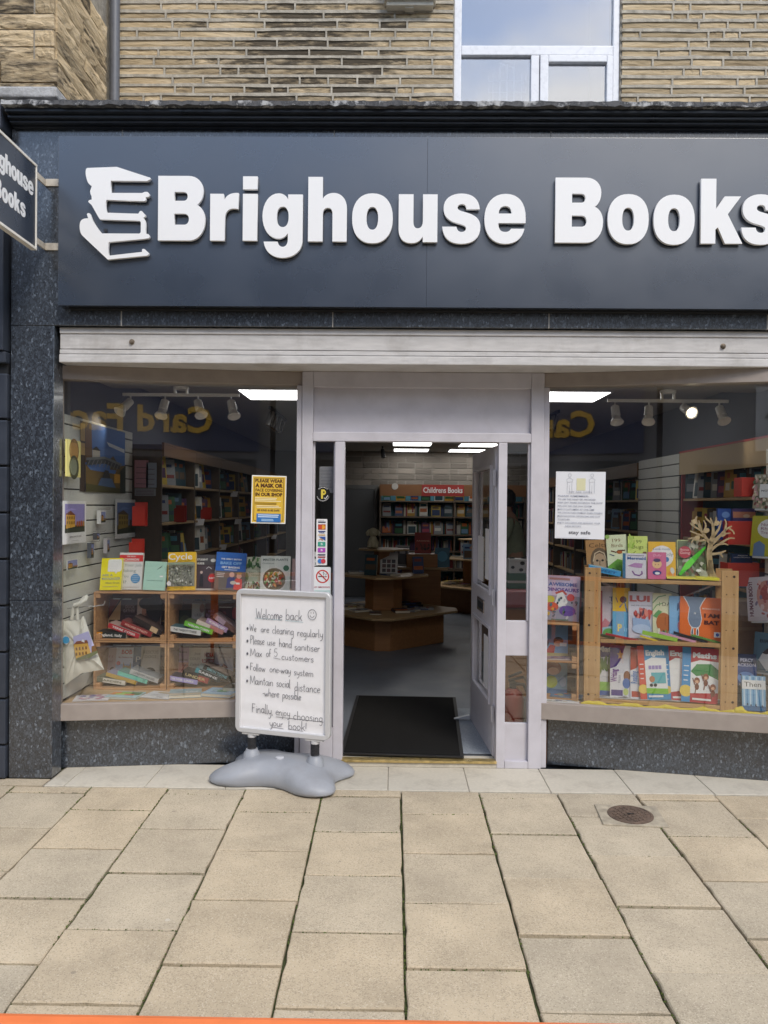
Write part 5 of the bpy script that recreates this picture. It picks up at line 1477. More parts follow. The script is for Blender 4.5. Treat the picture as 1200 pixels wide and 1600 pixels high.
wall_card('small landscape card of a golden town hall, lowest on the slatwall', ((104, 880), (121, 873), (121, 888)), SLX + .04, coaster, 'card', 'card', (.7, .7, .7))
for i, (px, py, lab) in enumerate(((160, 808, 'boxed set of small prints on a slatwall hook'), (152, 838, 'tiny dark magnet on the slatwall'), (143, 860, 'dark packet hanging from a slatwall hook, left of its twin'), (168, 853, 'grey packet hanging from a slatwall hook, right of its twin'))):
    p = at_x(px, py, SLX + .05)
    root = empty('hanging_packet', p, lab, 'packet', 'small packets hung on the slatwall')
    w, h = ((.10, .09), (.05, .045), (.05, .10), (.05, .10))[i]
    MB().box((-.02, -w / 2, -h / 2), (.006, w / 2, h / 2)).build('packet', flat(((.62, .62, .62), (.08, .08, .09), (.10, .11, .13), (.45, .43, .45))[i], .3), root, world=False)
    a = Art(w, h); town(a, .1, .1, .9, .9, H('7884b0'), H('b98c3a'), H('5b3a2a'), H('333a2c'), i)
    o = a.mb.build('printed_picture', a.mats, root, world=False); o.rotation_euler = Matrix(((0, 0, 1), (1, 0, 0), (0, 1, 0))).to_euler(); o.location = (.0065, 0, -h / 2)
    MB().tube([(-.03, 0, h / 2 + .01), (.05, 0, h / 2 + .01), (.055, 0, h / 2 + .02)], .002, 5).build('hook', M_CHROME, root, world=False)

# cotton bag hung by its knotted handles
bagY = -.10
bag = empty('tote_bag', at_y(125, 1000, bagY), 'cream cotton tote bag printed with a golden town hall, hung by a knotted handle', 'bag')
def bagp(px, py, dy=0.0): return at_y(px, py, bagY + dy)
outl = [(101, 970), (126, 968), (130, 962), (133, 968), (145, 1003), (163, 1046), (150, 1048), (128, 1052), (113, 1062), (101, 1071), (100, 1050), (97, 1010), (96, 985)]
cx0, cy0 = 122, 1010
mb = MB(); N_ = len(outl); dens = []
for i in range(N_):
    a, b = outl[i], outl[(i + 1) % N_]
    for k_ in range(4): t = k_ / 4; dens.append((a[0] + (b[0] - a[0]) * t, a[1] + (b[1] - a[1]) * t))
rings_f, rings_b = [], []
for f, dy in ((1, 0), (.85, -.012), (.6, -.020), (.3, -.025), (.05, -.026)):
    i0 = len(mb.v)
    for k_, (x, y) in enumerate(dens):
        wob = .004 * math.sin(k_ * 1.3 + f * 5) * (f < 1) + .003 * math.sin(k_ * .55 + f * 9)
        mb.v.append(tuple(bagp(cx0 + (x - cx0) * f, cy0 + (y - cy0) * f, dy + wob)))
    rings_f.append(i0)
for f, dy in ((.8, .03), (.1, .045)):
    i0 = len(mb.v)
    for k_, (x, y) in enumerate(dens): mb.v.append(tuple(bagp(cx0 + (x - cx0) * f, cy0 + (y - cy0) * f, dy)))
    rings_b.append(i0)
n_ = len(dens)
for seq in (rings_f, [rings_f[0]] + rings_b):
    for r0, r1 in zip(seq, seq[1:]):
        for k_ in range(n_): mb.f.append((r0 + k_, r0 + (k_ + 1) % n_, r1 + (k_ + 1) % n_, r1 + k_)); mb.mi.append(0)
    mb.f.append(tuple(seq[-1] + k_ for k_ in range(n_))); mb.mi.append(0)
M_COTTON = mat('unbleached_cotton', (.72, .70, .62), .9, noise=.05, nscale=10, bump=.3, bscale=250)
mb.build('bag_body', M_COTTON, bag, smooth=True)
MB().tube([bagp(112, 968), bagp(115, 950), bagp(117, 944), bagp(121, 944), bagp(121, 968)], .011, 8).tube([bagp(117, 946, -.01), bagp(126, 942, -.02), bagp(133, 937, -.01), bagp(135, 933), bagp(131, 935, .01), bagp(124, 945)], .014, 8).build('knotted_handle', M_COTTON, bag, smooth=True)
def bag_poly(pts, col, dy): 
    mb = MB(); mb.face([bagp(x, y, dy) for x, y in pts]); return mb, flat(col, .8)
def bag_print(nm, shapes, dy0):
    mb = MB(); ms = []
    for k_, (pts, col) in enumerate(shapes):
        m = flat(col, .8)
        if m not in ms: ms.append(m)
        mb.face([bagp(x, y, dy0 - .0006 * k_) for x, y in pts], ms.index(m))
    return mb.build(nm, ms, bag)
bag_print('printed_picture', [([(114, 995), (138, 986), (148, 1012), (152, 1020), (140, 1028), (119, 1032)], H('b9b6dc')), ([(115, 1007), (137, 1004), (142, 1020), (140, 1026), (119, 1031)], H('d8aa4a')), ([(115, 1007), (120, 1002), (136, 1000), (138, 1005)], H('8a5236')),
   ([(127, 1002), (129, 999), (132, 1000), (132, 1004)], (.8, .8, .8)), ([(143, 1010), (149, 1008), (152, 1018), (143, 1022)], H('7b5a34')), ([(119, 1032), (119, 1029), (152, 1016), (153, 1020), (140, 1028)], H('6b7050'))]
   + [([(118 + i * 5, 1012 + j * 8 - i * .6), (120.5 + i * 5, 1011.6 + j * 8 - i * .6), (121 + i * 5, 1016 + j * 8 - i * .6), (118.5 + i * 5, 1016.4 + j * 8 - i * .6)], H('7a5426')) for i in range(4) for j in range(2)], -.0360)
bag_print('swing_tag', [([(93, 999), (103, 993), (111, 999), (104, 1008)], W_), ([(103 + 5.6 * math.cos(q * .5236), 1000 + 5.8 * math.sin(q * .5236)) for q in range(12)], H('4a9fd0'))], -.0350)
tb = MB(); merge_text(tb, 'BRIGHOUSE', 0, 0, .020, .085, 0, .02)
o = tb.build('lettering', flat((.2, .2, .2)), bag, world=False); pq = bagp(143, 1028, -.0370); o.location = pq - Vector(bag.location); o.rotation_euler = (RAD(90), RAD(-17), 0)
hk = at_y(158, 947, bagY)
MB().tube([at_x(104, 951, SLX + .005), bagp(120, 949), bagp(150, 947), bagp(162, 945), bagp(164, 940)], .003, 6).build('wall_hook', M_CHROME, bag)

# ------------------------------------------------------------------ crates in the left window
CY = .25
CR_T = at_y(205, 925, CY).z; BEDZ = .3885
CH = (CR_T - BEDZ) / 2
cxs = [at_y(p, 1000, CY).x for p in (145, 260.5, 374, 488)]
CRD = .34
def crate(x0, x1, z0, label):
    r = empty('wooden_crate', ((x0 + x1) / 2, CY, z0), label, 'crate', 'wooden fruit crates stacked as shelves')
    x0 += .003; x1 -= .003; z1 = z0 + CH - .002; y1 = CY + CRD; t = .010
    def p(nm, lo, hi, m=M_CRATE): return MB().box(lo, hi).build(nm, m, r, bevel=.0015, seg=1)
    for k_ in range(3):                               # top and bottom boards (crate on its side)
        ya, yb_ = CY + k_ * CRD / 3 + .002, CY + (k_ + 1) * CRD / 3 - .004
        p('board', (x0, ya, z1 - t), (x1, yb_, z1)); p('board', (x0, ya, z0), (x1, yb_, z0 + t))
    p('side', (x0, CY + .002, z0 + t), (x0 + .012, y1, z1 - t)); p('side', (x1 - .012, CY + .002, z0 + t), (x1, y1, z1 - t))
    nsl = 4; hz = (z1 - z0 - 2 * t) / nsl
    for k_ in range(nsl): p('back_slat', (x0 + .012, y1 - .010, z0 + t + k_ * hz + .004), (x1 - .012, y1, z0 + t + (k_ + 1) * hz - .004), M_CRATED)
    for xa in (x0 + .0125, x1 - .0425):
        for za in (z0 + t, z1 - t - .030): p('corner_block', (xa, CY + .006, za), (xa + .030, y1 - .011, za + .030))
    return r
for c_, nm in ((0, 'left'), (1, 'middle'), (2, 'right')):
    for row, rn in ((0, 'lower'), (1, 'upper')): crate(cxs[c_], cxs[c_ + 1], BEDZ + row * CH, '%s %s wooden crate of the stack in the left window' % (rn, nm))

# cover designs
def c_manager(a):
    a.poly([(.32, .58), (.32, .92), (.38, .96), (.92, .96), (.97, .9), (.97, .62), (.9, .57), (.78, .57), (.72, .50), (.64, .57), (.4, .57)], W_); a.lines(.42, .92, .64, .92, 4, (.7, .72, .75), .12)
    a.text('ASK A', .33, .46, .10, (.35, .40, .38), .5); a.text('MANAGER', .52, .35, .11, (.35, .40, .38), .88); a.text('Alison Green', .58, .22, .07, (.25, .25, .1), .68); a.rect(.15, .1, .88, .115, (.5, .5, .2))
def c_cannon(a):
    a.rect(0, .76, 1, .94, H('cf3a3c')); a.text('DR ELLE', .5, .90, .05, W_, .35); a.text('CANNON', .52, .81, .09, W_, .62, .03); a.text('Is Your Job', .5, .66, .11, (.25, .3, .3), .9, 0); a.text('Making', .4, .51, .11, (.25, .3, .3), .65, 0)
    a.text('You', .27, .36, .11, (.25, .3, .3), .3, 0); a.text('Ill?', .22, .20, .11, (.25, .3, .3), .25, 0); a.disc(.72, .30, .20, H('4d8fc4')); a.lines(.58, .9, .2, .4, 4, W_, .15); a.rect(.1, .06, .9, .075, (.6, .6, .6))
def c_mint(a): a.line([(.58, .72), (.66, .77), (.70, .80), (.80, .86)], .02, (.1, .14, .12)); a.line([(.66, .77), (.76, .80)], .03, (.1, .14, .12)); a.text('WABI SABI', .5, .33, .055, (.2, .3, .27), .75, 0); a.rect(.72, .46, .88, .51, W_)
def c_cycle(a):
    a.rect(.02, .10, .98, .72, H('8c8c80')); a.blots(.06, .12, .94, .66, 150, [H('5f6256'), H('b4b4a8'), H('76786c'), H('d0d0c8'), H('474a42'), H('9aa08c')], 3, (.012, .04)); a.rect(.02, .66, .98, .72, H('93a08a'))
    a.text('Cycle', .5, .86, .23, W_, .86, .01); a.text('COOKBOOK', .66, .755, .045, (.3, .25, .05), .5, 0); a.blots(.06, .12, .25, .2, 4, [(.8, .75, .75)], 9, (.03, .06)); a.lines(.3, .7, .04, .07, 1, (.35, .3, .05), .5)
def c_student(a):
    a.rect(0, .72, 1, 1, H('4d4a4e')); a.text('STUDENT', .3, .86, .07, W_, .5, .03); a.text('GUIDE', .22, .75, .07, W_, .34, .03); a.disc(.78, .34, .19, H('c8303c')); a.text('EASY', .78, .34, .07, W_, .26, .02)
    a.oval(.8, .84, .12, .05, (.6, .6, .6)); a.line([(.5, .6), (.6, .66), (.75, .6)], .025, (.7, .7, .72)); a.oval(.95, .52, .06, .1, W_); a.poly([(.2, .1), (.22, .4), (.3, .48), (.36, .4), (.4, .1)], H('22222c')); a.oval(.28, .5, .06, .04, (.6, .45, .4)); a.rect(0, 0, 1, .05, (.5, .47, .45))
def c_bake(a):
    a.rect(0, .5, 1, 1, H('1f62b8')); a.rect(0, 0, 1, .5, H('6b5f57')); a.text('THE GREAT BRITISH', .5, .82, .055, W_, .68, .03); a.text('BAKE OFF', .5, .71, .10, H('8fbbe8'), .7, .03); a.text('GET BAKING', .5, .60, .07, W_, .6, .04); a.rect(.3, .53, .72, .545, W_)
    a.poly([(.4, .05), (.42, .3), (.5, .36), (.66, .34), (.68, .08)], H('3c3f78')); a.disc(.56, .41, .085, H('d8ac9c')); a.poly([(.64, .02), (.66, .27), (.74, .34), (.9, .3), (.93, .02)], H('d9504c')); a.disc(.80, .38, .085, H('d8a894')); a.oval(.80, .45, .09, .03, H('b58a4a')); a.oval(.62, .2, .1, .05, H('c9beb2')); a.rect(.72, .16, .84, .21, W_); a.lines(.06, .36, .32, .46, 3, (.75, .72, .7), .3)
def c_vegan(a): a.rect(.14, .26, .98, .66, H('cbd0b8')); a.text('THE', .6, .61, .045, (.25, .3, .2), .15); a.text('PART-TIME', .58, .54, .075, (.2, .3, .2), .8); a.text('VEGAN', .58, .46, .075, (.2, .3, .2), .55); a.lines(.25, .95, .3, .42, 3, (.4, .5, .35), .2); a.blots(.03, .68, .97, .98, 40, [H('3f6b34'), H('5f8a4a'), H('2c4a28'), H('cfcdb8')], 4, (.02, .09)); a.blots(.03, .03, .97, .24, 34, [H('7a2c28'), H('3a3028'), H('b08a4c'), H('5f8a4a'), H('a03838')], 5, (.02, .06)); a.oval(.1, .42, .08, .12, H('7d8a5a'), .4)
def c_plants(a):
    a.text('MASTER PLANTS', .5, .89, .085, H('3c5a54'), .84, .02); a.text('Cookbook', .26, .79, .06, H('3c5a54'), .4, 0, 0, .2); a.disc(.87, .66, .1, H('2f6b46')); a.disc(.48, .34, .44, H('e6e2da')); a.disc(.47, .34, .39, H('7c6a4a'))
    a.blots(.18, .16, .76, .52, 90, [H('c44a34'), H('e09a4c'), H('6f8f3c'), H('8a5a3c'), H('d9cfa8'), H('3f5a2c'), H('b02c2c'), H('efe6d0')], 6, (.03, .075)); a.line([(.06, .25), (.2, .08), (.5, .03), (.8, .08), (.92, .3)], .02, W_)
topZ = CR_T + .0005
TY = CY + .055
face_out('pink spined book at the end of the crate-top row, mostly behind the frame', 455, 466, 875, 925, TY + .03, topZ, H('a88a88'), None, .03)
face_out('white cookbook with a round bowl of vegetables on its cover', 406, 452, 869, 924, TY, topZ, H('dfe2da'), c_plants, .028, 10)
face_out('pale green vegan cookbook framed with leaves and beans', 383, 411, 869, 921, TY + .05, topZ, H('dbdfc9'), c_vegan, .02, 10)
face_out('blue baking cookbook picturing two people', 334, 381, 865, 923, TY, topZ, H('6b5f57'), c_bake, .03, 12, RAD(5), roll=3)
face_out('dark plum student cookbook with a red disc', 304, 338, 866, 921, TY + .05, topZ, H('4a3d44'), c_student, .02, 10)
face_out('yellow cycling cookbook with a crowded grey photo', 261, 305, 864, 923, TY, topZ, H('e8bb2c'), c_cycle, .025, 10, RAD(-2), roll=-2)
face_out('plain mint green small hardback with a tiny bird', 223, 257, 880, 924, TY, topZ, H('a9cfc0'), c_mint, .02, 12, RAD(3), roll=2)
face_out('white self-help book with red band and blue disc', 184, 221, 867, 924, TY + .05, topZ, (.72, .72, .72), c_cannon, .022, 9)
face_out('bright yellow book with a white speech bubble', 155, 189, 878, 927, TY - .02, topZ, H('e9dd2c'), c_manager, .022, 13, RAD(-4), roll=-1.5)
# inside the crates: standing books, then stepped paperbacks
Zl, Zu = BEDZ + .0105, BEDZ + CH + .0105
BYK = CY + .22; LYK = CY + .035
GA = 'books in the upper left crate'; GB = 'books in the upper middle crate'; GC = 'books in the lower left crate'; GD = 'books in the lower middle crate'
def cov(*items):
    def fn(a):
        for f, args in items: getattr(a, f)(*args)
    return fn
face_out('charcoal paperback at the far left of the upper left crate', 154, 172, 938, 990, BYK, Zu, H('34363c'), cov(('rect', (0, .75, 1, .9, H('8f9096'))), ('text', ('LAND', .45, .22, .07, W_, .5))), .02, 10, group=GA)
face_out('book with diagonal red stripes and big brown title letters', 168, 190, 938, 990, BYK - .005, Zu, H('c9a87c'), cov(('poly', ([(0, .5), (0, 1), (.7, 1)], H('7b2a20'))), ('poly', ([(0, .42), (0, .5), (.72, 1), (.85, 1)], H('4a1c18'))), ('text', ('FRE', .5, .3, .22, H('4a2c18'), .9, .05))), .02, 10, group=GA)
face_out('dark purple paperback with pale title lettering', 186, 213, 938, 990, BYK - .01, Zu, H('43303c'), cov(('text', ('DUCK', .55, .78, .13, H('a89aa6'), .55)), ('text', ('GATHER', .5, .66, .12, H('a89aa6'), .7)), ('lines', (.3, .8, .3, .55, 4, H('7a6a78'), .2))), .02, 10, group=GA)
face_out('paperback with a dark-haired bearded face on its cover', 212, 249, 936, 990, BYK - .015, Zu, H('d3c3bb'), cov(('rect', (.22, 0, 1, 1, H('6b4a3f'))), ('oval', (.42, .62, .22, .3, H('c08f78'))), ('oval', (.72, .7, .34, .42, H('2a1a18'))), ('oval', (.36, .86, .3, .16, H('2a1a18'))), ('oval', (.4, .42, .15, .1, H('54342a'))), ('line', ([(.34, .56), (.46, .55)], .04, H('6b2c28'))), ('line', ([(.3, .72), (.42, .73)], .03, H('1c1414'))), ('poly', ([(.2, 0), (.3, .2), (1, .16), (1, 0)], (.7, .68, .66)))), .02, 10, group=GA)
lying('black paperback with a flame picture, lowest in the upper left crate', 148, 996, 197, 998, LYK, .040, H('2b302f'), H('222826'), 'England, Italy', W_, group=GA, band=(.0, .24, H('c98a24')))
lying('red spined thriller tilted across the upper left crate', 168, 980, 216, 998, LYK + .012, .032, H('b59a92'), H('b03038'), 'TERRE CITIES', W_, group=GA)
lying('dark red history paperback tilted beside the red thriller', 188, 976, 235, 996, LYK + .026, .034, H('7a4a44'), H('8c2f30'), 'HOLLAND DYNASTY', H('e8b8a8'), group=GA)
lying('black and cream paperback leaning at the right of the upper left crate', 206, 970, 250, 994, LYK + .040, .036, H('5b4a44'), H('2e2422'), None, W_, group=GA, band=(.62, .86, H('cbb08c')))
face_out('dark green paperback at the back of the upper middle crate', 277, 299, 954, 990, BYK, Zu, H('2f3424'), cov(('oval', (.5, .5, .4, .3, H('4c5434')))), .02, 10, group=GB)
face_out('white paperback with a thin grey title in the upper middle crate', 298, 318, 943, 990, BYK - .01, Zu, H('b9bab8'), cov(('text', ('LEG', .5, .62, .12, H('6a6a70'), .5, 0)), ('oval', (.8, .85, .2, .15, H('8b6a6a'))), ('lines', (.3, .7, .4, .55, 3, (.45, .45, .48), .2))), .02, 10, group=GB)
face_out('maroon paperback with lilac lettering in the upper middle crate', 319, 338, 943, 990, BYK - .005, Zu, H('5a2c30'), cov(('text', ('MRS', .5, .75, .13, H('9c7a9c'), .5)), ('text', ('BLUME', .5, .62, .13, H('9c7a9c'), .8)), ('rect', (.5, .2, .9, .5, H('6b4460')))), .02, 10, group=GB)
face_out('dark red thriller with bold white author name in the upper middle crate', 337, 371, 944, 990, BYK - .015, Zu, H('4c1d22'), cov(('text', ('JAMES', .36, .45, .13, W_, .55, .04)), ('text', ('PATTERSON', .5, .31, .13, W_, .92, .04)), ('oval', (.85, .72, .14, .2, H('a8323a'))), ('rect', (.1, .9, .7, .925, W_)), ('oval', (.35, .7, .1, .08, H('8a3a3c')))), .02, 10, group=GB)
lying('white spined thriller lying lowest in the upper middle crate', 264, 986, 313, 993, LYK, .034, H('4a6870'), H('cfcfcc'), 'THE TWENTY-THREE', K_, group=GB)
lying('bright green spined thriller in the upper middle crate', 287, 977, 331, 992, LYK + .012, .034, H('5a6a44'), H('6db43c'), 'HARLAN COBEN', W_, group=GB)
lying('pink and brown spined paperback in the upper middle crate', 306, 974, 347, 992, LYK + .026, .030, H('9c8a80'), H('b07a78'), None, W_, group=GB, band=(.0, .5, H('cfc4b8')))
lying('lilac spined paperback in the upper middle crate', 321, 972, 353, 989, LYK + .04, .034, H('4a3440'), H('a48ab0'), 'MORNING GIFT', W_, group=GB)
lying('brown spined paperback at the right of the upper middle crate', 332, 965, 366, 990, LYK + .052, .034, H('8c7a80'), H('6a4a44'), None, W_, group=GB, band=(.1, .5, H('a08a98')))
face_out('pale pink paperback half hidden by the cotton bag', 156, 179, 1019, 1068, BYK, Zl, H('c9b0b4'), cov(('text', ('If I', .6, .72, .14, H('a87078'), .4, 0, 0, .2)), ('text', ('Lived', .55, .58, .12, H('a87078'), .5, 0, 0, .2)), ('oval', (.8, .25, .2, .16, H('4a2c28')))), .02, 10, group=GC)
face_out('pale blue paperback with a tabby cat and red capitals', 179, 206, 1018, 1068, BYK - .008, Zl, H('a9bfe0'), cov(('rect', (.0, .5, 1, 1, H('d3dbee'))), ('text', ('BOB', .62, .86, .17, H('b02440'), .62, .05)), ('text', ('No Ordinary Cat', .55, .70, .06, H('7a2440'), .8)), ('disc', (.16, .52, .12, H('c83a50'))), ('oval', (.66, .24, .28, .22, H('b0946a'))), ('poly', ([(.42, .36), (.44, .56), (.56, .42)], H('b0946a'))), ('poly', ([(.78, .42), (.88, .56), (.92, .36)], H('b0946a'))), ('oval', (.58, .3, .03, .02, K_)), ('oval', (.76, .3, .03, .02, K_))), .02, 10, group=GC)
face_out('slate blue paperback with a white letter in the lower left crate', 205, 220, 1017, 1068, BYK - .004, Zl, H('3f5f86'), cov(('text', ('P', .6, .62, .24, W_, .5, 0)), ('oval', (.7, .36, .3, .1, H('1d2c40')))), .02, 10, group=GC)
face_out('cream paperback with a black spaniel photograph', 218, 248, 1015, 1068, BYK - .015, Zl, H('c6c2b8'), cov(('text', ('RESCUE', .5, .82, .13, H('8f8a80'), .8, 0)), ('text', ('DOGS', .5, .69, .13, H('8f8a80'), .6, 0)), ('lines', (.12, .88, .48, .58, 3, (.55, .53, .5), .2)), ('oval', (.52, .26, .28, .13, H('2c2c2c'))), ('oval', (.6, .12, .2, .14, H('8f8f8c')))), .02, 10, group=GC)
lying('white spined paperback lying lowest in the lower left crate', 148, 1064, 195, 1071, LYK, .030, H('6a7060'), H('d0cec6'), 'GARDEN', H('6a6a5a'), group=GC, band=(.0, .26, H('6b6f5c')))
lying('mustard spined paperback in the lower left crate', 165, 1056, 212, 1070, LYK + .012, .026, H('8f8fa8'), H('b99a4c'), None, W_, group=GC)
lying('turquoise spined paperback in the lower left crate', 183, 1054, 229, 1069, LYK + .026, .026, H('5f8f88'), H('6fc2ae'), None, W_, group=GC, band=(.84, .93, H('5aa090')))
lying('grey spined paperback leaning right in the lower left crate', 202, 1052, 246, 1068, LYK + .04, .032, H('8a9096'), H('b3b5b6'), 'COUNTRY HOUSES', H('4a4c50'), group=GC)
face_out('lilac and coral paperback in the lower middle crate', 274, 293, 1017, 1068, BYK, Zl, H('b48ab8'), cov(('rect', (0, .0, 1, .55, H('d08a80'))), ('text', ('Maeve', .5, .86, .09, H('5a3a5a'), .7)), ('text', ('LESSONS', .5, .62, .09, H('4a2c44'), .85)), ('line', ([(.3, .2), (.8, .5)], .05, H('8a4a54')))), .02, 10, group=GD)
face_out('cream paperback with curly grey title in the lower middle crate', 293, 312, 1017, 1068, BYK - .006, Zl, H('c9c8bc'), cov(('text', ('Josie', .7, .82, .1, H('6a6a64'), .5, 0, 0, .2)), ('text', ('COLD', .5, .66, .11, H('5a5a54'), .8, 0)), ('text', ('Tales', .5, .5, .11, H('6a6a64'), .75, 0, 0, .2)), ('text', ('Home', .5, .34, .11, H('6a6a64'), .75, 0, 0, .2))), .02, 10, group=GD)
face_out('white paperback with tall crimson author name in the lower middle crate', 312, 333, 1017, 1068, BYK - .012, Zl, H('cfcdc8'), cov(('text', ('NORA', .62, .78, .17, H('a8283c'), .7, .04)), ('text', ('ROBERTS', .55, .60, .16, H('a8283c'), .9, .04)), ('rect', (0, .1, 1, .4, H('8f9aa4'))), ('oval', (.6, .38, .4, .06, H('6b3a34')))), .02, 10, group=GD)
face_out('white paperback with a little beach hut sketch in the lower middle crate', 334, 363, 1017, 1068, BYK - .02, Zl, H('cdcdd4'), cov(('text', ('A New', .4, .84, .08, H('8a7a84'), .4, 0, 0, .2)), ('text', ('Beginning', .58, .74, .08, H('8a7a84'), .6, 0, 0, .2)), ('poly', ([(.3, .4), (.5, .55), (.75, .42)], H('a05a50'))), ('rect', (.36, .22, .7, .4, H('a9b8c8'))), ('oval', (.7, .2, .2, .08, H('5a6fa0')))), .02, 10, group=GD)
lying('lavender spined paperback lying lowest in the lower middle crate', 261, 1062, 308, 1070, LYK, .030, H('2c2836'), H('a59ad0'), 'SILVER LINES', W_, group=GD)
lying('black spined thriller with red end in the lower middle crate', 283, 1056, 325, 1069, LYK + .012, .040, H('3a302c'), H('241c1c'), 'UNDER', H('c8b47c'), group=GD, band=(.6, .98, H('a03a38')))
lying('black spined thriller with white capitals in the lower middle crate', 304, 1050, 343, 1067, LYK + .026, .036, H('7a8a8c'), H('16262c'), 'SABINE', W_, group=GD, band=(.0, .14, H('3f8f98')))
lying('black spined thriller with teal lettering in the lower middle crate', 316, 1046, 358, 1066, LYK + .04, .040, H('8c7c74'), H('141c20'), 'SIMON TOYNE', H('6fb0b8'), group=GD)
# flat on the window bed, in front of the crates
GF = 'books lying flat along the left window bed'
def flat_book(label, px, py, w, h, t, cover, fn=None, yaw=0, z=BEDZ, dy=0):
    p = at_z(px, py, z)
    a = RAD(yaw)
    return make_book(label, (p.x, p.y, z + .001), w, h, t, cover, fn, a, flat_lie=True, group=GF)
flat_book('white booklet with pink and lilac swirls flat on the window bed', 141, 1096, .21, .15, .006, H('d6d3d8'), cov(('blots', (.1, .2, .9, .8, 16, [H('b47a98'), H('8a86b4'), H('d0a8b8')], 1, (.05, .16)))), 12)
flat_book('patchwork coloured book with pale blue foot flat on the window bed', 187, 1093, .21, .16, .012, H('a9c4cc'), cov(('rect', (.02, .4, .3, .9, H('cf8a4a'))), ('rect', (.3, .5, .62, .9, H('8fb45a'))), ('rect', (.62, .45, .95, .9, H('5a7a4c'))), ('rect', (.2, .4, .5, .6, H('b9cf6a'))), ('rect', (.5, .36, .8, .56, H('c87a5a')))), -6)
flat_book('white booklet with scalloped top and gold title flat on the window bed', 240, 1092, .20, .17, .005, H('d3d4d6'), cov(('lines', (.2, .8, .3, .6, 4, (.5, .5, .52), .25)), ('oval', (.5, .78, .22, .07, H('a88f4a'))), ('rect', (.5, .12, .75, .2, (.3, .3, .32)))), -14)
flat_book('grey-blue book with white script title flat on the window bed', 289, 1091, .20, .17, .020, H('9ab0b4'), cov(('rect', (0, .0, 1, .3, H('b4a894'))), ('text', ('Lies', .7, .5, .28, W_, .4, 0, 0, .3)), ('lines', (.15, .5, .45, .75, 2, (.3, .4, .42), .3))), 12)
flat_book('light blue hardback with green doodles flat on the window bed', 337, 1090, .20, .17, .022, H('9cc0da'), cov(('rect', (.1, .15, .9, .9, H('b4d3e6'))), ('line', ([(.2, .5), (.4, .7), (.6, .4), (.8, .6)], .05, H('5a8a5c'))), ('oval', (.55, .45, .18, .16, H('6fae7c'))), ('line', ([(.2, .3), (.8, .35)], .04, H('4a6fa8')))), -12)
flat_book('thick dark hardback at the right end of the window bed row', 366, 1086, .16, .15, .045, H('3a3432'), cov(('text', ('BOOK', .5, .7, .2, W_, .7))), -10)

# =================================================================== RIGHT WINDOW DISPLAY
PLb, PRb = at_z(912, 1098, BEDZ), at_z(1152, 1112, BEDZ)
UD = Vector((PRb.x - PLb.x, PRb.y - PLb.y, 0)); UL = UD.length; UD.normalize(); UA = math.atan2(UD.y, UD.x); UN = Vector((-UD.y, UD.x, 0))
U0 = Vector((PLb.x, PLb.y, 0))
def uplane(off): return (U0 + UN * off, UN)
unit = empty('shelf_unit', (PLb.x, PLb.y, BEDZ), 'pine shelf unit with drilled posts full of picture books', 'shelf', rot=(0, 0, UA))
z_of = lambda px, py, off=0.0: at_plane(px, py, *uplane(off)).z
ztl = z_of(924, 886) - BEDZ; ztr = z_of(1140, 893) - BEDZ; ztop_ = (ztl + ztr) / 2
PWD = .097; UDEP = .20
sh = [(z_of(1030, y) - BEDZ) for y in (907, 1002.5, 1098)]
def ubx(nm, lo, hi, m=M_PINE, par=unit, bev=.0025): return MB().box(lo, hi).build(nm, m, par, world=False, bevel=bev)
def upost(x0, y0):
    # upright boards: grain along z -> rotate a lying board
    o = MB().box((0, 0, 0), (ztop_, .018, PWD)).build('post', M_PINE, unit, world=False, bevel=.003)
    o.rotation_euler = (0, RAD(-90), 0); o.location = (x0 + PWD, y0, 0)
    o.rotation_euler = Matrix(((0, 0, 1), (0, 1, 0), (1, 0, 0))).to_euler() if False else (0, RAD(-90), 0)
    return o
for x0 in (0, UL - PWD):
    for y0 in (0, UDEP - .018):
        po = upost(x0, y0)
        if y0 == 0:
            hole = MB(); screw = MB(); n = 8
            for i in range(n):
                zz_ = .055 + i * (ztop_ - .09) / (n - 1)
                for dx in (.028, .070):
                    big = (i in (0, 3, 7) and dx > .05) if x0 > 0 else (i in (0, 4, 7) and dx < .05)
                    r = .0075 if big else .0035
                    loops = ellipse(x0 + dx, zz_, r, r, 10)
                    o = add('screw_head' if big else 'peg_hole', outline_mesh([loops], .0015), mat('dark_hole', (.06, .03, .015), .7), unit, loc=(0, y0 - .0004, 0), rot=(RAD(90), 0, 0))
            # knots
for i, z_ in enumerate(sh):
    ubx('shelf_board', (PWD * .5, .0185, z_ - .018), (UL - PWD * .5, UDEP - .0185, z_))
    ubx('shelf_lip', (PWD + .002, .002, z_ - .022), (UL - PWD - .002, .018, z_ + .001))
br_ = MB().bar((PWD, UDEP - .01, sh[1] + .02), (UL - PWD, UDEP - .01, sh[0] - .03), .002, .012); br_.build('wire_brace', M_CHROME, unit, world=False)
br_ = MB().bar((PWD, UDEP - .006, sh[0] - .03), (UL - PWD, UDEP - .006, sh[1] + .02), .002, .012); br_.build('wire_brace', M_CHROME, unit, world=False)
S = [BEDZ + z + .0015 for z in sh]
G1, G2, G3 = 'children’s books on the top pine shelf', 'children’s books on the middle pine shelf', 'workbooks on the bottom pine shelf'
def ubook(label, x0, x1, yt, yb_, off, z, cover, fn=None, t=.012, lean=8, roll=0, grp=G1, yaw=0): return face_out(label, x0, x1, yt, yb_, 0, z, cover, fn, t, lean, UA + RAD(yaw), roll, uplane(off), group=grp)
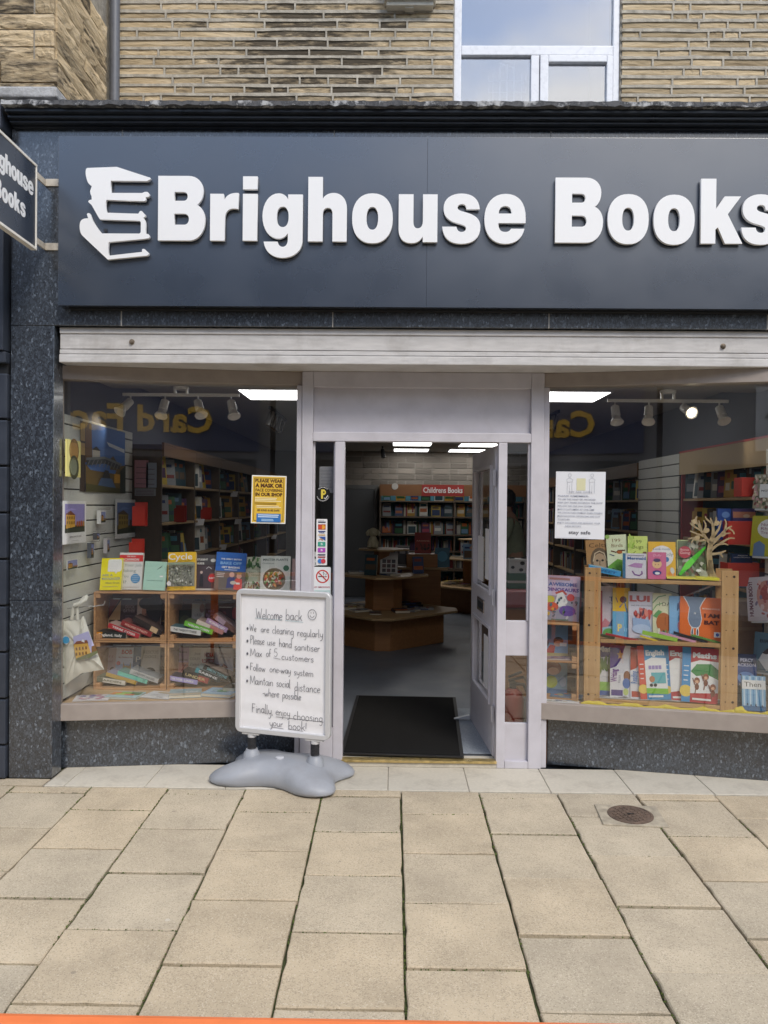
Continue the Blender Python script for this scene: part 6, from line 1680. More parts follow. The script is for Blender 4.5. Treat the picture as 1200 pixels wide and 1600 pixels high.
# top shelf, rear to front
ubook('tan book with a stone Celtic face on its cover', 918, 953, 847, 903, .13, S[0], H('b48a5c'), cov(('text', ('Celts', .55, .84, .17, H('5a4028'), .8, 0)), ('oval', (.6, .42, .42, .36, H('6b5844'))), ('oval', (.6, .34, .30, .28, H('b79a7c'))), ('line', ([(.3, .4), (.4, .62), (.6, .68), (.8, .62), (.92, .4)], .05, H('d0bca0'))), ('oval', (.48, .42, .06, .03, H('2c2018'))), ('oval', (.72, .42, .06, .03, H('2c2018'))), ('line', ([(.6, .42), (.58, .3), (.64, .29)], .03, H('5a4030'))), ('line', ([(.5, .2), (.7, .2)], .03, H('5a3a2c')))), .012, 8, -4)
ubook('pale green board book of birds', 951, 983, 838, 903, .115, S[0], H('dfe6c4'), cov(('text', ('199', .5, .86, .12, H('8a6a4a'), .4, 0)), ('text', ('Birds', .52, .74, .12, H('8a6a4a'), .55, 0)), ('line', ([(.2, .62), (.45, .58), (.55, .62), (.9, .62)], .06, H('5a2c1c'))), ('oval', (.62, .58, .14, .04, H('b0602c'))), ('line', ([(.12, .54), (.35, .5)], .05, H('6a7a8a'))), ('poly', ([(0, 0), (0, .25), (.5, .42), (1, .34), (1, 0)], H('6fa83c'))), ('line', ([(.2, .2), (.5, .12)], .07, H('1c2418'))), ('oval', (.06, .96, .12, .05, H('9cc26a')))), .012, 8, -4)
ubook('lime green board book of insects', 981, 1012, 838, 903, .10, S[0], H('cfe07c'), cov(('text', ('199', .5, .86, .12, H('6a7a3a'), .4, 0)), ('text', ('Bugs', .52, .74, .12, H('6a7a3a'), .55, 0)), ('blots', (.02, .66, .3, .98, 8, [H('9cc04c'), H('b9d46a')], 2, (.04, .1))), ('line', ([(.2, .55), (.4, .64)], .02, H('3a4a1c'))), ('oval', (.85, .6, .1, .03, H('6a3a2c')))), .012, 8)
ubook('yellow lift-the-flap book with a round white panel', 1013, 1056, 846, 903, .09, S[0], H('e8b93c'), cov(('disc', (.5, .6, .42, W_)), ('text', ('Look inside', .5, .80, .09, H('5a7a9c'), .62, 0)), ('text', ('Your Body', .5, .66, .12, H('7a8aa0'), .8, 0)), ('disc', (.66, .52, .10, H('4a86c0'))), ('blots', (.04, .04, .96, .3, 12, [H('b0622c'), H('d0d4d6'), H('8a4a24'), H('e0963c')], 3, (.04, .1)))), .022, 8, 0)
ubook('framed dinosaur book pack with a bright green digging tool', 1058, 1104, 842, 903, .10, S[0], H('b9c08c'), cov(('rect', (.03, .02, .97, .97, H('6f7a5c'))), ('blots', (.06, .05, .94, .94, 60, [H('8a8f7c'), H('a9aa98'), H('5a6a44'), H('7a5a4a'), H('c0bfae')], 4, (.04, .12))), ('disc', (.26, .68, .22, H('b0404c'))), ('text', ('Bones', .26, .74, .08, H('e0b0b0'), .3)), ('text', ('Going', .26, .66, .09, H('e0b0b0'), .34)), ('poly', ([(.05, .12), (.25, .38), (.45, .52), (.6, .62), (.95, .84), (.98, .8), (.72, .55), (.55, .4), (.35, .24), (.1, .08)], H('4cc02c'))), ('poly', ([(.12, .2), (.3, .42), (.5, .54), (.6, .44), (.4, .26)], H('6fdc4a'))), ('oval', (.72, .22, .09, .035, W_))), .02, 8)
ubook('white board book with a mermaid tail and blue wavy spine', 973, 1010, 866, 905, .045, S[0], H('d6d4dc'), cov(('rect', (0, 0, .12, 1, H('3a6f94'))), ('text', ('Mermaid', .58, .80, .16, H('2f5f98'), .78, .03)), ('poly', ([(.2, .5), (.5, .62), (.85, .6), (.8, .42), (.5, .44)], H('b48ab8'))), ('line', ([(.4, .3), (.5, .16), (.7, .12), (.82, .2), (.8, .3)], .06, H('7a4a8a'))), ('rect', (.2, .9, .9, .93, H('9a9aa4')))), .02, 6)
ubook('small pink board book with a little smiling face', 1012, 1041, 863, 905, .035, S[0], H('cf6f94'), cov(('text', ('Dolly', .52, .88, .13, H('f0c0d0'), .45, 0, 0, .2)), ('oval', (.5, .56, .26, .16, H('e6c090'))), ('oval', (.5, .70, .2, .07, H('5a4a70'))), ('oval', (.42, .54, .03, .015, H('8a4a3c'))), ('oval', (.58, .54, .03, .015, H('8a4a3c'))), ('oval', (.5, .24, .24, .09, H('2c3f8a'))), ('oval', (.52, .22, .14, .05, W_))), .02, 6)
lying('bright blue spined paperback lying behind the left pine post', 919, 891, 969, 901, 0, .032, H('7ab0d0'), H('3f98d0'), 'SWEET', H('1c5a94'), plane=uplane(.02), group=G1)
for i, (xa, xb, c) in enumerate(((1042, 1100, 'e9dd5c'), (1088, 1124, 'dfd93c'))):
    lying(('thin yellow booklet' if i == 0 else 'second thin yellow booklet, further right,') + ' flat on the top pine shelf', xa, 904 + i * 1.6, xb, 905.5 + i * 2, 0, .010 if i == 0 else .016, H(c), H(c), plane=uplane(.012), depth=.12, group=G1)
# laser-cut wooden tree
tp0 = at_plane(1112, 905, *uplane(.10))
tree = empty('wooden_tree', (tp0.x, tp0.y, S[0]), 'flat plywood cut-out tree with perched birds on the top pine shelf', 'ornament', rot=(0, 0, UA))
sc_ = (tp0 - CAM).length / F_PX * .98
tm_ = MB(); M_PLYL = mat_wood('plywood', (.52, .38, .20), (.60, .46, .27))
def limb(pts, w0, w1):
    n = len(pts); P = [((x - 1111) * sc_, (900 - y) * sc_) for x, y in smooth_line(pts, 3)]; m_ = len(P); L2, R2 = [], []
    for i in range(m_):
        a, b = P[max(i - 1, 0)], P[min(i + 1, m_ - 1)]; dx, dy = b[0] - a[0], b[1] - a[1]; l = math.hypot(dx, dy) or 1; w = (w0 + (w1 - w0) * i / (m_ - 1)) * sc_ / 2
        L2.append((P[i][0] - dy / l * w, P[i][1] + dx / l * w)); R2.append((P[i][0] + dy / l * w, P[i][1] - dx / l * w))
    loop = L2 + R2[::-1]; i0 = len(tm_.v); k_ = len(loop)
    tm_.v += [(x, -.004, z) for x, z in loop] + [(x, .004, z) for x, z in loop]
    for i in range(m_ - 1):
        j = k_ - 1 - i
        tm_.f += [(i0 + i, i0 + i + 1, i0 + j - 1, i0 + j), (i0 + k_ + i, i0 + k_ + j, i0 + k_ + j - 1, i0 + k_ + i + 1)]; tm_.mi += [0, 0]
    for i in range(k_): tm_.f.append((i0 + i, i0 + (i + 1) % k_, i0 + k_ + (i + 1) % k_, i0 + k_ + i)); tm_.mi.append(0)
trunk = [(1109, 901), (1109, 880), (1107, 862), (1109, 846), (1112, 836)]
limb(trunk, 9, 6); limb([(1104, 901), (1107, 888), (1108, 870)], 6, 4); limb([(1119, 901), (1112, 888), (1109, 870)], 7, 4)
for pts, w in (([(1110, 848), (1101, 836), (1094, 824), (1090, 815)], 5), ([(1112, 838), (1112, 822), (1108, 808)], 5), ([(1111, 846), (1122, 834), (1131, 824), (1138, 820)], 5), ([(1112, 836), (1120, 824), (1123, 812)], 4), ([(1108, 858), (1118, 848), (1128, 846), (1133, 848)], 4),
               ([(1108, 862), (1121, 860), (1126, 858), (1130, 856)], 4), ([(1101, 836), (1090, 832), (1080, 828)], 3.4), ([(1094, 826), (1084, 820), (1080, 816)], 3), ([(1090, 818), (1088, 810), (1090, 806)], 2.6), ([(1110, 816), (1103, 810), (1101, 806)], 2.6), ([(1112, 822), (1116, 812), (1116, 807)], 2.6),
               ([(1128, 828), (1130, 816), (1128, 810)], 3), ([(1134, 823), (1140, 828), (1141, 832)], 2.6), ([(1104, 840), (1094, 842), (1086, 838), (1078, 840)], 3), ([(1122, 846), (1134, 838), (1142, 838)], 3), ([(1098, 832), (1102, 820), (1099, 812)], 3), ([(1124, 832), (1136, 830)], 2.6), ([(1086, 838), (1082, 846)], 2.4), ([(1122, 860), (1126, 866)], 2.4), ([(1086, 822), (1082, 812)], 2.2), ([(1096, 826), (1092, 812)], 2.2)): limb(pts, w, 1.4)
tm_.build('cut_out', M_PLYL, tree, world=False)
for bx_, by_ in ((1086, 814), (1103, 827), (1126, 832), (1090, 838), (1117, 816)):
    lp = ellipse((bx_ - 1111) * sc_, (900 - by_) * sc_, 4.4 * sc_, 3.4 * sc_, 12, .6) 
    add('bird', outline_mesh([lp], .006), M_PLYL, tree, loc=(0, .003, 0), rot=(RAD(90), 0, 0))
# middle shelf
ubook('book with a red spine edge at the left of the middle pine shelf', 930, 941, 930, 1000, .10, S[1], H('a8303c'), None, .01, 8, 0, G2)
ubook('white picture book with pink hill and green field', 938, 962, 923, 1000, .11, S[1], H('d3c9d2'), cov(('text', ('T', .72, .74, .13, H('4a5a80'), .28)), ('text', ('The', .7, .66, .04, H('6a6a7a'), .3)), ('poly', ([(0, .22), (.3, .36), (.6, .28), (1, .4), (1, .1), (0, .1)], H('d08a94'))), ('poly', ([(.5, .2), (.8, .36), (1, .34), (1, .12)], H('5a6a90'))), ('poly', ([(0, 0), (0, .16), (1, .22), (1, 0)], H('a9cfdc'))), ('oval', (.55, .06, .4, .10, H('6fae5c')))), .008, 8, 0, G2)
ubook('picture book half yellow and half blue with a bird', 957, 984, 924, 1000, .095, S[1], H('6fb4dc'), cov(('rect', (0, .52, 1, 1, H('e6c23c'))), ('oval', (.62, .76, .2, .07, H('3a3a4c'))), ('line', ([(.4, .6), (.7, .72), (.85, .5)], .09, H('4a7aa8'))), ('line', ([(.2, .8), (.3, .7)], .05, H('3a5a80'))), ('text', ('P', .42, .18, .2, H('eee08c'), .26, .04)), ('text', ('ir', .8, .16, .14, H('9cd0ee'), .3))), .008, 8, 0, G2)
ubook('white picture book with striped red capitals and a red scribble', 982, 1022, 928, 1000, .08, S[1], H('d3d0dc'), cov(('text', ('LUI', .44, .84, .17, H('c05048'), .8, .05)), ('text', ('and the chocolate', .5, .70, .045, H('5a5a6a'), .8, 0)), ('blots', (.2, .42, .9, .62, 22, [H('c8544c'), H('8a2c30'), H('e08a7c'), H('5a4a5a')], 7, (.04, .10))), ('poly', ([(.15, .44), (.8, .40), (.9, .2), (.6, .12), (.2, .16)], H('9cb4d8'))), ('oval', (.5, .2, .36, .1, H('b9cbe6')))), .008, 8, 0, G2)
ubook('cream picture book with a big orange animal in jungle leaves', 1020, 1050, 929, 1000, .07, S[1], H('d9d8b4'), cov(('text', ('I DA', .64, .76, .12, H('5a5a44'), .6, 0)), ('line', ([(0, .78), (.3, .92), (.7, .96)], .05, H('5a8f54'))), ('line', ([(0, .62), (.2, .74), (.5, .78)], .05, H('6fa060'))), ('poly', ([(0, .5), (.3, .64), (.5, .6), (.2, .46)], H('5f9a5c'))), ('oval', (.58, .36, .4, .22, H('b86a34'))), ('rect', (.62, .1, .78, .4, H('b86a34'))), ('line', ([(.66, .5), (.64, .3)], .02, H('6a3a1c'))), ('oval', (.55, .12, .1, .08, H('4a3a30'))), ('blots', (.3, .02, .98, .2, 10, [H('6fae5c'), H('e6e6cc')], 3, (.04, .1)))), .008, 8, 0, G2)
ubook('pale blue picture book with torn blue leaf edging', 1046, 1066, 932, 1000, .06, S[1], H('84b4dc'), cov(('blots', (.7, .1, 1, .95, 12, [H('33507a'), H('b07a8a'), H('5a8ab8')], 5, (.05, .12)))), .008, 8, 0, G2)
def c_bat(a):
    a.poly([(.10, 1), (.22, .88), (.30, .76), (.28, .6), (.27, .48), (.32, .36), (.40, .28), (.66, .28), (.74, .38), (.78, .5), (.74, .64), (.70, .74), (.76, .86), (.86, 1)][0:0] or [(.06, 1), (.16, .86), (.22, .74), (.20, .58), (.19, .48), (.23, .36), (.29, .28), (.45, .28), (.50, .36), (.53, .5), (.50, .64), (.48, .76), (.54, .88), (.62, 1)], W_)
    a.poly([(.09, 1), (.18, .86), (.235, .74), (.215, .58), (.205, .48), (.24, .37), (.30, .295), (.44, .295), (.49, .37), (.515, .5), (.49, .64), (.465, .76), (.52, .88), (.59, 1)], H('76869c'))
    for x in (.305, .43): a.oval(x, .18, .035, .13, W_); a.oval(x, .19, .018, .08, H('3a4460'))
    a.rect(.335, .60, .35, .64, W_); a.rect(.365, .60, .38, .64, W_); a.text('MORAG HOOD', .74, .74, .05, H('eecfb8'), .42, .02); a.text('I AM', .76, .58, .12, H('5a2418'), .36, .05); a.text('BAT', .76, .42, .12, H('5a2418'), .36, .05); a.rect(.82, .10, .97, .22, W_); a.oval(.9, .16, .04, .04, H('3f5fb0'))
ubook('large orange picture book with an upside-down grey bat', 1061, 1127, 936, 1003, .05, S[1], H('e2702c'), c_bat, .010, 8, 2, G2)
for i, (xa, ya, xb, yb_, c, t_, lab) in enumerate(((936, 994, 960, 999, '4a4a2c', .016, 'olive and black spined thin picture book'), (946, 992, 998, 1003, 'a82c34', .012, 'red spined thin picture book'), (1000, 995, 1027, 1003, 'e0c83c', .010, 'yellow spined thin picture book'), (1003, 991, 1058, 1003, '9cc84c', .024, 'lime green spined thicker picture book'), (1030, 990, 1087, 1005, 'd8a0b8', .014, 'pink spined thin picture book'), (1052, 990, 1105, 1006, '2c2c30', .014, 'black spined thin picture book'), (1080, 994, 1126, 1006.5, '5f8f44', .012, 'mid green spined thin picture book'))):
    lying(lab + ' lying on the middle pine shelf', xa, ya, xb, yb_, 0, t_, H(c), H(c), plane=uplane(.012 + .004 * i), depth=.02, group=G2)
# bottom shelf workbooks
def workbook(strip, body, title, tcol, stripcol2=None, art_fn=None):
    def fn(a):
        a.rect(.0, 0, .24, 1, strip); a.disc(.12, .20, .17, H('e6c85c')); a.lines(.05, .2, .35, .7, 4, W_, .2)
        a.rect(.24, 0, 1, 1, body); a.poly([(.24, .72), (.5, .78), (1, .76), (1, .2), (.24, .16)], W_)
        a.text(title, .62, .86, .13, W_, .66, .05)
        if art_fn: art_fn(a)
        a.lines(.3, .95, .03, .10, 1, W_, .5)
    return fn
def monkeys(a):
    a.poly([(.24, .56), (.4, .7), (.8, .72), (1, .62), (1, .44), (.7, .52), (.4, .48)], H('3f8a4c'))
    for x, y in ((.42, .4), (.66, .48), (.86, .3)): a.oval(x, y, .08, .06, H('8a4f34')); a.oval(x, y - .02, .05, .03, H('d8a888')); a.oval(x, y - .11, .06, .06, H('7a4430')); a.line([(x - .06, y - .08), (x - .12, y + .04)], .03, H('7a4430')); a.line([(x - .03, y - .16), (x - .05, y - .24)], .025, H('7a4430'))
def blocks(a):
    for i in range(4): a.rect(.36 + i * .12, .56, .46 + i * .12, .63, H('9c8ac0'))
    a.rect(.44, .3, .95, .5, H('5fb0b8')); a.oval(.46, .38, .1, .06, H('b87a54')); a.disc(.42, .27, .06, K_); a.disc(.56, .27, .06, K_); a.poly([(.24, .12), (.24, .22), (1, .2), (1, .1)], H('7fbf3c'))
def star_book(col, word, cc):
    def fn(a):
        a.poly([(0, .55), (.0, 1), (.72, 1), (.5, .72), (.3, .6)], col); pts = []
        for k_ in range(10): r = .16 if k_ % 2 == 0 else .08; an = math.pi / 2 + k_ * math.pi / 5; pts.append((.48 + r * math.cos(an), .82 + r * .62 * math.sin(an)))
        a.poly(pts, H('c8a06a')); a.text(word, .20, .42, .17, cc, .62, .02, math.pi / 2); a.text('Practice', .44, .36, .07, H('6a6a80'), .36, 0, math.pi / 2); a.rect(.06, .04, .6, .15, col); a.oval(.8, .42, .16, .1, H('8a5a3c')); a.oval(.78, .28, .18, .1, H('4a6fb0')); a.oval(.75, .12, .12, .07, H('b9c878'))
    return fn
ubook('purple topped infant maths workbook with a tree', 925, 957, 1013, 1096, .09, S[2], H('d9d8dc'), cov(('rect', (0, .72, 1, 1, H('4a3a78'))), ('text', ('Mat', .6, .86, .14, W_, .7, .05)), ('blots', (.3, .45, .95, .7, 10, [H('5a7a3c'), H('7a8a4c')], 3, (.08, .16))), ('rect', (.78, .24, .86, .5, H('7a5a34'))), ('rect', (0, .1, 1, .26, H('8fbf54'))), ('rect', (0, 0, 1, .10, H('3f5fa0')))), .005, 6, 0, G3)
ubook('white word-game workbook peeping out between writing and reading books', 966, 990, 1018, 1096, .075, S[2], H('d9d8dc'), cov(('text', ('Wo', .6, .9, .13, H('8a2c3c'), .5, .03)), ('text', ('rd', .8, .8, .1, H('8a2c3c'), .3))), .005, 6, 0, G3)
ubook('white workbook with purple corner and a sideways writing title', 953, 986, 1016, 1096, .06, S[2], H('d9d8dc'), star_book(H('4f3a80'), 'Writing', H('7a3a90')), .005, 7, 0, G3)
ubook('white workbook with red corner and a sideways reading title', 985, 1017, 1018, 1097, .05, S[2], H('d9d8dc'), star_book(H('b0442c'), 'Reading', H('3a6fb0')), .005, 7, 0, G3)
ubook('red workbook with blue strip, cut off by its neighbour', 1040, 1078, 1015, 1099, .05, S[2], H('b4303c'), workbook(H('3f90c8'), H('b8343c'), 'Engl', W_), .005, 7, -3, G3)
ubook('blue workbook with orange strip and a bear on wheels', 1001, 1045, 1016, 1099, .035, S[2], H('3f8fc0'), workbook(H('d0503c'), H('3f8fc0'), 'English', W_, None, blocks), .005, 7, -4, G3)
ubook('red maths workbook with little monkeys and a blue strip', 1064, 1121, 1017, 1101, .03, S[2], H('b8343c'), workbook(H('3f90c8'), H('b8343c'), 'Maths', W_, None, monkeys), .006, 7, 2, G3)
GM = 'magazines fanned flat on the bottom pine shelf'
for i in range(5):
    p = at_plane(945 + i * 42, 1104, *uplane(.022 + i * .002))
    make_book('%s grey magazine fanned flat on the bottom pine shelf' % ('first', 'second', 'third', 'fourth', 'last')[i], (p.x + .03, p.y, S[2] + .0015 * i), .22, .10, .004, (.5, .49, .48), cov(('blots', (.05, .1, .95, .9, 26, [H('8a8a84'), H('b0a8b0'), H('5a5a58'), H('c8c8c4'), H('7a6a70')], i, (.04, .1)))), UA, flat_lie=True, group=GM)
# yellow cloth strip along the sill
cl = MB(); rnd = random.Random(8)
path_ = [(908, 1093), (940, 1096), (985, 1097), (1040, 1101), (1100, 1108), (1145, 1112), (1158, 1107), (1175, 1110), (1215, 1116)]
n = len(path_)
for i in range(n - 1):
    for k_ in range(5):
        t0, t1 = k_ / 5, (k_ + 1) / 5
        pa = [path_[i][0] + (path_[i + 1][0] - path_[i][0]) * t for t in (t0, t1)]
        aa, bb = line_pts(R0, R1, .064); d = (bb - aa).normalized(); nn = Vector((-d.y, d.x))
        q = [at_plane(p_, 1100, (aa.x, aa.y, 0), Vector((nn.x, nn.y, 0))) for p_ in pa]
        h_ = [.024 + .008 * math.sin(p_ * .11) + .004 * math.sin(p_ * .31) + (.014 if 1148 < p_ < 1162 else 0) for p_ in pa]
        pr = [(0, 0), (.002, .6), (.014, 1.0), (.030, .85), (.042, 0)]
        for (o0, f0), (o1, f1) in zip(pr, pr[1:]):
            cl.face([(q[0].x + nn.x * o0, q[0].y + nn.y * o0, .3890 + h_[0] * f0), (q[1].x + nn.x * o0, q[1].y + nn.y * o0, .3890 + h_[1] * f0), (q[1].x + nn.x * o1, q[1].y + nn.y * o1, .3890 + h_[1] * f1), (q[0].x + nn.x * o1, q[0].y + nn.y * o1, .3890 + h_[0] * f1)])
props(cl.build('cloth_strip', mat('yellow_cloth', (.66, .52, .06), .9, noise=.1), smooth=True), 'crumpled yellow cloth strip along the right window sill', 'cloth')

# small crate stack at the left end of the right window
def yl_plane(off): 
    a, b = line_pts(R0, R1, off); d = (b - a).normalized(); return ((a.x, a.y, 0), Vector((-d.y, d.x, 0)))
cp = yl_plane(.17)
ca, cb = at_plane(846, 1090, *cp), at_plane(904, 1090, *cp)
ca.z = cb.z = 0
cw = (cb - ca).length; cz1 = at_plane(880, 974, *cp).z
rt = empty('wooden_crate', (ca.x, ca.y, BEDZ), 'upended wooden crate with a middle shelf beside the doorway, in the right window', 'crate', rot=(0, 0, UA))
hgt_ = cz1 - BEDZ
def cbx(nm, lo, hi, m=M_CRATE): return MB().box(lo, hi).build(nm, m, rt, world=False, bevel=.0015, seg=1)
cbx('board', (0, 0, hgt_ - .012), (cw, .25, hgt_)); cbx('board', (0, 0, 0), (cw, .25, .012)); cbx('board', (.01, .0, hgt_ * .5 - .006), (cw - .01, .24, hgt_ * .5 + .006))
cbx('side', (cw - .012, .0, .012), (cw, .25, hgt_ - .012)); cbx('side', (0, .0, .012), (.012, .25, hgt_ - .012))
for i in range(5): cbx('back_slat', (.012, .24, .014 + i * (hgt_ - .03) / 5), (cw - .012, .25, .014 + (i + 1) * (hgt_ - .03) / 5 - .006), M_CRATED)
for za in (.012, hgt_ * .5 + .006): cbx('corner_block', (cw - .044, .004, za), (cw - .0125, .239, za + .03))
for za in (hgt_ * .5 - .04, hgt_ - .043): cbx('corner_block', (cw - .044, .004, za), (cw - .0125, .239, za + .03))
GK = 'books on and in the crate beside the doorway'
def kbook(label, x0, x1, yt, yb_, off, z, cover, fn, t=.012, lean=9, roll=0): return face_out(label, x0, x1, yt, yb_, 0, z, cover, fn, t, lean, UA, roll, yl_plane(.17 + off), group=GK)
def c_dino(a):
    a.rect(0, .55, 1, 1, H('cfc0da')); a.rect(0, 0, 1, .55, H('9c98a8')); a.text('AWESOME', .5, .80, .105, H('3f62a8'), .84, .04); a.text('DINOSAURS', .5, .68, .105, H('5a3f98'), .94, .04); a.rect(.1, .9, .7, .95, H('b48a8a'))
    a.poly([(.28, .36), (.36, .6), (.5, .64), (.66, .42), (.6, .34), (.42, .3)], W_); a.line([(.3, .6), (.5, .66), (.62, .58)], .06, H('c0442c')); a.disc(.74, .52, .11, H('d8403c')); a.oval(.66, .22, .24, .12, H('6a4a9c')); a.oval(.14, .46, .14, .08, H('c8c03c')); a.oval(.2, .3, .2, .1, H('d0583c')); a.blots(.04, .04, .96, .5, 26, [H('3a6a7a'), H('d8b04c'), H('2c2c3c'), H('c8c4c8'), H('7a9a4c')], 4, (.02, .05)); a.rect(.2, .0, .7, .03, H('6a7a6a'))
kbook('bright dinosaur activity book propped on the crate beside the doorway', 850, 904, 905, 974, .06, cz1 + .001, H('c8bccc'), c_dino, .02, 10, 2)
zm = BEDZ + hgt_ * .5 + .0065
kbook('sky blue story book with two children running, in the crate', 848, 887, 976, 1030, .13, zm, H('6f9cc8'), cov(('text', ('Horrid', .5, .86, .07, H('4a6f9c'), .6)), ('oval', (.62, .44, .2, .12, K_)), ('oval', (.6, .36, .16, .08, H('d8a890'))), ('oval', (.1, .36, .14, .1, K_)), ('poly', ([(.1, .1), (.3, .34), (.5, .3), (.45, .08)], H('b8343c'))), ('rect', (.0, 0, 1, .1, H('b0a878'))), ('rect', (.68, .3, .95, .4, W_))), .015, 8)
kbook('story book with a red-haired child and a robot, low in the crate', 848, 886, 1032, 1090, .12, BEDZ + .013, H('6a90a8'), cov(('rect', (0, .82, 1, 1, H('6a3c24'))), ('text', ('MISTER', .4, .92, .06, H('d0a86a'), .6)), ('oval', (.42, .66, .34, .18, H('8a3f24'))), ('oval', (.42, .58, .24, .1, H('e0b8a0'))), ('oval', (.34, .3, .26, .16, H('a8b848'))), ('oval', (.82, .32, .14, .14, H('9ab0c8'))), ('rect', (0, 0, 1, .12, H('4a6f98')))), .015, 8)
pk = at_plane(872, 1092, *yl_plane(.09)); make_book('white illustrated booklet flat before the crate beside the doorway', (pk.x, pk.y, BEDZ + .001), .26, .07, .006, W_, cov(('blots', (.1, .2, .95, .9, 12, [H('b04a34'), H('5a7a9c'), H('c8a86a')], 2, (.04, .1))), ('text', ('VILLAGE', .3, .2, .2, H('5a5a5a'), .4))), UA, flat_lie=True, group=GK)
pk = at_plane(880, 1031, *yl_plane(.19)); make_book('purple and tan picture book lying on the crate shelf', (pk.x, pk.y, zm + .0002), .20, .10, .008, H('8f7a8c'), cov(('blots', (.1, .1, .9, .9, 10, [H('5a4a78'), H('b0a070'), H('a04a4c')], 6, (.06, .15)))), UA + RAD(8), flat_lie=True, group=GK)
pk = at_plane(884, 1083, *yl_plane(.19)); make_book('blue comic booklet lying at the foot of the crate', (pk.x, pk.y, BEDZ + .0125), .20, .10, .006, H('3f6a94'), cov(('blots', (.1, .1, .9, .9, 10, [H('c8503c'), H('7aa0c0'), H('e0c85c')], 7, (.06, .15)))), UA - RAD(6), flat_lie=True, group=GK)

# right end of the right window: slatwall return with hung books, two standing books
RX = 2.385
slatwall('slatwall_panel', 'white grooved slatwall panel at the right edge of the right window', RX, -.34, .14, .41, 2.02, 1)
def rcard(label, x0, x1, yt, yb_, X, cover, fn, roll=0, t=.015, yaw=-62, bw=None):
    """book hung face-out on the right-hand slatwall, turned towards the street"""
    p = at_x((x0 + x1) / 2, yb_, X); q = at_x((x0 + x1) / 2, yt, X)
    h = abs(q.z - p.z); w = bw or h * .72
    r = make_book(label, (p.x - .02, p.y, p.z), w, h, t, cover, fn, RAD(yaw), 8, roll, group='books hung on the right-hand slatwall')
    b = MB().box((-w * .4, -.002, -.012), (w * .4, .09, -.002)); b.build('acrylic_ledge', mat('clear_acrylic', (.6, .62, .62), .2), r, world=False)
    return r
rcard('floral notebook with white label on the right-hand slatwall', 1180, 1220, 741, 795, RX - .03, H('a8a088'), cov(('blots', (.0, .0, 1, 1, 90, [H('5a6a48'), H('c89a98'), H('e0d8c4'), H('8a4a44'), H('d8c8a8')], 3, (.03, .09))), ('rect', (.3, .3, .95, .7, W_)), ('text', ('NOTES', .62, .5, .08, H('5a5a5a'), .5))), 0, .012, -50)
rcard('lime yellow nursery rhyme book on the right-hand slatwall', 1176, 1222, 806, 870, RX - .03, H('b9b41c'), cov(('oval', (.62, .68, .42, .24, W_)), ('text', ('Nursery', .62, .78, .10, H('8a3a5c'), .6, 0)), ('text', ('Rhyme', .62, .68, .10, H('8a3a5c'), .6, 0)), ('text', ('Treasury', .62, .58, .10, H('8a3a5c'), .6, 0)), ('poly', ([(.1, 0), (.12, .3), (.3, .38), (.5, .28), (.5, 0)], H('6a86b0')))), 0, .012, -50)
rcard('white anatomy book with sideways capitals on the right-hand slatwall', 1175, 1222, 905, 974, RX - .03, H('d0c8cc'), cov(('text', ('HUMAN BODY!', .14, .5, .12, H('6a2c44'), 1.1, .04, math.pi / 2)), ('oval', (.62, .55, .3, .36, H('c88a7c'))), ('oval', (.6, .62, .16, .16, H('a8403c'))), ('blots', (.3, .1, .95, .9, 24, [H('b0504c'), H('e0c0b8'), H('7a6a8a')], 3, (.03, .08)))), -8, .012, -50)
rcard('blue-grey bird book on the right-hand slatwall', 1180, 1224, 990, 1052, RX - .03, H('4f7488'), cov(('text', ('BIRDS', .5, .78, .12, H('1c2c38'), .6, .02)), ('poly', ([(.2, .3), (.35, .52), (.55, .58), (.85, .3), (.7, .1), (.5, .05)], W_)), ('poly', ([(.3, .48), (.5, .62), (.65, .5), (.45, .46)], H('3a2c30')))), 0, .012, -50)
pl2 = yl_plane(.30)
face_out('dark blue fantasy paperback with silver capitals, behind the pale blue one', 1150, 1184, 1029, 1110, 0, BEDZ + .001, H('2f4f90'), cov(('rect', (0, .8, 1, 1, H('232a4c'))), ('text', ('PERCY', .56, .88, .085, H('c8c8dc'), .6)), ('text', ('JACKSON', .5, .79, .085, H('c8c8dc'), .92)), ('oval', (.5, .55, .4, .12, H('6a94d0'))), ('line', ([(.2, .62), (.4, .56), (.7, .6)], .06, H('16203c'))), ('rect', (0, 0, 1, .4, H('1c2230'))), ('text', ('RICK', .3, .42, .07, W_, .3))), .03, 10, UA, 0, yl_plane(.24), group='books standing at the right end of the right window')
face_out('pale blue paperback with birch trunks and one-word title', 1160, 1197, 1057, 1110, 0, BEDZ + .001, H('8fbcdc'), cov(*[('rect', (.06 + .13 * i, .1, .12 + .13 * i, .98, (H('c8dcec'), H('5f96c4'))[i % 2])) for i in range(7)], ('rect', (0, .62, 1, .88, W_)), ('text', ('Then', .45, .75, .2, H('4a4a44'), .72, 0)), ('rect', (0, 0, 1, .14, H('3f6f9c'))), ('blots', (.2, .1, .9, .2, 6, [H('1c3a5c')], 3, (.02, .05)))), .02, 8, UA, 0, yl_plane(.17), group='books standing at the right end of the right window')

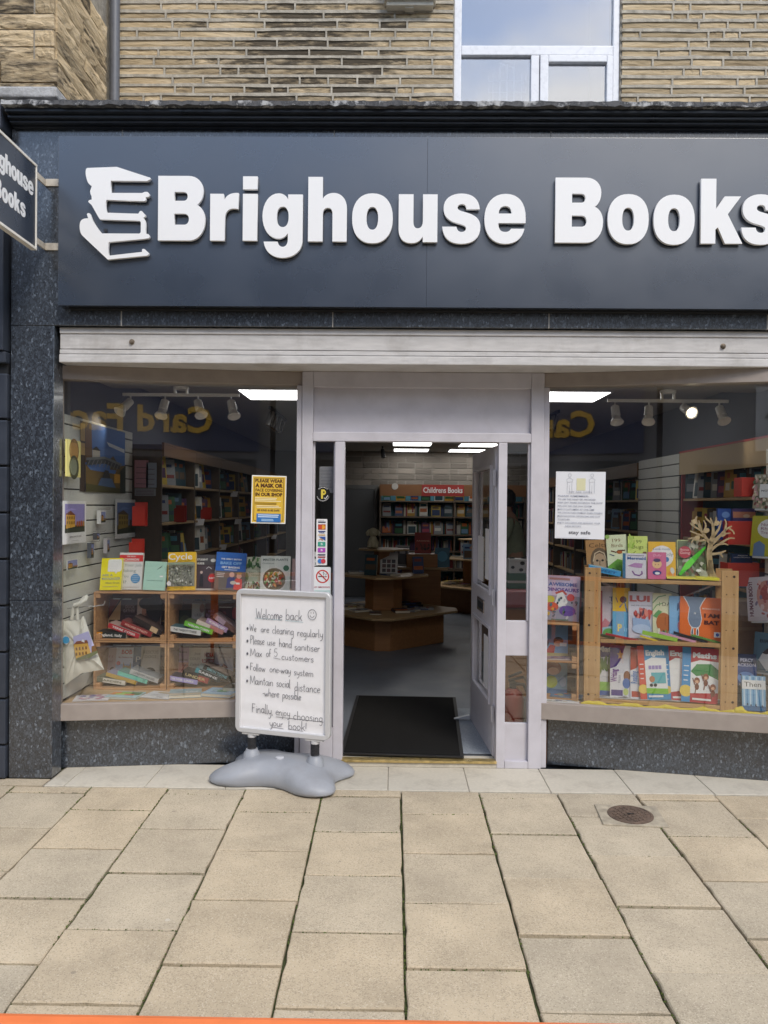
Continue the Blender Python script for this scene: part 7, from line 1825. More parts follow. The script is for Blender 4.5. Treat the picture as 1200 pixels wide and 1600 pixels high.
# =================================================================== SHOP FITTINGS
def quick_book(w, h, t, cover, panel, title):
    mb = MB(); c = .0015
    mb.box((-w / 2, 0, 0), (w / 2, c, h)).box((-w / 2, t - c, 0), (w / 2, t, h)).box((-w / 2, c, 0), (-w / 2 + c, t - c, h))
    mb.box((-w / 2 + c, c, .002), (w / 2 - .002, t - c, h - .002), 1)
    mb.face([(-w * .42, -.0004, h * panel[0]), (w * .42, -.0004, h * panel[0]), (w * .42, -.0004, h * panel[1]), (-w * .42, -.0004, h * panel[1])], 2)
    mb.face([(-w * .36, -.0006, h * title[0]), (w * .30, -.0006, h * title[0]), (w * .30, -.0006, h * title[1]), (-w * .36, -.0006, h * title[1])], 3)
    mb.face([(-w / 2 - .0004, t * .2, h * .3), (-w / 2 - .0004, t * .2, h * .85), (-w / 2 - .0004, t * .8, h * .85), (-w / 2 - .0004, t * .8, h * .3)], 3)
    return mb.mesh('book')
PAL = [H(c) for c in ('7a2c2c', '2c3f6a', '24404a', 'b0862c', '8a8f94', 'c8c2b0', '4a2c50', '2f5a3c', 'a85a2c', '1c1c22', '6a8aa8', '9c3c50', 'd0cfc8', '5a4a3c', '3f7a8a', 'b8a040')]
PROTO = []; NAMES = []
rq = random.Random(77)
for i in range(18):
    w, h, t = rq.uniform(.125, .17), rq.uniform(.19, .245), rq.uniform(.015, .035)
    me = quick_book(w, h, t, None, (rq.uniform(.05, .3), rq.uniform(.4, .6)), (rq.uniform(.66, .72), rq.uniform(.8, .92)))
    a, b, c = rq.sample(PAL, 3)
    for m in (flat(a, .4), PAGE, flat(b, .4), flat(c, .4)): me.materials.append(m)
    PROTO.append((me, w, h, t)); NAMES.append((a, b))
CN = {c: n for c, n in zip(PAL, ('dark red', 'navy', 'dark teal', 'mustard', 'grey', 'cream', 'purple', 'green', 'rust', 'black', 'sky blue', 'crimson', 'white', 'brown', 'turquoise', 'gold'))}
ORD = ('first', 'second', 'third', 'fourth', 'fifth', 'sixth', 'seventh', 'eighth', 'ninth', 'tenth', 'eleventh', 'twelfth', 'thirteenth', 'fourteenth', 'fifteenth', 'sixteenth', 'seventeenth', 'eighteenth', 'nineteenth', 'twentieth', 'twenty-first', 'twenty-second', 'twenty-third', 'twenty-fourth', 'twenty-fifth', 'twenty-sixth', 'twenty-seventh', 'twenty-eighth')
PC = {i: CN[a] + ' and ' + CN[b] for i, (a, b) in enumerate(NAMES)}
COUNT = {}
def shelf_book(pos, yaw, lean, label, group, idx=None):
    k_ = rq.randrange(18) if idx is None else idx
    me, w, h, t = PROTO[k_]
    if '%' in label:
        COUNT[label] = COUNT.get(label, -1) + 1; label = label % (PC[k_], ORD[COUNT[label]])
    o = add('book', me, None, loc=(pos[0], pos[1], pos[2] + t * math.sin(RAD(lean)) + .001))
    o.rotation_euler = (Matrix.Rotation(yaw, 3, 'Z') @ Matrix.Rotation(-RAD(lean), 3, 'X')).to_euler()
    props(o, label, 'book', group)
    return o
M_CASE = mat('dark_laminate', (.10, .075, .055), .5, noise=.1)
M_CASEB = mat('teal_back_panel', (.05, .17, .23), .6)
M_SHELF = M_OAK
PACKM = [flat(tuple(c * .8 for c in p_), .5) for p_ in PAL[:14]]
def packed(parent, axis, fixed0, fixed1, a0, a1, zs, seed):
    # tightly packed spines filling the shelves behind the displayed books
    g = random.Random(seed); mb = MB()
    for z in zs:
        a = a0
        while a < a1 - .03:
            w = g.uniform(.014, .040); h = g.uniform(.15, .235); d = g.uniform(0, .025); mi = g.randrange(14)
            if g.random() < .06: a += g.uniform(.02, .08)
            if a + w > a1: break
            f0, f1 = (fixed0, fixed1 - d) if fixed1 > fixed0 else (fixed1 + d, fixed0)
            if axis == 'y': mb.box((f0, a, z + .0005), (f1, a + w - .001, z + h), mi)
            else: mb.box((a, f0, z + .0005), (a + w - .001, f1, z + h), mi)
            a += w
    o = mb.build('packed_books', PACKM, parent); o['kind'] = 'stuff'
def bookcase(label, x0, x1, y0, y1, ztop, shelves, back, hdr=None, mback=M_CASE, mside=M_CASE):
    """shelves along a side wall; back = x of the wall side"""
    front = x1 if abs(x0 - back) < abs(x1 - back) else x0
    r = empty('bookcase', ((x0 + x1) / 2, (y0 + y1) / 2, IZ0), label, 'bookcase', 'bookcases along the shop walls')
    b0, b1 = (x0, x0 + .015) if back == x0 else (x1 - .015, x1)
    MB().box((b0, y0, IZ0), (b1, y1, ztop)).build('back_panel', mback, r)
    for ya in (y0, y1 - .018): MB().box((x0 + .001, ya + .001, IZ0), (x1 - .001, ya + .017, ztop)).build('upright', mside, r)
    for z in shelves: MB().box((x0 + .016, y0 + .0185, z - .02), (x1 - .016 if back == x1 else x1, y1 - .0185, z)).build('shelf_board', M_SHELF, r, bevel=.002)
    if hdr:
        fx0, fx1 = (front, front + .016) if front == x1 else (front - .016, front)
        MB().box((fx0, y0, hdr[0]), (fx1, y1, ztop)).build('header', hdr[1], r)
        MB().box((fx0 - .002, y0, ztop + .001), (fx1 + .002, y1, ztop + .015)).build('header_edge', hdr[2], r)
    inner = back + (.016 if back == x0 else -.016)
    packed(r, 'y', inner, inner + (.115 if back == x0 else -.095), y0 + .02, y1 - .02, shelves, int(y0 * 100))
    return r
LZ = [1.77, 1.47, 1.17, .87, .57, .25]
M_HDR = mat('brown_header', (.17, .085, .035), .5)
M_HDRR = mat('red_trim', (.40, .035, .03), .45)
ords = ('first', 'second', 'third', 'fourth', 'fifth', 'sixth', 'seventh')
for i in range(7):
    y0 = 1.18 + i * 1.03
    bookcase('%s dark bookcase bay from the window along the left wall' % ords[i], IX0 + .005, -1.80, y0, y0 + 1.025, 2.08, LZ, IX0 + .005, (1.99, M_HDR, M_HDR))
for si, z in enumerate(LZ[:3]):
    y = 1.28
    nm = ('top', 'second', 'third', 'fourth')[si]
    while y < 6.2:
        shelf_book((-1.885, y, z), RAD(rq.uniform(28, 66)), rq.uniform(4, 12), '%%s book, %%s from the window on the %s left-wall shelf' % nm, 'books on the %s shelf along the left wall' % nm)
        y += rq.uniform(.15, .20) * (1 + .10 * (y - 1.2))
for px, py in ((366, 772), (312, 816), (348, 855), (428, 839), (372, 815)):
    X = -1.79; p = at_x(px, py, X)
    c = empty('shelf_ticket', p, None)
    lab = {366: 'white price ticket on the top left-wall shelf edge', 312: 'white price ticket on the second left-wall shelf, nearest the window', 348: 'white price ticket on the third left-wall shelf edge', 428: 'small white price ticket far along the left wall shelves', 372: 'white price ticket on the second left-wall shelf, further in'}[px]
    props(c, lab, 'price ticket', 'white price tickets on the shelf edges')
    MB().box((-.0015, -.055, -.03), (.0015, .055, .03)).build('card', M_PAPER, c, world=False).rotation_euler = (0, RAD(15), RAD(-30))
for i, (px, y0, y1) in enumerate(((213, 791, 822), (208, 847, 872), (277, 794, 816), (318, 796, 812))):
    p = at_x(px, y1, -1.80); q = at_x(px, y0, -1.80); w = .10
    c = empty('leaflet_holder', p, ('orange-red leaflet holder on the end of the left wall shelves, upper', 'orange-red leaflet holder on the end of the left wall shelves, lower', 'dark red holder on the second left-wall shelf, nearer the window', 'dark red holder on the second left-wall shelf, further in')[i], 'leaflet holder', 'red leaflet holders on the left wall shelves')
    h = q.z - p.z
    MB().box((-.02, -.03, 0), (.07, -.026, h)).box((-.02, -.03, 0), (.07, .03, .004)).box((-.02, .026, 0), (.07, .03, h * 1.2)).build('holder', flat(H('a83024'), .3), c, world=False)
# pale roller banner post and notices at the slatwall's far edge
nt = empty('shelf_notice', at_x(216, 775, -1.78), 'pink and white notice sheets taped to the end of the left wall shelves', 'notice')
for (x0, x1, y0, y1, col) in ((211, 232, 719, 762, H('b88a98')), (229, 245, 723, 762, H('9aa6b8')), (211, 244, 763, 775, H('8f9498'))):
    a, b = at_y(x0, y0, 1.17), at_y(x1, y1, 1.17)
    MB().box((a.x, 1.16, b.z), (b.x, 1.163, a.z)).build('sheet', flat(col, .5), nt)
    ln = MB()
    for k_ in range(4): zz_ = b.z + (a.z - b.z) * (k_ + .6) / 5; ln.face([(a.x + .01, 1.1595, zz_), (b.x - .015, 1.1595, zz_), (b.x - .015, 1.1595, zz_ + .006), (a.x + .01, 1.1595, zz_ + .006)])
    o = ln.build('printed_lines', flat((.2, .15, .2)), nt); o['kind'] = 'stuff'

# right wall
RXF = 2.42
bookcase('teal-backed bookcase with beige header in the right window', RXF, IX1 - .005, .17, 1.78, 2.08, [1.70, 1.38, 1.06, .74], IX1 - .005, (1.90, mat('beige_header', (.42, .31, .17), .5), M_HDRR), M_CASEB, M_HDRR)
slatwall('slatwall_panel', 'white slatwall panel between the bookcases on the right wall', RXF, 1.80, 2.92, .30, 2.08, 1)
for i in range(4):
    y0 = 2.95 + i * 1.4
    bookcase('%s dark bookcase bay beyond the slatwall on the right wall' % ords[i], RXF, IX1 - .005, y0, y0 + 1.395, 2.05, [1.70, 1.38, 1.06, .74, .42], IX1 - .005, (1.93, M_HDR, M_HDR))
for si, z in enumerate((1.70, 1.38, 1.06)):
    y = .24; nm = ('top', 'second', 'third')[si]
    while y < 1.72:
        shelf_book((2.50, y, z), RAD(-rq.uniform(28, 60)), rq.uniform(4, 10), '%%s book, %%s from the window on the teal bookcase %s shelf' % nm, 'books on the %s shelf of the teal-backed bookcase' % nm)
        y += rq.uniform(.10, .15)
    y = 3.05
    while y < 5.6 and si < 2:
        shelf_book((2.50, y, z), RAD(-rq.uniform(28, 60)), rq.uniform(4, 10), '%%s book, %%s beyond the slatwall on the right-wall %s shelf' % nm, 'books on the %s shelf further along the right wall' % nm)
        y += rq.uniform(.26, .36)
M_REDP = mat('red_plastic', (.55, .05, .035), .3)
for i, (x0, x1, y0, y1) in enumerate(((1157, 1184, 746, 776), (1136, 1184, 814, 851), (1135, 1184, 879, 916))):
    Y = .19; a, b = at_y(x0, y0, Y), at_y(x1, y1, Y)
    c = empty('book_bin', ((a.x + b.x) / 2, Y, b.z), '%s glossy red plastic book bin at the right side of the right window' % ('upper', 'middle', 'lowest')[i], 'book bin', 'red book bins on the teal-backed bookcase')
    mb = MB().box((a.x, Y - .02, b.z), (b.x, Y - .016, a.z)).box((a.x, Y - .016, b.z), (a.x + .004, Y + .10, a.z)).box((b.x - .004, Y - .016, b.z), (b.x, Y + .10, a.z)).box((a.x + .004, Y - .016, b.z), (b.x - .004, Y + .10, b.z + .004))
    mb.build('bin', M_REDP, c, bevel=.0015)
a, b = at_y(1146, 866, .205), at_y(1178, 884, .205)
make_book('navy paperback with white capitals standing in the lowest red bin', ((a.x + b.x) / 2, .22, b.z - .10), b.x - a.x, a.z - b.z + .10, .02, H('24406a'), cov(('text', ('FREDA', .55, .93, .05, W_, .5)), ('text', ('LIGHTFOOT', .5, .86, .05, W_, .8))), 0, 4, group='books in the red bins')
a, b = at_y(1148, 795, .215), at_y(1183, 820, .215)
make_book('sunset coloured paperback standing in the middle red bin', ((a.x + b.x) / 2, .23, b.z - .10), b.x - a.x, a.z - b.z + .10, .02, H('5a4a7a'), cov(('rect', (0, .7, 1, .9, H('d08a6a'))), ('oval', (.6, .76, .15, .06, H('e8c8a0')))), 0, 4, group='books in the red bins')
a, b = at_y(1124, 795, .235), at_y(1145, 820, .235)
make_book('royal blue paperback beside the sunset one in the middle red bin', ((a.x + b.x) / 2, .25, b.z - .10), b.x - a.x, a.z - b.z + .10, .02, H('2c4f9c'), cov(('oval', (.6, .8, .3, .1, H('6f94d0')))), 0, 4, group='books in the red bins')
# loose shelf behind the pine unit: boxes to close the view
bx_ = at_y(1165, 960, .45)
cb_ = empty('cardboard_box', (bx_.x, .45, BEDZ), 'plain cardboard box on end behind the pine shelf unit', 'box')
MB().box((bx_.x - .12, .42, BEDZ), (bx_.x + .10, .66, at_y(1165, 940, .42).z)).build('carton', mat('cardboard', (.42, .29, .17), .8, noise=.1), cb_, bevel=.004)
MB().box((bx_.x - .121, .419, at_y(1165, 985, .42).z), (bx_.x + .101, .4195, at_y(1165, 980, .42).z)).build('tape', mat('parcel_tape', (.5, .38, .22), .3), cb_)

# ------------------------------------------------------------------ children's bookcase on the back wall
KY = 8.42
kx0, kx1 = at_y(593, 800, KY).x, at_y(822, 800, KY).x
kz = [at_y(650, y, KY).z for y in (757, 775, 782.5, 807, 835, 861, 888)]
kc = empty('bookcase', ((kx0 + kx1) / 2, KY, IZ0), 'tall bookcase with orange-brown header and red title sign on the back wall', 'bookcase')
MB().box((kx0, IY1 - .04, IZ0), (kx1, IY1 - .02, kz[0])).build('back_panel', M_CASEB, kc)
for x in (kx0, (kx0 + kx1) / 2 + .02, kx1 - .025): MB().box((x, KY + .012, IZ0), (x + .025, IY1 - .04, kz[0] - .001)).build('upright', M_CASE, kc)
for z in kz[2:] + [.55, .2]: MB().box((kx0 + .026, KY, z - .022), (kx1 - .026, IY1 - .041, z)).build('shelf_board', M_CASE, kc)
MB().box((kx0, KY, kz[1]), (kx1, KY + .011, kz[0])).build('header', mat('orange_header', (.20, .09, .035), .5), kc)
hx0, hx1 = at_y(659, 765, KY).x, at_y(725, 765, KY).x
sg = MB().box((hx0, KY - .006, kz[1] + .004), (hx1, KY - .001, kz[0] - .004)).build('title_sign', mat('title_red', (.32, .03, .025), .5), kc)
tmx = text_mesh("Childrens Books", .13, .02, .001, (hx1 - hx0) * .93)
add('lettering', tmx, mat('sign_white', (.7, .7, .7), .5), kc, loc=((hx0 + hx1) / 2 - kc.location.x, KY - .009 - kc.location.y, (kz[0] + kz[1]) / 2 - kc.location.z), rot=(RAD(90), 0, 0))
d0 = at_y(617, 760, KY)
add('round_badge', outline_mesh([ellipse(0, 0, .055, .055, 24)], .004), mat('pale_badge', (.5, .48, .45), .6), kc, loc=(d0.x - kc.location.x, KY - .002 - kc.location.y, d0.z - kc.location.z), rot=(RAD(90), 0, 0))
for si, (zi, n) in enumerate(((2, 11), (3, 10), (4, 9))):
    z = kz[zi]; x = kx0 + .12; nm = ('top', 'second', 'third', 'fourth')[si]
    while x < kx1 - .1:
        o = shelf_book((x, KY + .10 + rq.uniform(0, .05), z), RAD(rq.uniform(-10, 10)), rq.uniform(4, 10), "%%s book, %%s from left on the back-wall bookcase %s shelf" % nm, "books on the %s shelf of the children's bookcase" % nm)
        if si == 0: o.scale = (1, 1, .62)
        x += rq.uniform(.17, .24)
packed(kc, 'x', IY1 - .042, IY1 - .18, kx0 + .03, kx1 - .03, kz[3:] + [.55, .2], 5)
# plain grey door in the back wall, left of the bookcase
bd = empty('stock_room_door', ((at_y(540, 800, IY1).x + kx0) / 2, IY1, IZ0), 'plain dark grey stock room door in the back wall', 'door')
dx0, dx1 = at_y(500, 800, IY1 - .03).x, at_y(590, 800, IY1 - .03).x
MB().box((dx0, IY1 - .045, IZ0), (dx1 - .06, IY1 - .02, 1.90)).build('leaf', mat('dark_grey_door', (.085, .09, .095), .5), bd, bevel=.004)
MB().box((dx1 - .055, IY1 - .05, IZ0), (dx1, IY1 - .001, 1.97)).box((dx0, IY1 - .05, 1.905), (dx1 - .056, IY1 - .001, 1.97)).build('door_casing', mat('grey_casing', (.13, .13, .13), .5), bd)
MB().box((dx1 - .14, IY1 - .075, 1.0), (dx1 - .08, IY1 - .046, 1.03)).build('handle', M_CHROME, bd, bevel=.004)

# ------------------------------------------------------------------ tiered display tables
def chamfer_sq(cx, cy, r, c, rot):
    pts = []
    for k_ in range(4):
        a = rot + k_ * math.pi / 2
        for s in (-1, 1): an = a + s * c; pts.append((cx + r * math.cos(an), cy + r * math.sin(an)))
    return pts
TCX, TCY = at_z(598, 1012, IZ0).x, at_z(598, 1018, IZ0).y + .70
def display_table(label, cx, cy, s=1.0, rot=RAD(-90 + 0)):
    t = empty('display_table', (cx, cy, IZ0), label, 'display table', 'tiered veneered display tables')
    def pr(nm, r, c, z0, z1, m, bev=.006):
        mb = MB(); mb.prism(chamfer_sq(cx, cy, r * s, c, rot), z0, z1); mb.build(nm, m, t, bevel=bev)
    pr('plinth', .70, .12, IZ0, .395, M_PLY); pr('lower_top', .86, .13, .396, .425, M_OAK)
    pr('pedestal', .24, .5, .426, .80, M_PLY); pr('upper_top', .52, .16, .801, .825, M_OAK)
    pr('top_pedestal', .13, .5, .826, 1.10, M_PLY); pr('crown_shelf', .30, .2, 1.101, 1.122, M_OAK)
    return t
display_table('tiered veneer display table nearest the door, corner turned to the street', TCX, TCY)
T2X, T2Y = at_z(735, 960, IZ0).x + .15, at_z(735, 960, IZ0).y + .65
display_table('second tiered veneer display table, further back on the right', T2X, T2Y, .95)
rt2 = random.Random(31)
for nm, cx, cy, s in (('nearer', TCX, TCY, 1.0), ('further', T2X, T2Y, .95)):
    for tier, r, z, n in (('lower', .56, .426, 11), ('upper', .34, .8255, 6)):
        for k_ in range(n):
            a = 2 * math.pi * k_ / n + rt2.uniform(-.1, .1); rr = r * s * rt2.uniform(.92, 1.05) * (1 / max(abs(math.cos((a + math.pi / 2) % (math.pi / 2) - math.pi / 4)), .72)) * .86
            x, y = cx + rr * math.cos(a), cy + rr * math.sin(a)
            PI = rt2.randrange(18); me, w, h, t = PROTO[PI]
            st_h = rt2.choice((1, 1, 2)) if tier == 'lower' else 1
            if tier == 'lower' or k_ % 2:
                for q in range(st_h):
                    o = add('book', me, None, loc=(x, y, z + .001 + t * (q + 1) + q * .0006)); o.rotation_euler = (Matrix.Rotation(a + math.pi / 2 + rt2.uniform(-.3, .3) + q * .1, 3, 'Z') @ Matrix.Rotation(-math.pi / 2, 3, 'X')).to_euler()
                    props(o, '%s book lying %s from right%s, %s tier, %s table' % (PC[PI], ORD[k_], ' on top' if q else '', tier, nm), 'book', 'books lying on the %s tier of the %s display table' % (tier, nm))
            else: shelf_book((x, y, z), rt2.uniform(-.5, .5), 9, '%%s book standing %%s from right on the %s tier, %s display table' % (tier, nm), 'books standing on the %s tier of the %s display table' % (tier, nm))
# pieces that stand out on the near table
def on_px(px, py, Y): return at_y(px, py, Y)
p = on_px(606, 858, TCY - .12)
make_book('red paperback standing high on the display table, facing the door', (at_y(661, 835, TCY + .55).x, TCY + .55, 1.03), .20, .26, .03, H('8c1f1c'), cov(('text', ('Adventures', .5, .6, .10, H('d8a090'), .8, .02)), ('blots', (.1, .12, .9, .42, 8, [H('3a1010'), H('5a1a14')], 2, (.06, .12)))), 0, 10, group='books on the far side of the display table')
stand_x = at_y(661, 835, TCY + .55).x
st_ = empty('book_stand', (stand_x, TCY + .62, .0), 'tall veneered book stand behind the near display table', 'stand')
st_.location.z = IZ0
MB().box((stand_x - .30, TCY + .50, IZ0), (stand_x + .22, TCY + .95, .84)).build('carcass', M_PLY, st_, bevel=.005)
MB().box((stand_x - .36, TCY + .46, .841), (stand_x + .30, TCY + 1.0, .865)).build('top', M_OAK, st_, bevel=.004)
MB().box((stand_x - .20, TCY + .52, .866), (stand_x + .18, TCY + .80, 1.028)).build('riser', M_PLY, st_, bevel=.004)
make_book('grey-framed dark picture book tilted beside the red paperback', (stand_x - .26, TCY + .54, .866), .17, .26, .02, H('8f8f94'), cov(('rect', (.14, .1, .88, .9, H('2c2c34'))), ('rect', (.3, .6, .7, .75, H('8a8a90')))), RAD(8), 10, roll=4, group='books on the far side of the display table')
make_book('blue picture book with a round globe on the display stand', (stand_x + .24, TCY + .54, .866), .18, .24, .02, H('24607a'), cov(('disc', (.5, .55, .36, H('4a90b0')))), 0, 10, group='books on the far side of the display table')
make_book('white catalogue with a grid of dark photos on the near table', (at_y(607, 905, TCY - .1).x, TCY - .16, .8258), .20, .26, .01, (.5, .5, .5), cov(*[('rect', (.12 + .27 * i, .12 + .2 * j, .34 + .27 * i, .28 + .2 * j, (H('2c2c34'), H('4a2c34'))[(i + j) % 2])) for i in range(3) for j in range(3)]), RAD(-6), 12, group='books on the far side of the display table')
# toy dog on a basket, left of the table crown
fg = on_px(583, 828, TCY - .05)
toy = empty('soft_toy', (fg.x, TCY - .05, 1.123), 'small pale soft toy dog sitting on top of the near display table', 'soft toy')
me_t = MB().lathe([(.02, 0), (.06, .02), (.065, .07), (.045, .12), (.03, .14)], n=14)
me_t.build('body', mat('cream_plush', (.42, .39, .28), .95, noise=.15, nscale=40, bump=.5, bscale=200), toy, world=False, smooth=True)
hd2 = MB().lathe([(.01, .13), (.045, .15), (.055, .19), (.04, .225), (.01, .24)], n=14); ho = hd2.build('head', MATS['cream_plush'], toy, world=False, smooth=True)
for sx_ in (-1, 1):
    MB().tube([(sx_ * .045, 0, .215), (sx_ * .068, -.01, .18), (sx_ * .06, -.012, .15)], [.012, .02, .012], 8).build('ear', MATS['cream_plush'], ho, world=False, smooth=True)
    MB().tube([(sx_ * .035, -.04, .08), (sx_ * .045, -.075, .01)], [.018, .022], 8).build('leg', MATS['cream_plush'], toy, world=False, smooth=True)
MB().tube([(0, -.045, .18), (0, -.07, .172)], [.02, .012], 8).build('muzzle', MATS['cream_plush'], ho, world=False, smooth=True)
# counter with boxes seen through the right-hand side light
cx0, cx1 = at_y(786, 930, 1.6).x, at_y(850, 930, 1.6).x
ct = empty('low_counter', ((cx0 + cx1) / 2, 1.9, IZ0), 'low counter with a red cushion top behind the right side light', 'counter')
ctz = at_y(810, 922, 1.6).z
MB().box((cx0, 1.62, IZ0), (cx1 + .3, 2.3, ctz - .15)).build('carcass', M_PLY, ct, bevel=.005)
MB().box((cx0 - .01, 1.58, ctz - .149), (cx1 + .31, 2.32, ctz)).build('red_cushion', mat('red_vinyl', (.30, .03, .03), .4), ct, bevel=.03, seg=3)
px_ = at_y(810, 922, 1.7)
bxo = empty('gift_box', (px_.x, 1.75, ctz), 'green gift box on the low red counter behind the side light', 'box')
MB().box((px_.x - .09, 1.68, ctz + .001), (px_.x + .09, 1.84, at_y(810, 896, 1.7).z)).build('carton', mat('green_card', (.05, .14, .08), .6), bxo, bevel=.004)
MB().box((px_.x - .092, 1.678, ctz + .05), (px_.x + .092, 1.842, ctz + .07)).build('ribbon', flat((.5, .5, .45)), bxo)
z2 = at_y(810, 896, 1.7).z + .001
pb = empty('animal_box', (px_.x, 1.75, z2), 'white box with a black-spotted animal face behind the side light', 'box')
MB().box((px_.x - .085, 1.69, z2), (px_.x + .085, 1.83, z2 + .12)).build('carton', mat('white_card', (.6, .6, .6), .6), pb, bevel=.006)
for dx, dz, r in ((.03, .085, .02), (-.05, .05, .016), (.02, .03, .018)): add('black_spot', outline_mesh([ellipse(0, 0, r, r * .8, 14)], .002), M_BLACK, pb, loc=(dx, -.06, dz), rot=(RAD(90), 0, 0))
for dx in (-.05, .05): MB().lathe([(.001, 0), (.026, .004), (.026, .012), (.001, .016)], c=(px_.x + dx, 1.75, z2 + .118), n=12).build('ear', M_BLACK, pb)

# fire extinguisher behind the lowest pane
fe0 = at_z(803, 1134, IZ0)
FX, FY = at_y(801, 1100, .42).x, .42
fe = empty('fire_extinguisher', (FX, FY, IZ0), 'red fire extinguisher with black hose on the floor behind the side light', 'fire extinguisher')
zt2 = at_y(805, 1075, FY).z
MB().lathe([(.070, .0), (.075, .01), (.075, zt2 - IZ0 - .07), (.06, zt2 - IZ0 - .025), (.03, zt2 - IZ0)], n=24).build('cylinder', mat('extinguisher_red', (.42, .03, .025), .3), fe, world=False, smooth=True)
hz = zt2 - IZ0
MB().box((-.02, -.02, hz), (.02, .02, hz + .045)).bar((-.03, 0, hz + .05), (.07, 0, hz + .075), .025, .012).bar((-.03, 0, hz + .075), (.06, 0, hz + .11), .025, .012).build('valve_handle', M_BLACK, fe, world=False)
MB().tube([(.02, -.01, hz + .03), (.07, -.02, hz + .03), (.105, -.03, hz - .05), (.11, -.03, hz - .2), (.10, -.03, hz - .34)], .012, 8).build('hose', M_BLACK, fe, world=False, smooth=True)
MB().box((.0, -.0785, .02), (.065, -.0765, .11)).build('label', M_PAPER, fe, world=False)

# =================================================================== NOTICES ON THE GLASS
def glass_frame(p, q, off):
    a, b = line_pts(p, q, off); d = (b - a).normalized(); nn = Vector((-d.y, d.x, 0)); return (Vector((a.x, a.y, 0)), nn), math.atan2(d.y, d.x)
gl, gla = glass_frame(L0, L1, .0575)
gr, gra = glass_frame(R0, R1, .0575)
def sheet_on_glass(name, label, cat, corners, pl, ang, fn, paper=(.78, .78, .77), roll=0.0):
    x0, x1, yt, yb_ = corners
    p = at_plane((x0 + x1) / 2, yb_, *pl); w = (at_plane(x1, yb_, *pl) - at_plane(x0, yb_, *pl)).length; h = at_plane((x0 + x1) / 2, yt, *pl).z - p.z
    r = empty(name, p, label, cat, rot=(0, RAD(roll), ang))
    MB().box((-w / 2, -.0006, 0), (w / 2, .0004, h)).build('sheet', flat(paper, .55), r, world=False)
    a = Art(w, h); fn(a)
    o = a.mb.build('print', a.mats, r, world=False); o.rotation_euler = (RAD(90), 0, 0); o.location = (0, -.0007, 0)
    return r
def c_mask(a):
    Y_ = H('d9b23c'); a.rect(.03, .025, .97, .975, Y_); D = H('4a2410')
    for f, ins in ((D, .07), (Y_, .085)): a.rect(ins, ins * .75, 1 - ins, 1 - ins * .75, f)
    a.text('PLEASE WEAR', .5, .885, .095, D, .80, .05); a.text('A MASK OR', .5, .785, .11, D, .80, .06); a.text('FACE COVERING', .5, .69, .082, D, .78, .03); a.text('IN OUR SHOP', .5, .60, .095, D, .78, .05)
    a.lines(.1, .88, .45, .545, 3, H('efe2b4'), .5, 1); a.lines(.1, .92, .39, .44, 2, H('7a5a24'), .4, 2); a.lines(.15, .9, .32, .38, 2, H('efe2b4'), .5, 3); a.text('BE KIND & BE SAFE', .5, .275, .055, H('6a4a24'), .64, .02)
    a.rect(.16, .03, .86, .205, H('2f6cae')); a.lines(.2, .82, .12, .195, 2, H('cfe0ee'), .5, 4); a.lines(.3, .72, .045, .10, 2, H('a9cbe6'), .5, 5)
sheet_on_glass('mask_poster', 'yellow face-covering poster stuck inside the left window', 'poster', (392, 446, 743, 818), gl, gla, c_mask, (.78, .77, .72), 1.0)
def c_stay(a):
    a.text('stay safe', .5, .092, .075, (.12, .12, .13), .44, .025)
    a.rect(.42, .72, .60, .90, H('d9d6b0'))
    for cx in (.28, .73):
        a.line([(cx - .05, .68), (cx - .045, .82), (cx - .06, .88), (cx, .91), (cx + .06, .88), (cx + .045, .82), (cx + .05, .68)], .008, (.45, .47, .5)); a.line([(x_, y_) for x_, y_ in ellipse(cx, .945, .03, .025, 12)] + [(cx + .03, .945)], .007, (.45, .47, .5)); a.line([(cx, .68), (cx, .80)], .006, (.5, .5, .52)); a.line([(cx - .05, .84), (cx + .05, .85)], .007, (.5, .5, .52))
    a.text('WE ARE OPEN', .5, .695, .035, (.35, .36, .42), .46, 0); a.line([(.22, .675), (.76, .675)], .005, (.5, .5, .52))
    rows = ['PLEASE REMEMBER-', 'TO USE THE HAND GEL PROVIDED', 'KEEP LEFT WHEN ENTERING THE SHOP', 'FOLLOW THE ONE WAY SYSTEM', 'MAX 5 CUSTOMERS AT ONE TIME', 'WE CONTACTLESS PAYMENT WHEN POSSIBLE', 'MAINTAIN SOCIAL DISTANCING AND STAY', 'TOGETHER', 'ENJOY CHOOSING AND READING YOUR', 'NEW BOOKS']
    wd = [.63, .76, .90, .68, .74, .90, .86, .25, .86, .32]
    for i, (t, w) in enumerate(zip(rows, wd)): a.text(t, .05 + w / 2 + (.16 if i == 9 else 0), .635 - i * .0500, .034, (.22, .24, .32), w, .004)
    a.rect(.02, .015, .68, .02, (.5, .5, .55))
sheet_on_glass('shop_notice', 'white handwritten notice stuck inside the right window', 'notice', (866.5, 944, 737, 842), gr, gra, c_stay, (.76, .77, .80), .6)
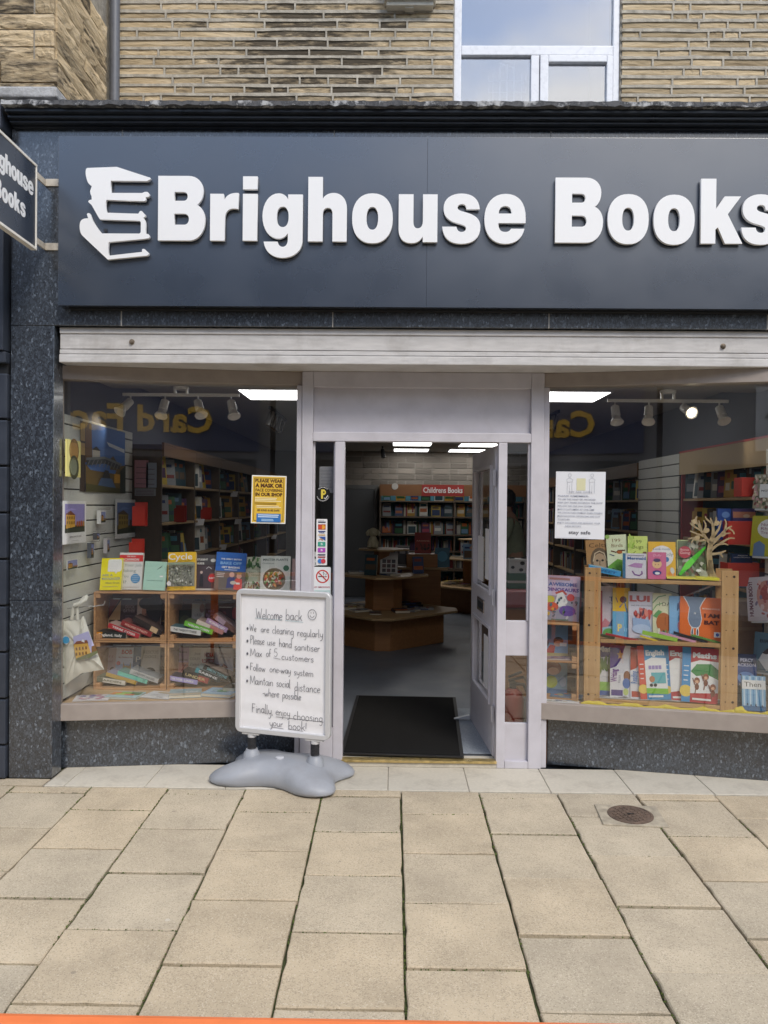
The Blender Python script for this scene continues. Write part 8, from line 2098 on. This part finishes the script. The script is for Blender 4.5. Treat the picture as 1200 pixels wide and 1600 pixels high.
# side-light stickers (left of the door)
ys_ = YD + .0445
def on_light(name, label, cat, corners, fn, paper=(.78, .78, .78), round_=False, off=0.0):
    x0, x1, yt, yb_ = corners
    a0, b0 = at_y(x0, yb_, ys_ - off), at_y(x1, yt, ys_ - off); w, h = b0.x - a0.x, b0.z - a0.z
    r = empty(name, ((a0.x + b0.x) / 2, ys_ - off, a0.z), label, cat)
    if round_: add('disc', outline_mesh([ellipse(0, h / 2, w / 2, h / 2, 32)], .0006), flat(paper, .4), r, rot=(RAD(90), 0, 0))
    else: add('sheet', outline_mesh([[(x, y + h / 2) for x, y in rrect(w, h, min(w, h) * .08)]], .0006), flat(paper, .4), r, rot=(RAD(90), 0, 0))
    a = Art(w, h); fn(a); o = a.mb.build('print', a.mats, r, world=False); o.rotation_euler = (RAD(90), 0, 0); o.location = (0, -.0006, 0)
    return r
def c_park(a):
    a.oval(.5, .5, .36, .36, H('161616')); a.poly([(.36, .2), (.36, .8), (.58, .8), (.7, .68), (.7, .54), (.58, .44), (.5, .44), (.5, .2)], H('d6c04a')); a.oval(.56, .62, .05, .07, H('161616')); a.line([(.58, .26), (.66, .18), (.84, .42)], .05, W_)
    for k_ in range(7): an = RAD(50 + k_ * 13.3); a.rect(.5 + .44 * math.cos(an) - .025, .5 + .44 * math.sin(an) - .025, .5 + .44 * math.cos(an) + .025, .5 + .44 * math.sin(an) + .025, W_)
    for k_ in range(12): an = RAD(205 + k_ * 11.8); a.rect(.5 + .44 * math.cos(an) - .022, .5 + .44 * math.sin(an) - .022, .5 + .44 * math.cos(an) + .022, .5 + .44 * math.sin(an) + .022, W_)
on_light('parking_sticker', 'round black sticker with a gold letter P on the left side light', 'sticker', (493.5, 516, 760, 784), c_park, H('141414'), True)
def c_cards(a):
    a.lines(.15, .85, .95, .975, 1, (.4, .4, .45), .6); a.rect(.15, .915, .85, .945, H('3a3f58')); a.rect(.15, .77, .85, .885, H('a8342c')); a.oval(.62, .825, .2, .045, H('e0a03c')); a.oval(.36, .825, .18, .04, H('c84a34'))
    a.rect(.17, .72, .83, .742, H('2c3f80')); a.text('VISA', .5, .70, .035, H('2c3f80'), .5, .03); a.rect(.17, .645, .83, .665, H('d0a04c')); a.poly([(.2, .62), (.85, .62), (.85, .53)], H('3a5aa0')); a.line([(.2, .54), (.4, .57), (.6, .54)], .08, H('c88a4c'))
    a.rect(.15, .41, .85, .505, H('3f9a84')); a.text('S', .5, .455, .06, W_, .2); a.rect(.15, .28, .85, .375, H('a848b0')); a.text('S', .5, .325, .06, W_, .2); a.rect(.15, .215, .85, .24, H('3a3f58')); a.rect(.15, .165, .85, .19, H('a03a44')); a.oval(.36, .09, .22, .05, H('3f7ac0')); a.oval(.66, .09, .22, .05, H('c8404c'))
on_light('card_sticker', 'tall white sticker of payment card logos on the left side light', 'sticker', (494, 511.5, 811, 883), c_cards)
def c_nosmoke(a):
    a.rect(.02, .02, .98, .22, H('b9cfcf')); ring = ellipse(.55, .68, .33, .33 * a.w / a.h, 28); a.line(ring + [ring[0]], .07, H('c03a34')); a.rect(.32, .66, .66, .69, K_); a.rect(.68, .66, .78, .69, H('8a3a2c')); a.line([(.6, .72), (.64, .78), (.58, .8), (.62, .84)], .035, K_); a.line([(.72, .72), (.76, .78)], .03, K_)
    a.line([(.32, .68 + .23 * a.w / a.h), (.78, .68 - .23 * a.w / a.h)], .06, H('c03a34')); a.text('NO SMOKING', .5, .32, .075, H('b04a5c'), .88, .01); a.lines(.08, .92, .06, .18, 2, H('2c5a60'), .4)
on_light('no_smoking_sign', 'small square no smoking sign low on the left side light', 'sign', (488, 517, 886, 932), c_nosmoke, (.72, .75, .76))
on_light('taped_sheet', 'dim handwritten sheet behind the left side light, above the round sticker', 'notice', (499, 522, 729, 770), cov(('lines', (.1, .9, .15, .9, 6, (.25, .25, .28), .35, 3))), (.30, .30, .32), off=-.05)
on_light('small_notice', 'white paper notice partly behind the card sticker', 'notice', (487.5, 497, 862, 884), cov(('text', ('rs!', .5, .6, .3, K_, .7)), ('text', ('a', .7, .2, .3, K_, .3))), off=-.003)

# =================================================================== ORANGE STREET BARRIER (only its top rail shows)
YB = -3.85
bzt = at_y(600, 1590, YB + .018).z
gz = pav_z(YB)
bar = empty('street_barrier', (0, YB, gz), 'orange plastic street barrier, only its top rail showing along the bottom edge', 'barrier')
M_ORG = mat('orange_plastic', (.80, .20, .06), .45, noise=.05)
def rl(nm, z0, z1, y0, y1, x0=-1.0, x1=1.0, bev=.008): return MB().box((x0, y0, z0), (x1, y1, z1)).build(nm, M_ORG, bar, bevel=bev)
rl('top_rail', bzt - .045, bzt, YB - .02, YB + .02, bev=.012); rl('lower_rail', gz + .22, gz + .26, YB - .015, YB + .015)
for i in range(9): rl('bar', gz + .262, bzt - .046, YB - .010, YB + .010, -.94 + i * .23, -.90 + i * .23, .004)
for x in (-.98, .94): rl('upright', gz + .06, bzt - .047, YB - .016, YB + .016, x, x + .04)
for x in (-.98, .94): MB().box((x - .04, YB - .28, gz), (x + .08, YB + .28, gz + .058)).build('foot', M_BLACK, bar, bevel=.012)

# =================================================================== CUSTOMER INSIDE, seen through the right side light
def person(loc, yaw):
    r = empty('person', loc, 'dark-haired person in a pale green top bending over the shelves inside', 'person', rot=(0, 0, yaw))
    def skin(name, verts, edges, rads, m, parent, lvl=2, root=0):
        me = bpy.data.meshes.new(name); me.from_pydata(verts, edges, [])
        o = add(name, me, m, parent)
        me.skin_vertices or o.modifiers
        mod = o.modifiers.new('Skin', 'SKIN'); mod.use_smooth_shade = True
        if not me.skin_vertices: me.attributes
        for i, rd in enumerate(rads): me.skin_vertices[0].data[i].radius = (rd, rd) if not isinstance(rd, tuple) else rd
        me.skin_vertices[0].data[root].use_root = True
        s = o.modifiers.new('Subdivision', 'SUBSURF'); s.levels = lvl; s.render_levels = lvl
        return o
    # joints: local x = forward (the way the person faces), y = left
    V = [(0, 0, .95), (.02, 0, 1.10), (.05, 0, 1.28), (.08, 0, 1.42), (.10, 0, 1.50), (.13, 0, 1.60), (.14, 0, 1.70),
         (.07, .17, 1.40), (.16, .22, 1.16), (.36, .16, 1.10), (.44, .15, 1.10), (.07, -.17, 1.40), (.18, -.22, 1.16), (.38, -.14, 1.12), (.46, -.13, 1.12),
         (.0, .09, .90), (.02, .10, .50), (.0, .10, .09), (.13, .11, .04), (.0, -.09, .90), (.03, -.10, .50), (.0, -.10, .09), (.13, -.11, .04)]
    E_ = [(0, 1), (1, 2), (2, 3), (3, 4), (4, 5), (5, 6), (3, 7), (7, 8), (8, 9), (9, 10), (3, 11), (11, 12), (12, 13), (13, 14), (0, 15), (15, 16), (16, 17), (17, 18), (0, 19), (19, 20), (20, 21), (21, 22)]
    Rr = [.13, .125, .13, .10, .05, .085, .075, .06, .045, .036, .03, .06, .045, .036, .03, .085, .06, .04, .035, .085, .06, .04, .035]
    bm_ = skin('body', V, E_, Rr, mat('skin', (.45, .26, .18), .6), r)
    JV = [(0, 0, .93), (.02, 0, 1.10), (.05, 0, 1.28), (.08, 0, 1.42), (.07, .17, 1.40), (.16, .22, 1.16), (.32, .17, 1.11), (.07, -.17, 1.40), (.18, -.22, 1.16), (.34, -.155, 1.125)]
    skin('jumper', JV, [(0, 1), (1, 2), (2, 3), (3, 4), (4, 5), (5, 6), (3, 7), (7, 8), (8, 9)], [.155, .145, .15, .115, .075, .062, .052, .075, .062, .052], mat('pale_green_knit', (.30, .34, .24), .9, noise=.1), r)
    TV = [(0, 0, .97), (0, .09, .90), (.02, .10, .50), (.0, .10, .12), (0, -.09, .90), (.03, -.10, .50), (.0, -.10, .12)]
    skin('trousers', TV, [(0, 1), (1, 2), (2, 3), (0, 4), (4, 5), (5, 6)], [.145, .10, .075, .06, .10, .075, .06], mat('dark_trousers', (.03, .03, .035), .9), r)
    hr = MB().lathe([(.02, 1.555), (.085, 1.58), (.105, 1.64), (.10, 1.71), (.06, 1.765), (.01, 1.78)], c=(.105, 0, 0), n=16); hr.build('hair', mat('dark_hair', (.02, .014, .012), .5), r, world=False, smooth=True)
    fa = MB().tube([(.215, 0, 1.655), (.245, 0, 1.635)], [.014, .018], 8); fa.build('nose', MATS['skin'], r, world=False, smooth=True)
    for sy in (-1, 1):
        MB().lathe([(.001, -.008), (.011, 0), (.001, .008)], c=(.215, sy * .032, 1.675), n=8).build('eye', M_BLACK, r, world=False, smooth=True)
        h0 = Vector((.45, sy * .14, 1.11)); fm_ = MB()
        for k_ in range(4): fm_.tube([h0 + Vector((0, (k_ - 1.5) * .017, 0)), h0 + Vector((.05, (k_ - 1.5) * .018, -.005)), h0 + Vector((.075 - abs(k_ - 1.4) * .006, (k_ - 1.5) * .018, -.028))], [.009, .008, .007], 6)
        fm_.tube([h0 + Vector((-.01, -sy * .03, 0)), h0 + Vector((.03, -sy * .05, -.01)), h0 + Vector((.05, -sy * .045, -.02))], [.010, .009, .008], 6)
        fo = fm_.build('fingers', MATS['skin'], r, world=False, smooth=True); fo['kind'] = 'stuff'
    return r
try:
    pp_ = at_y(806, 810, 4.2)
    person((pp_.x, 4.2, IZ0), RAD(175))
except Exception as ex:
    print('person failed', ex)
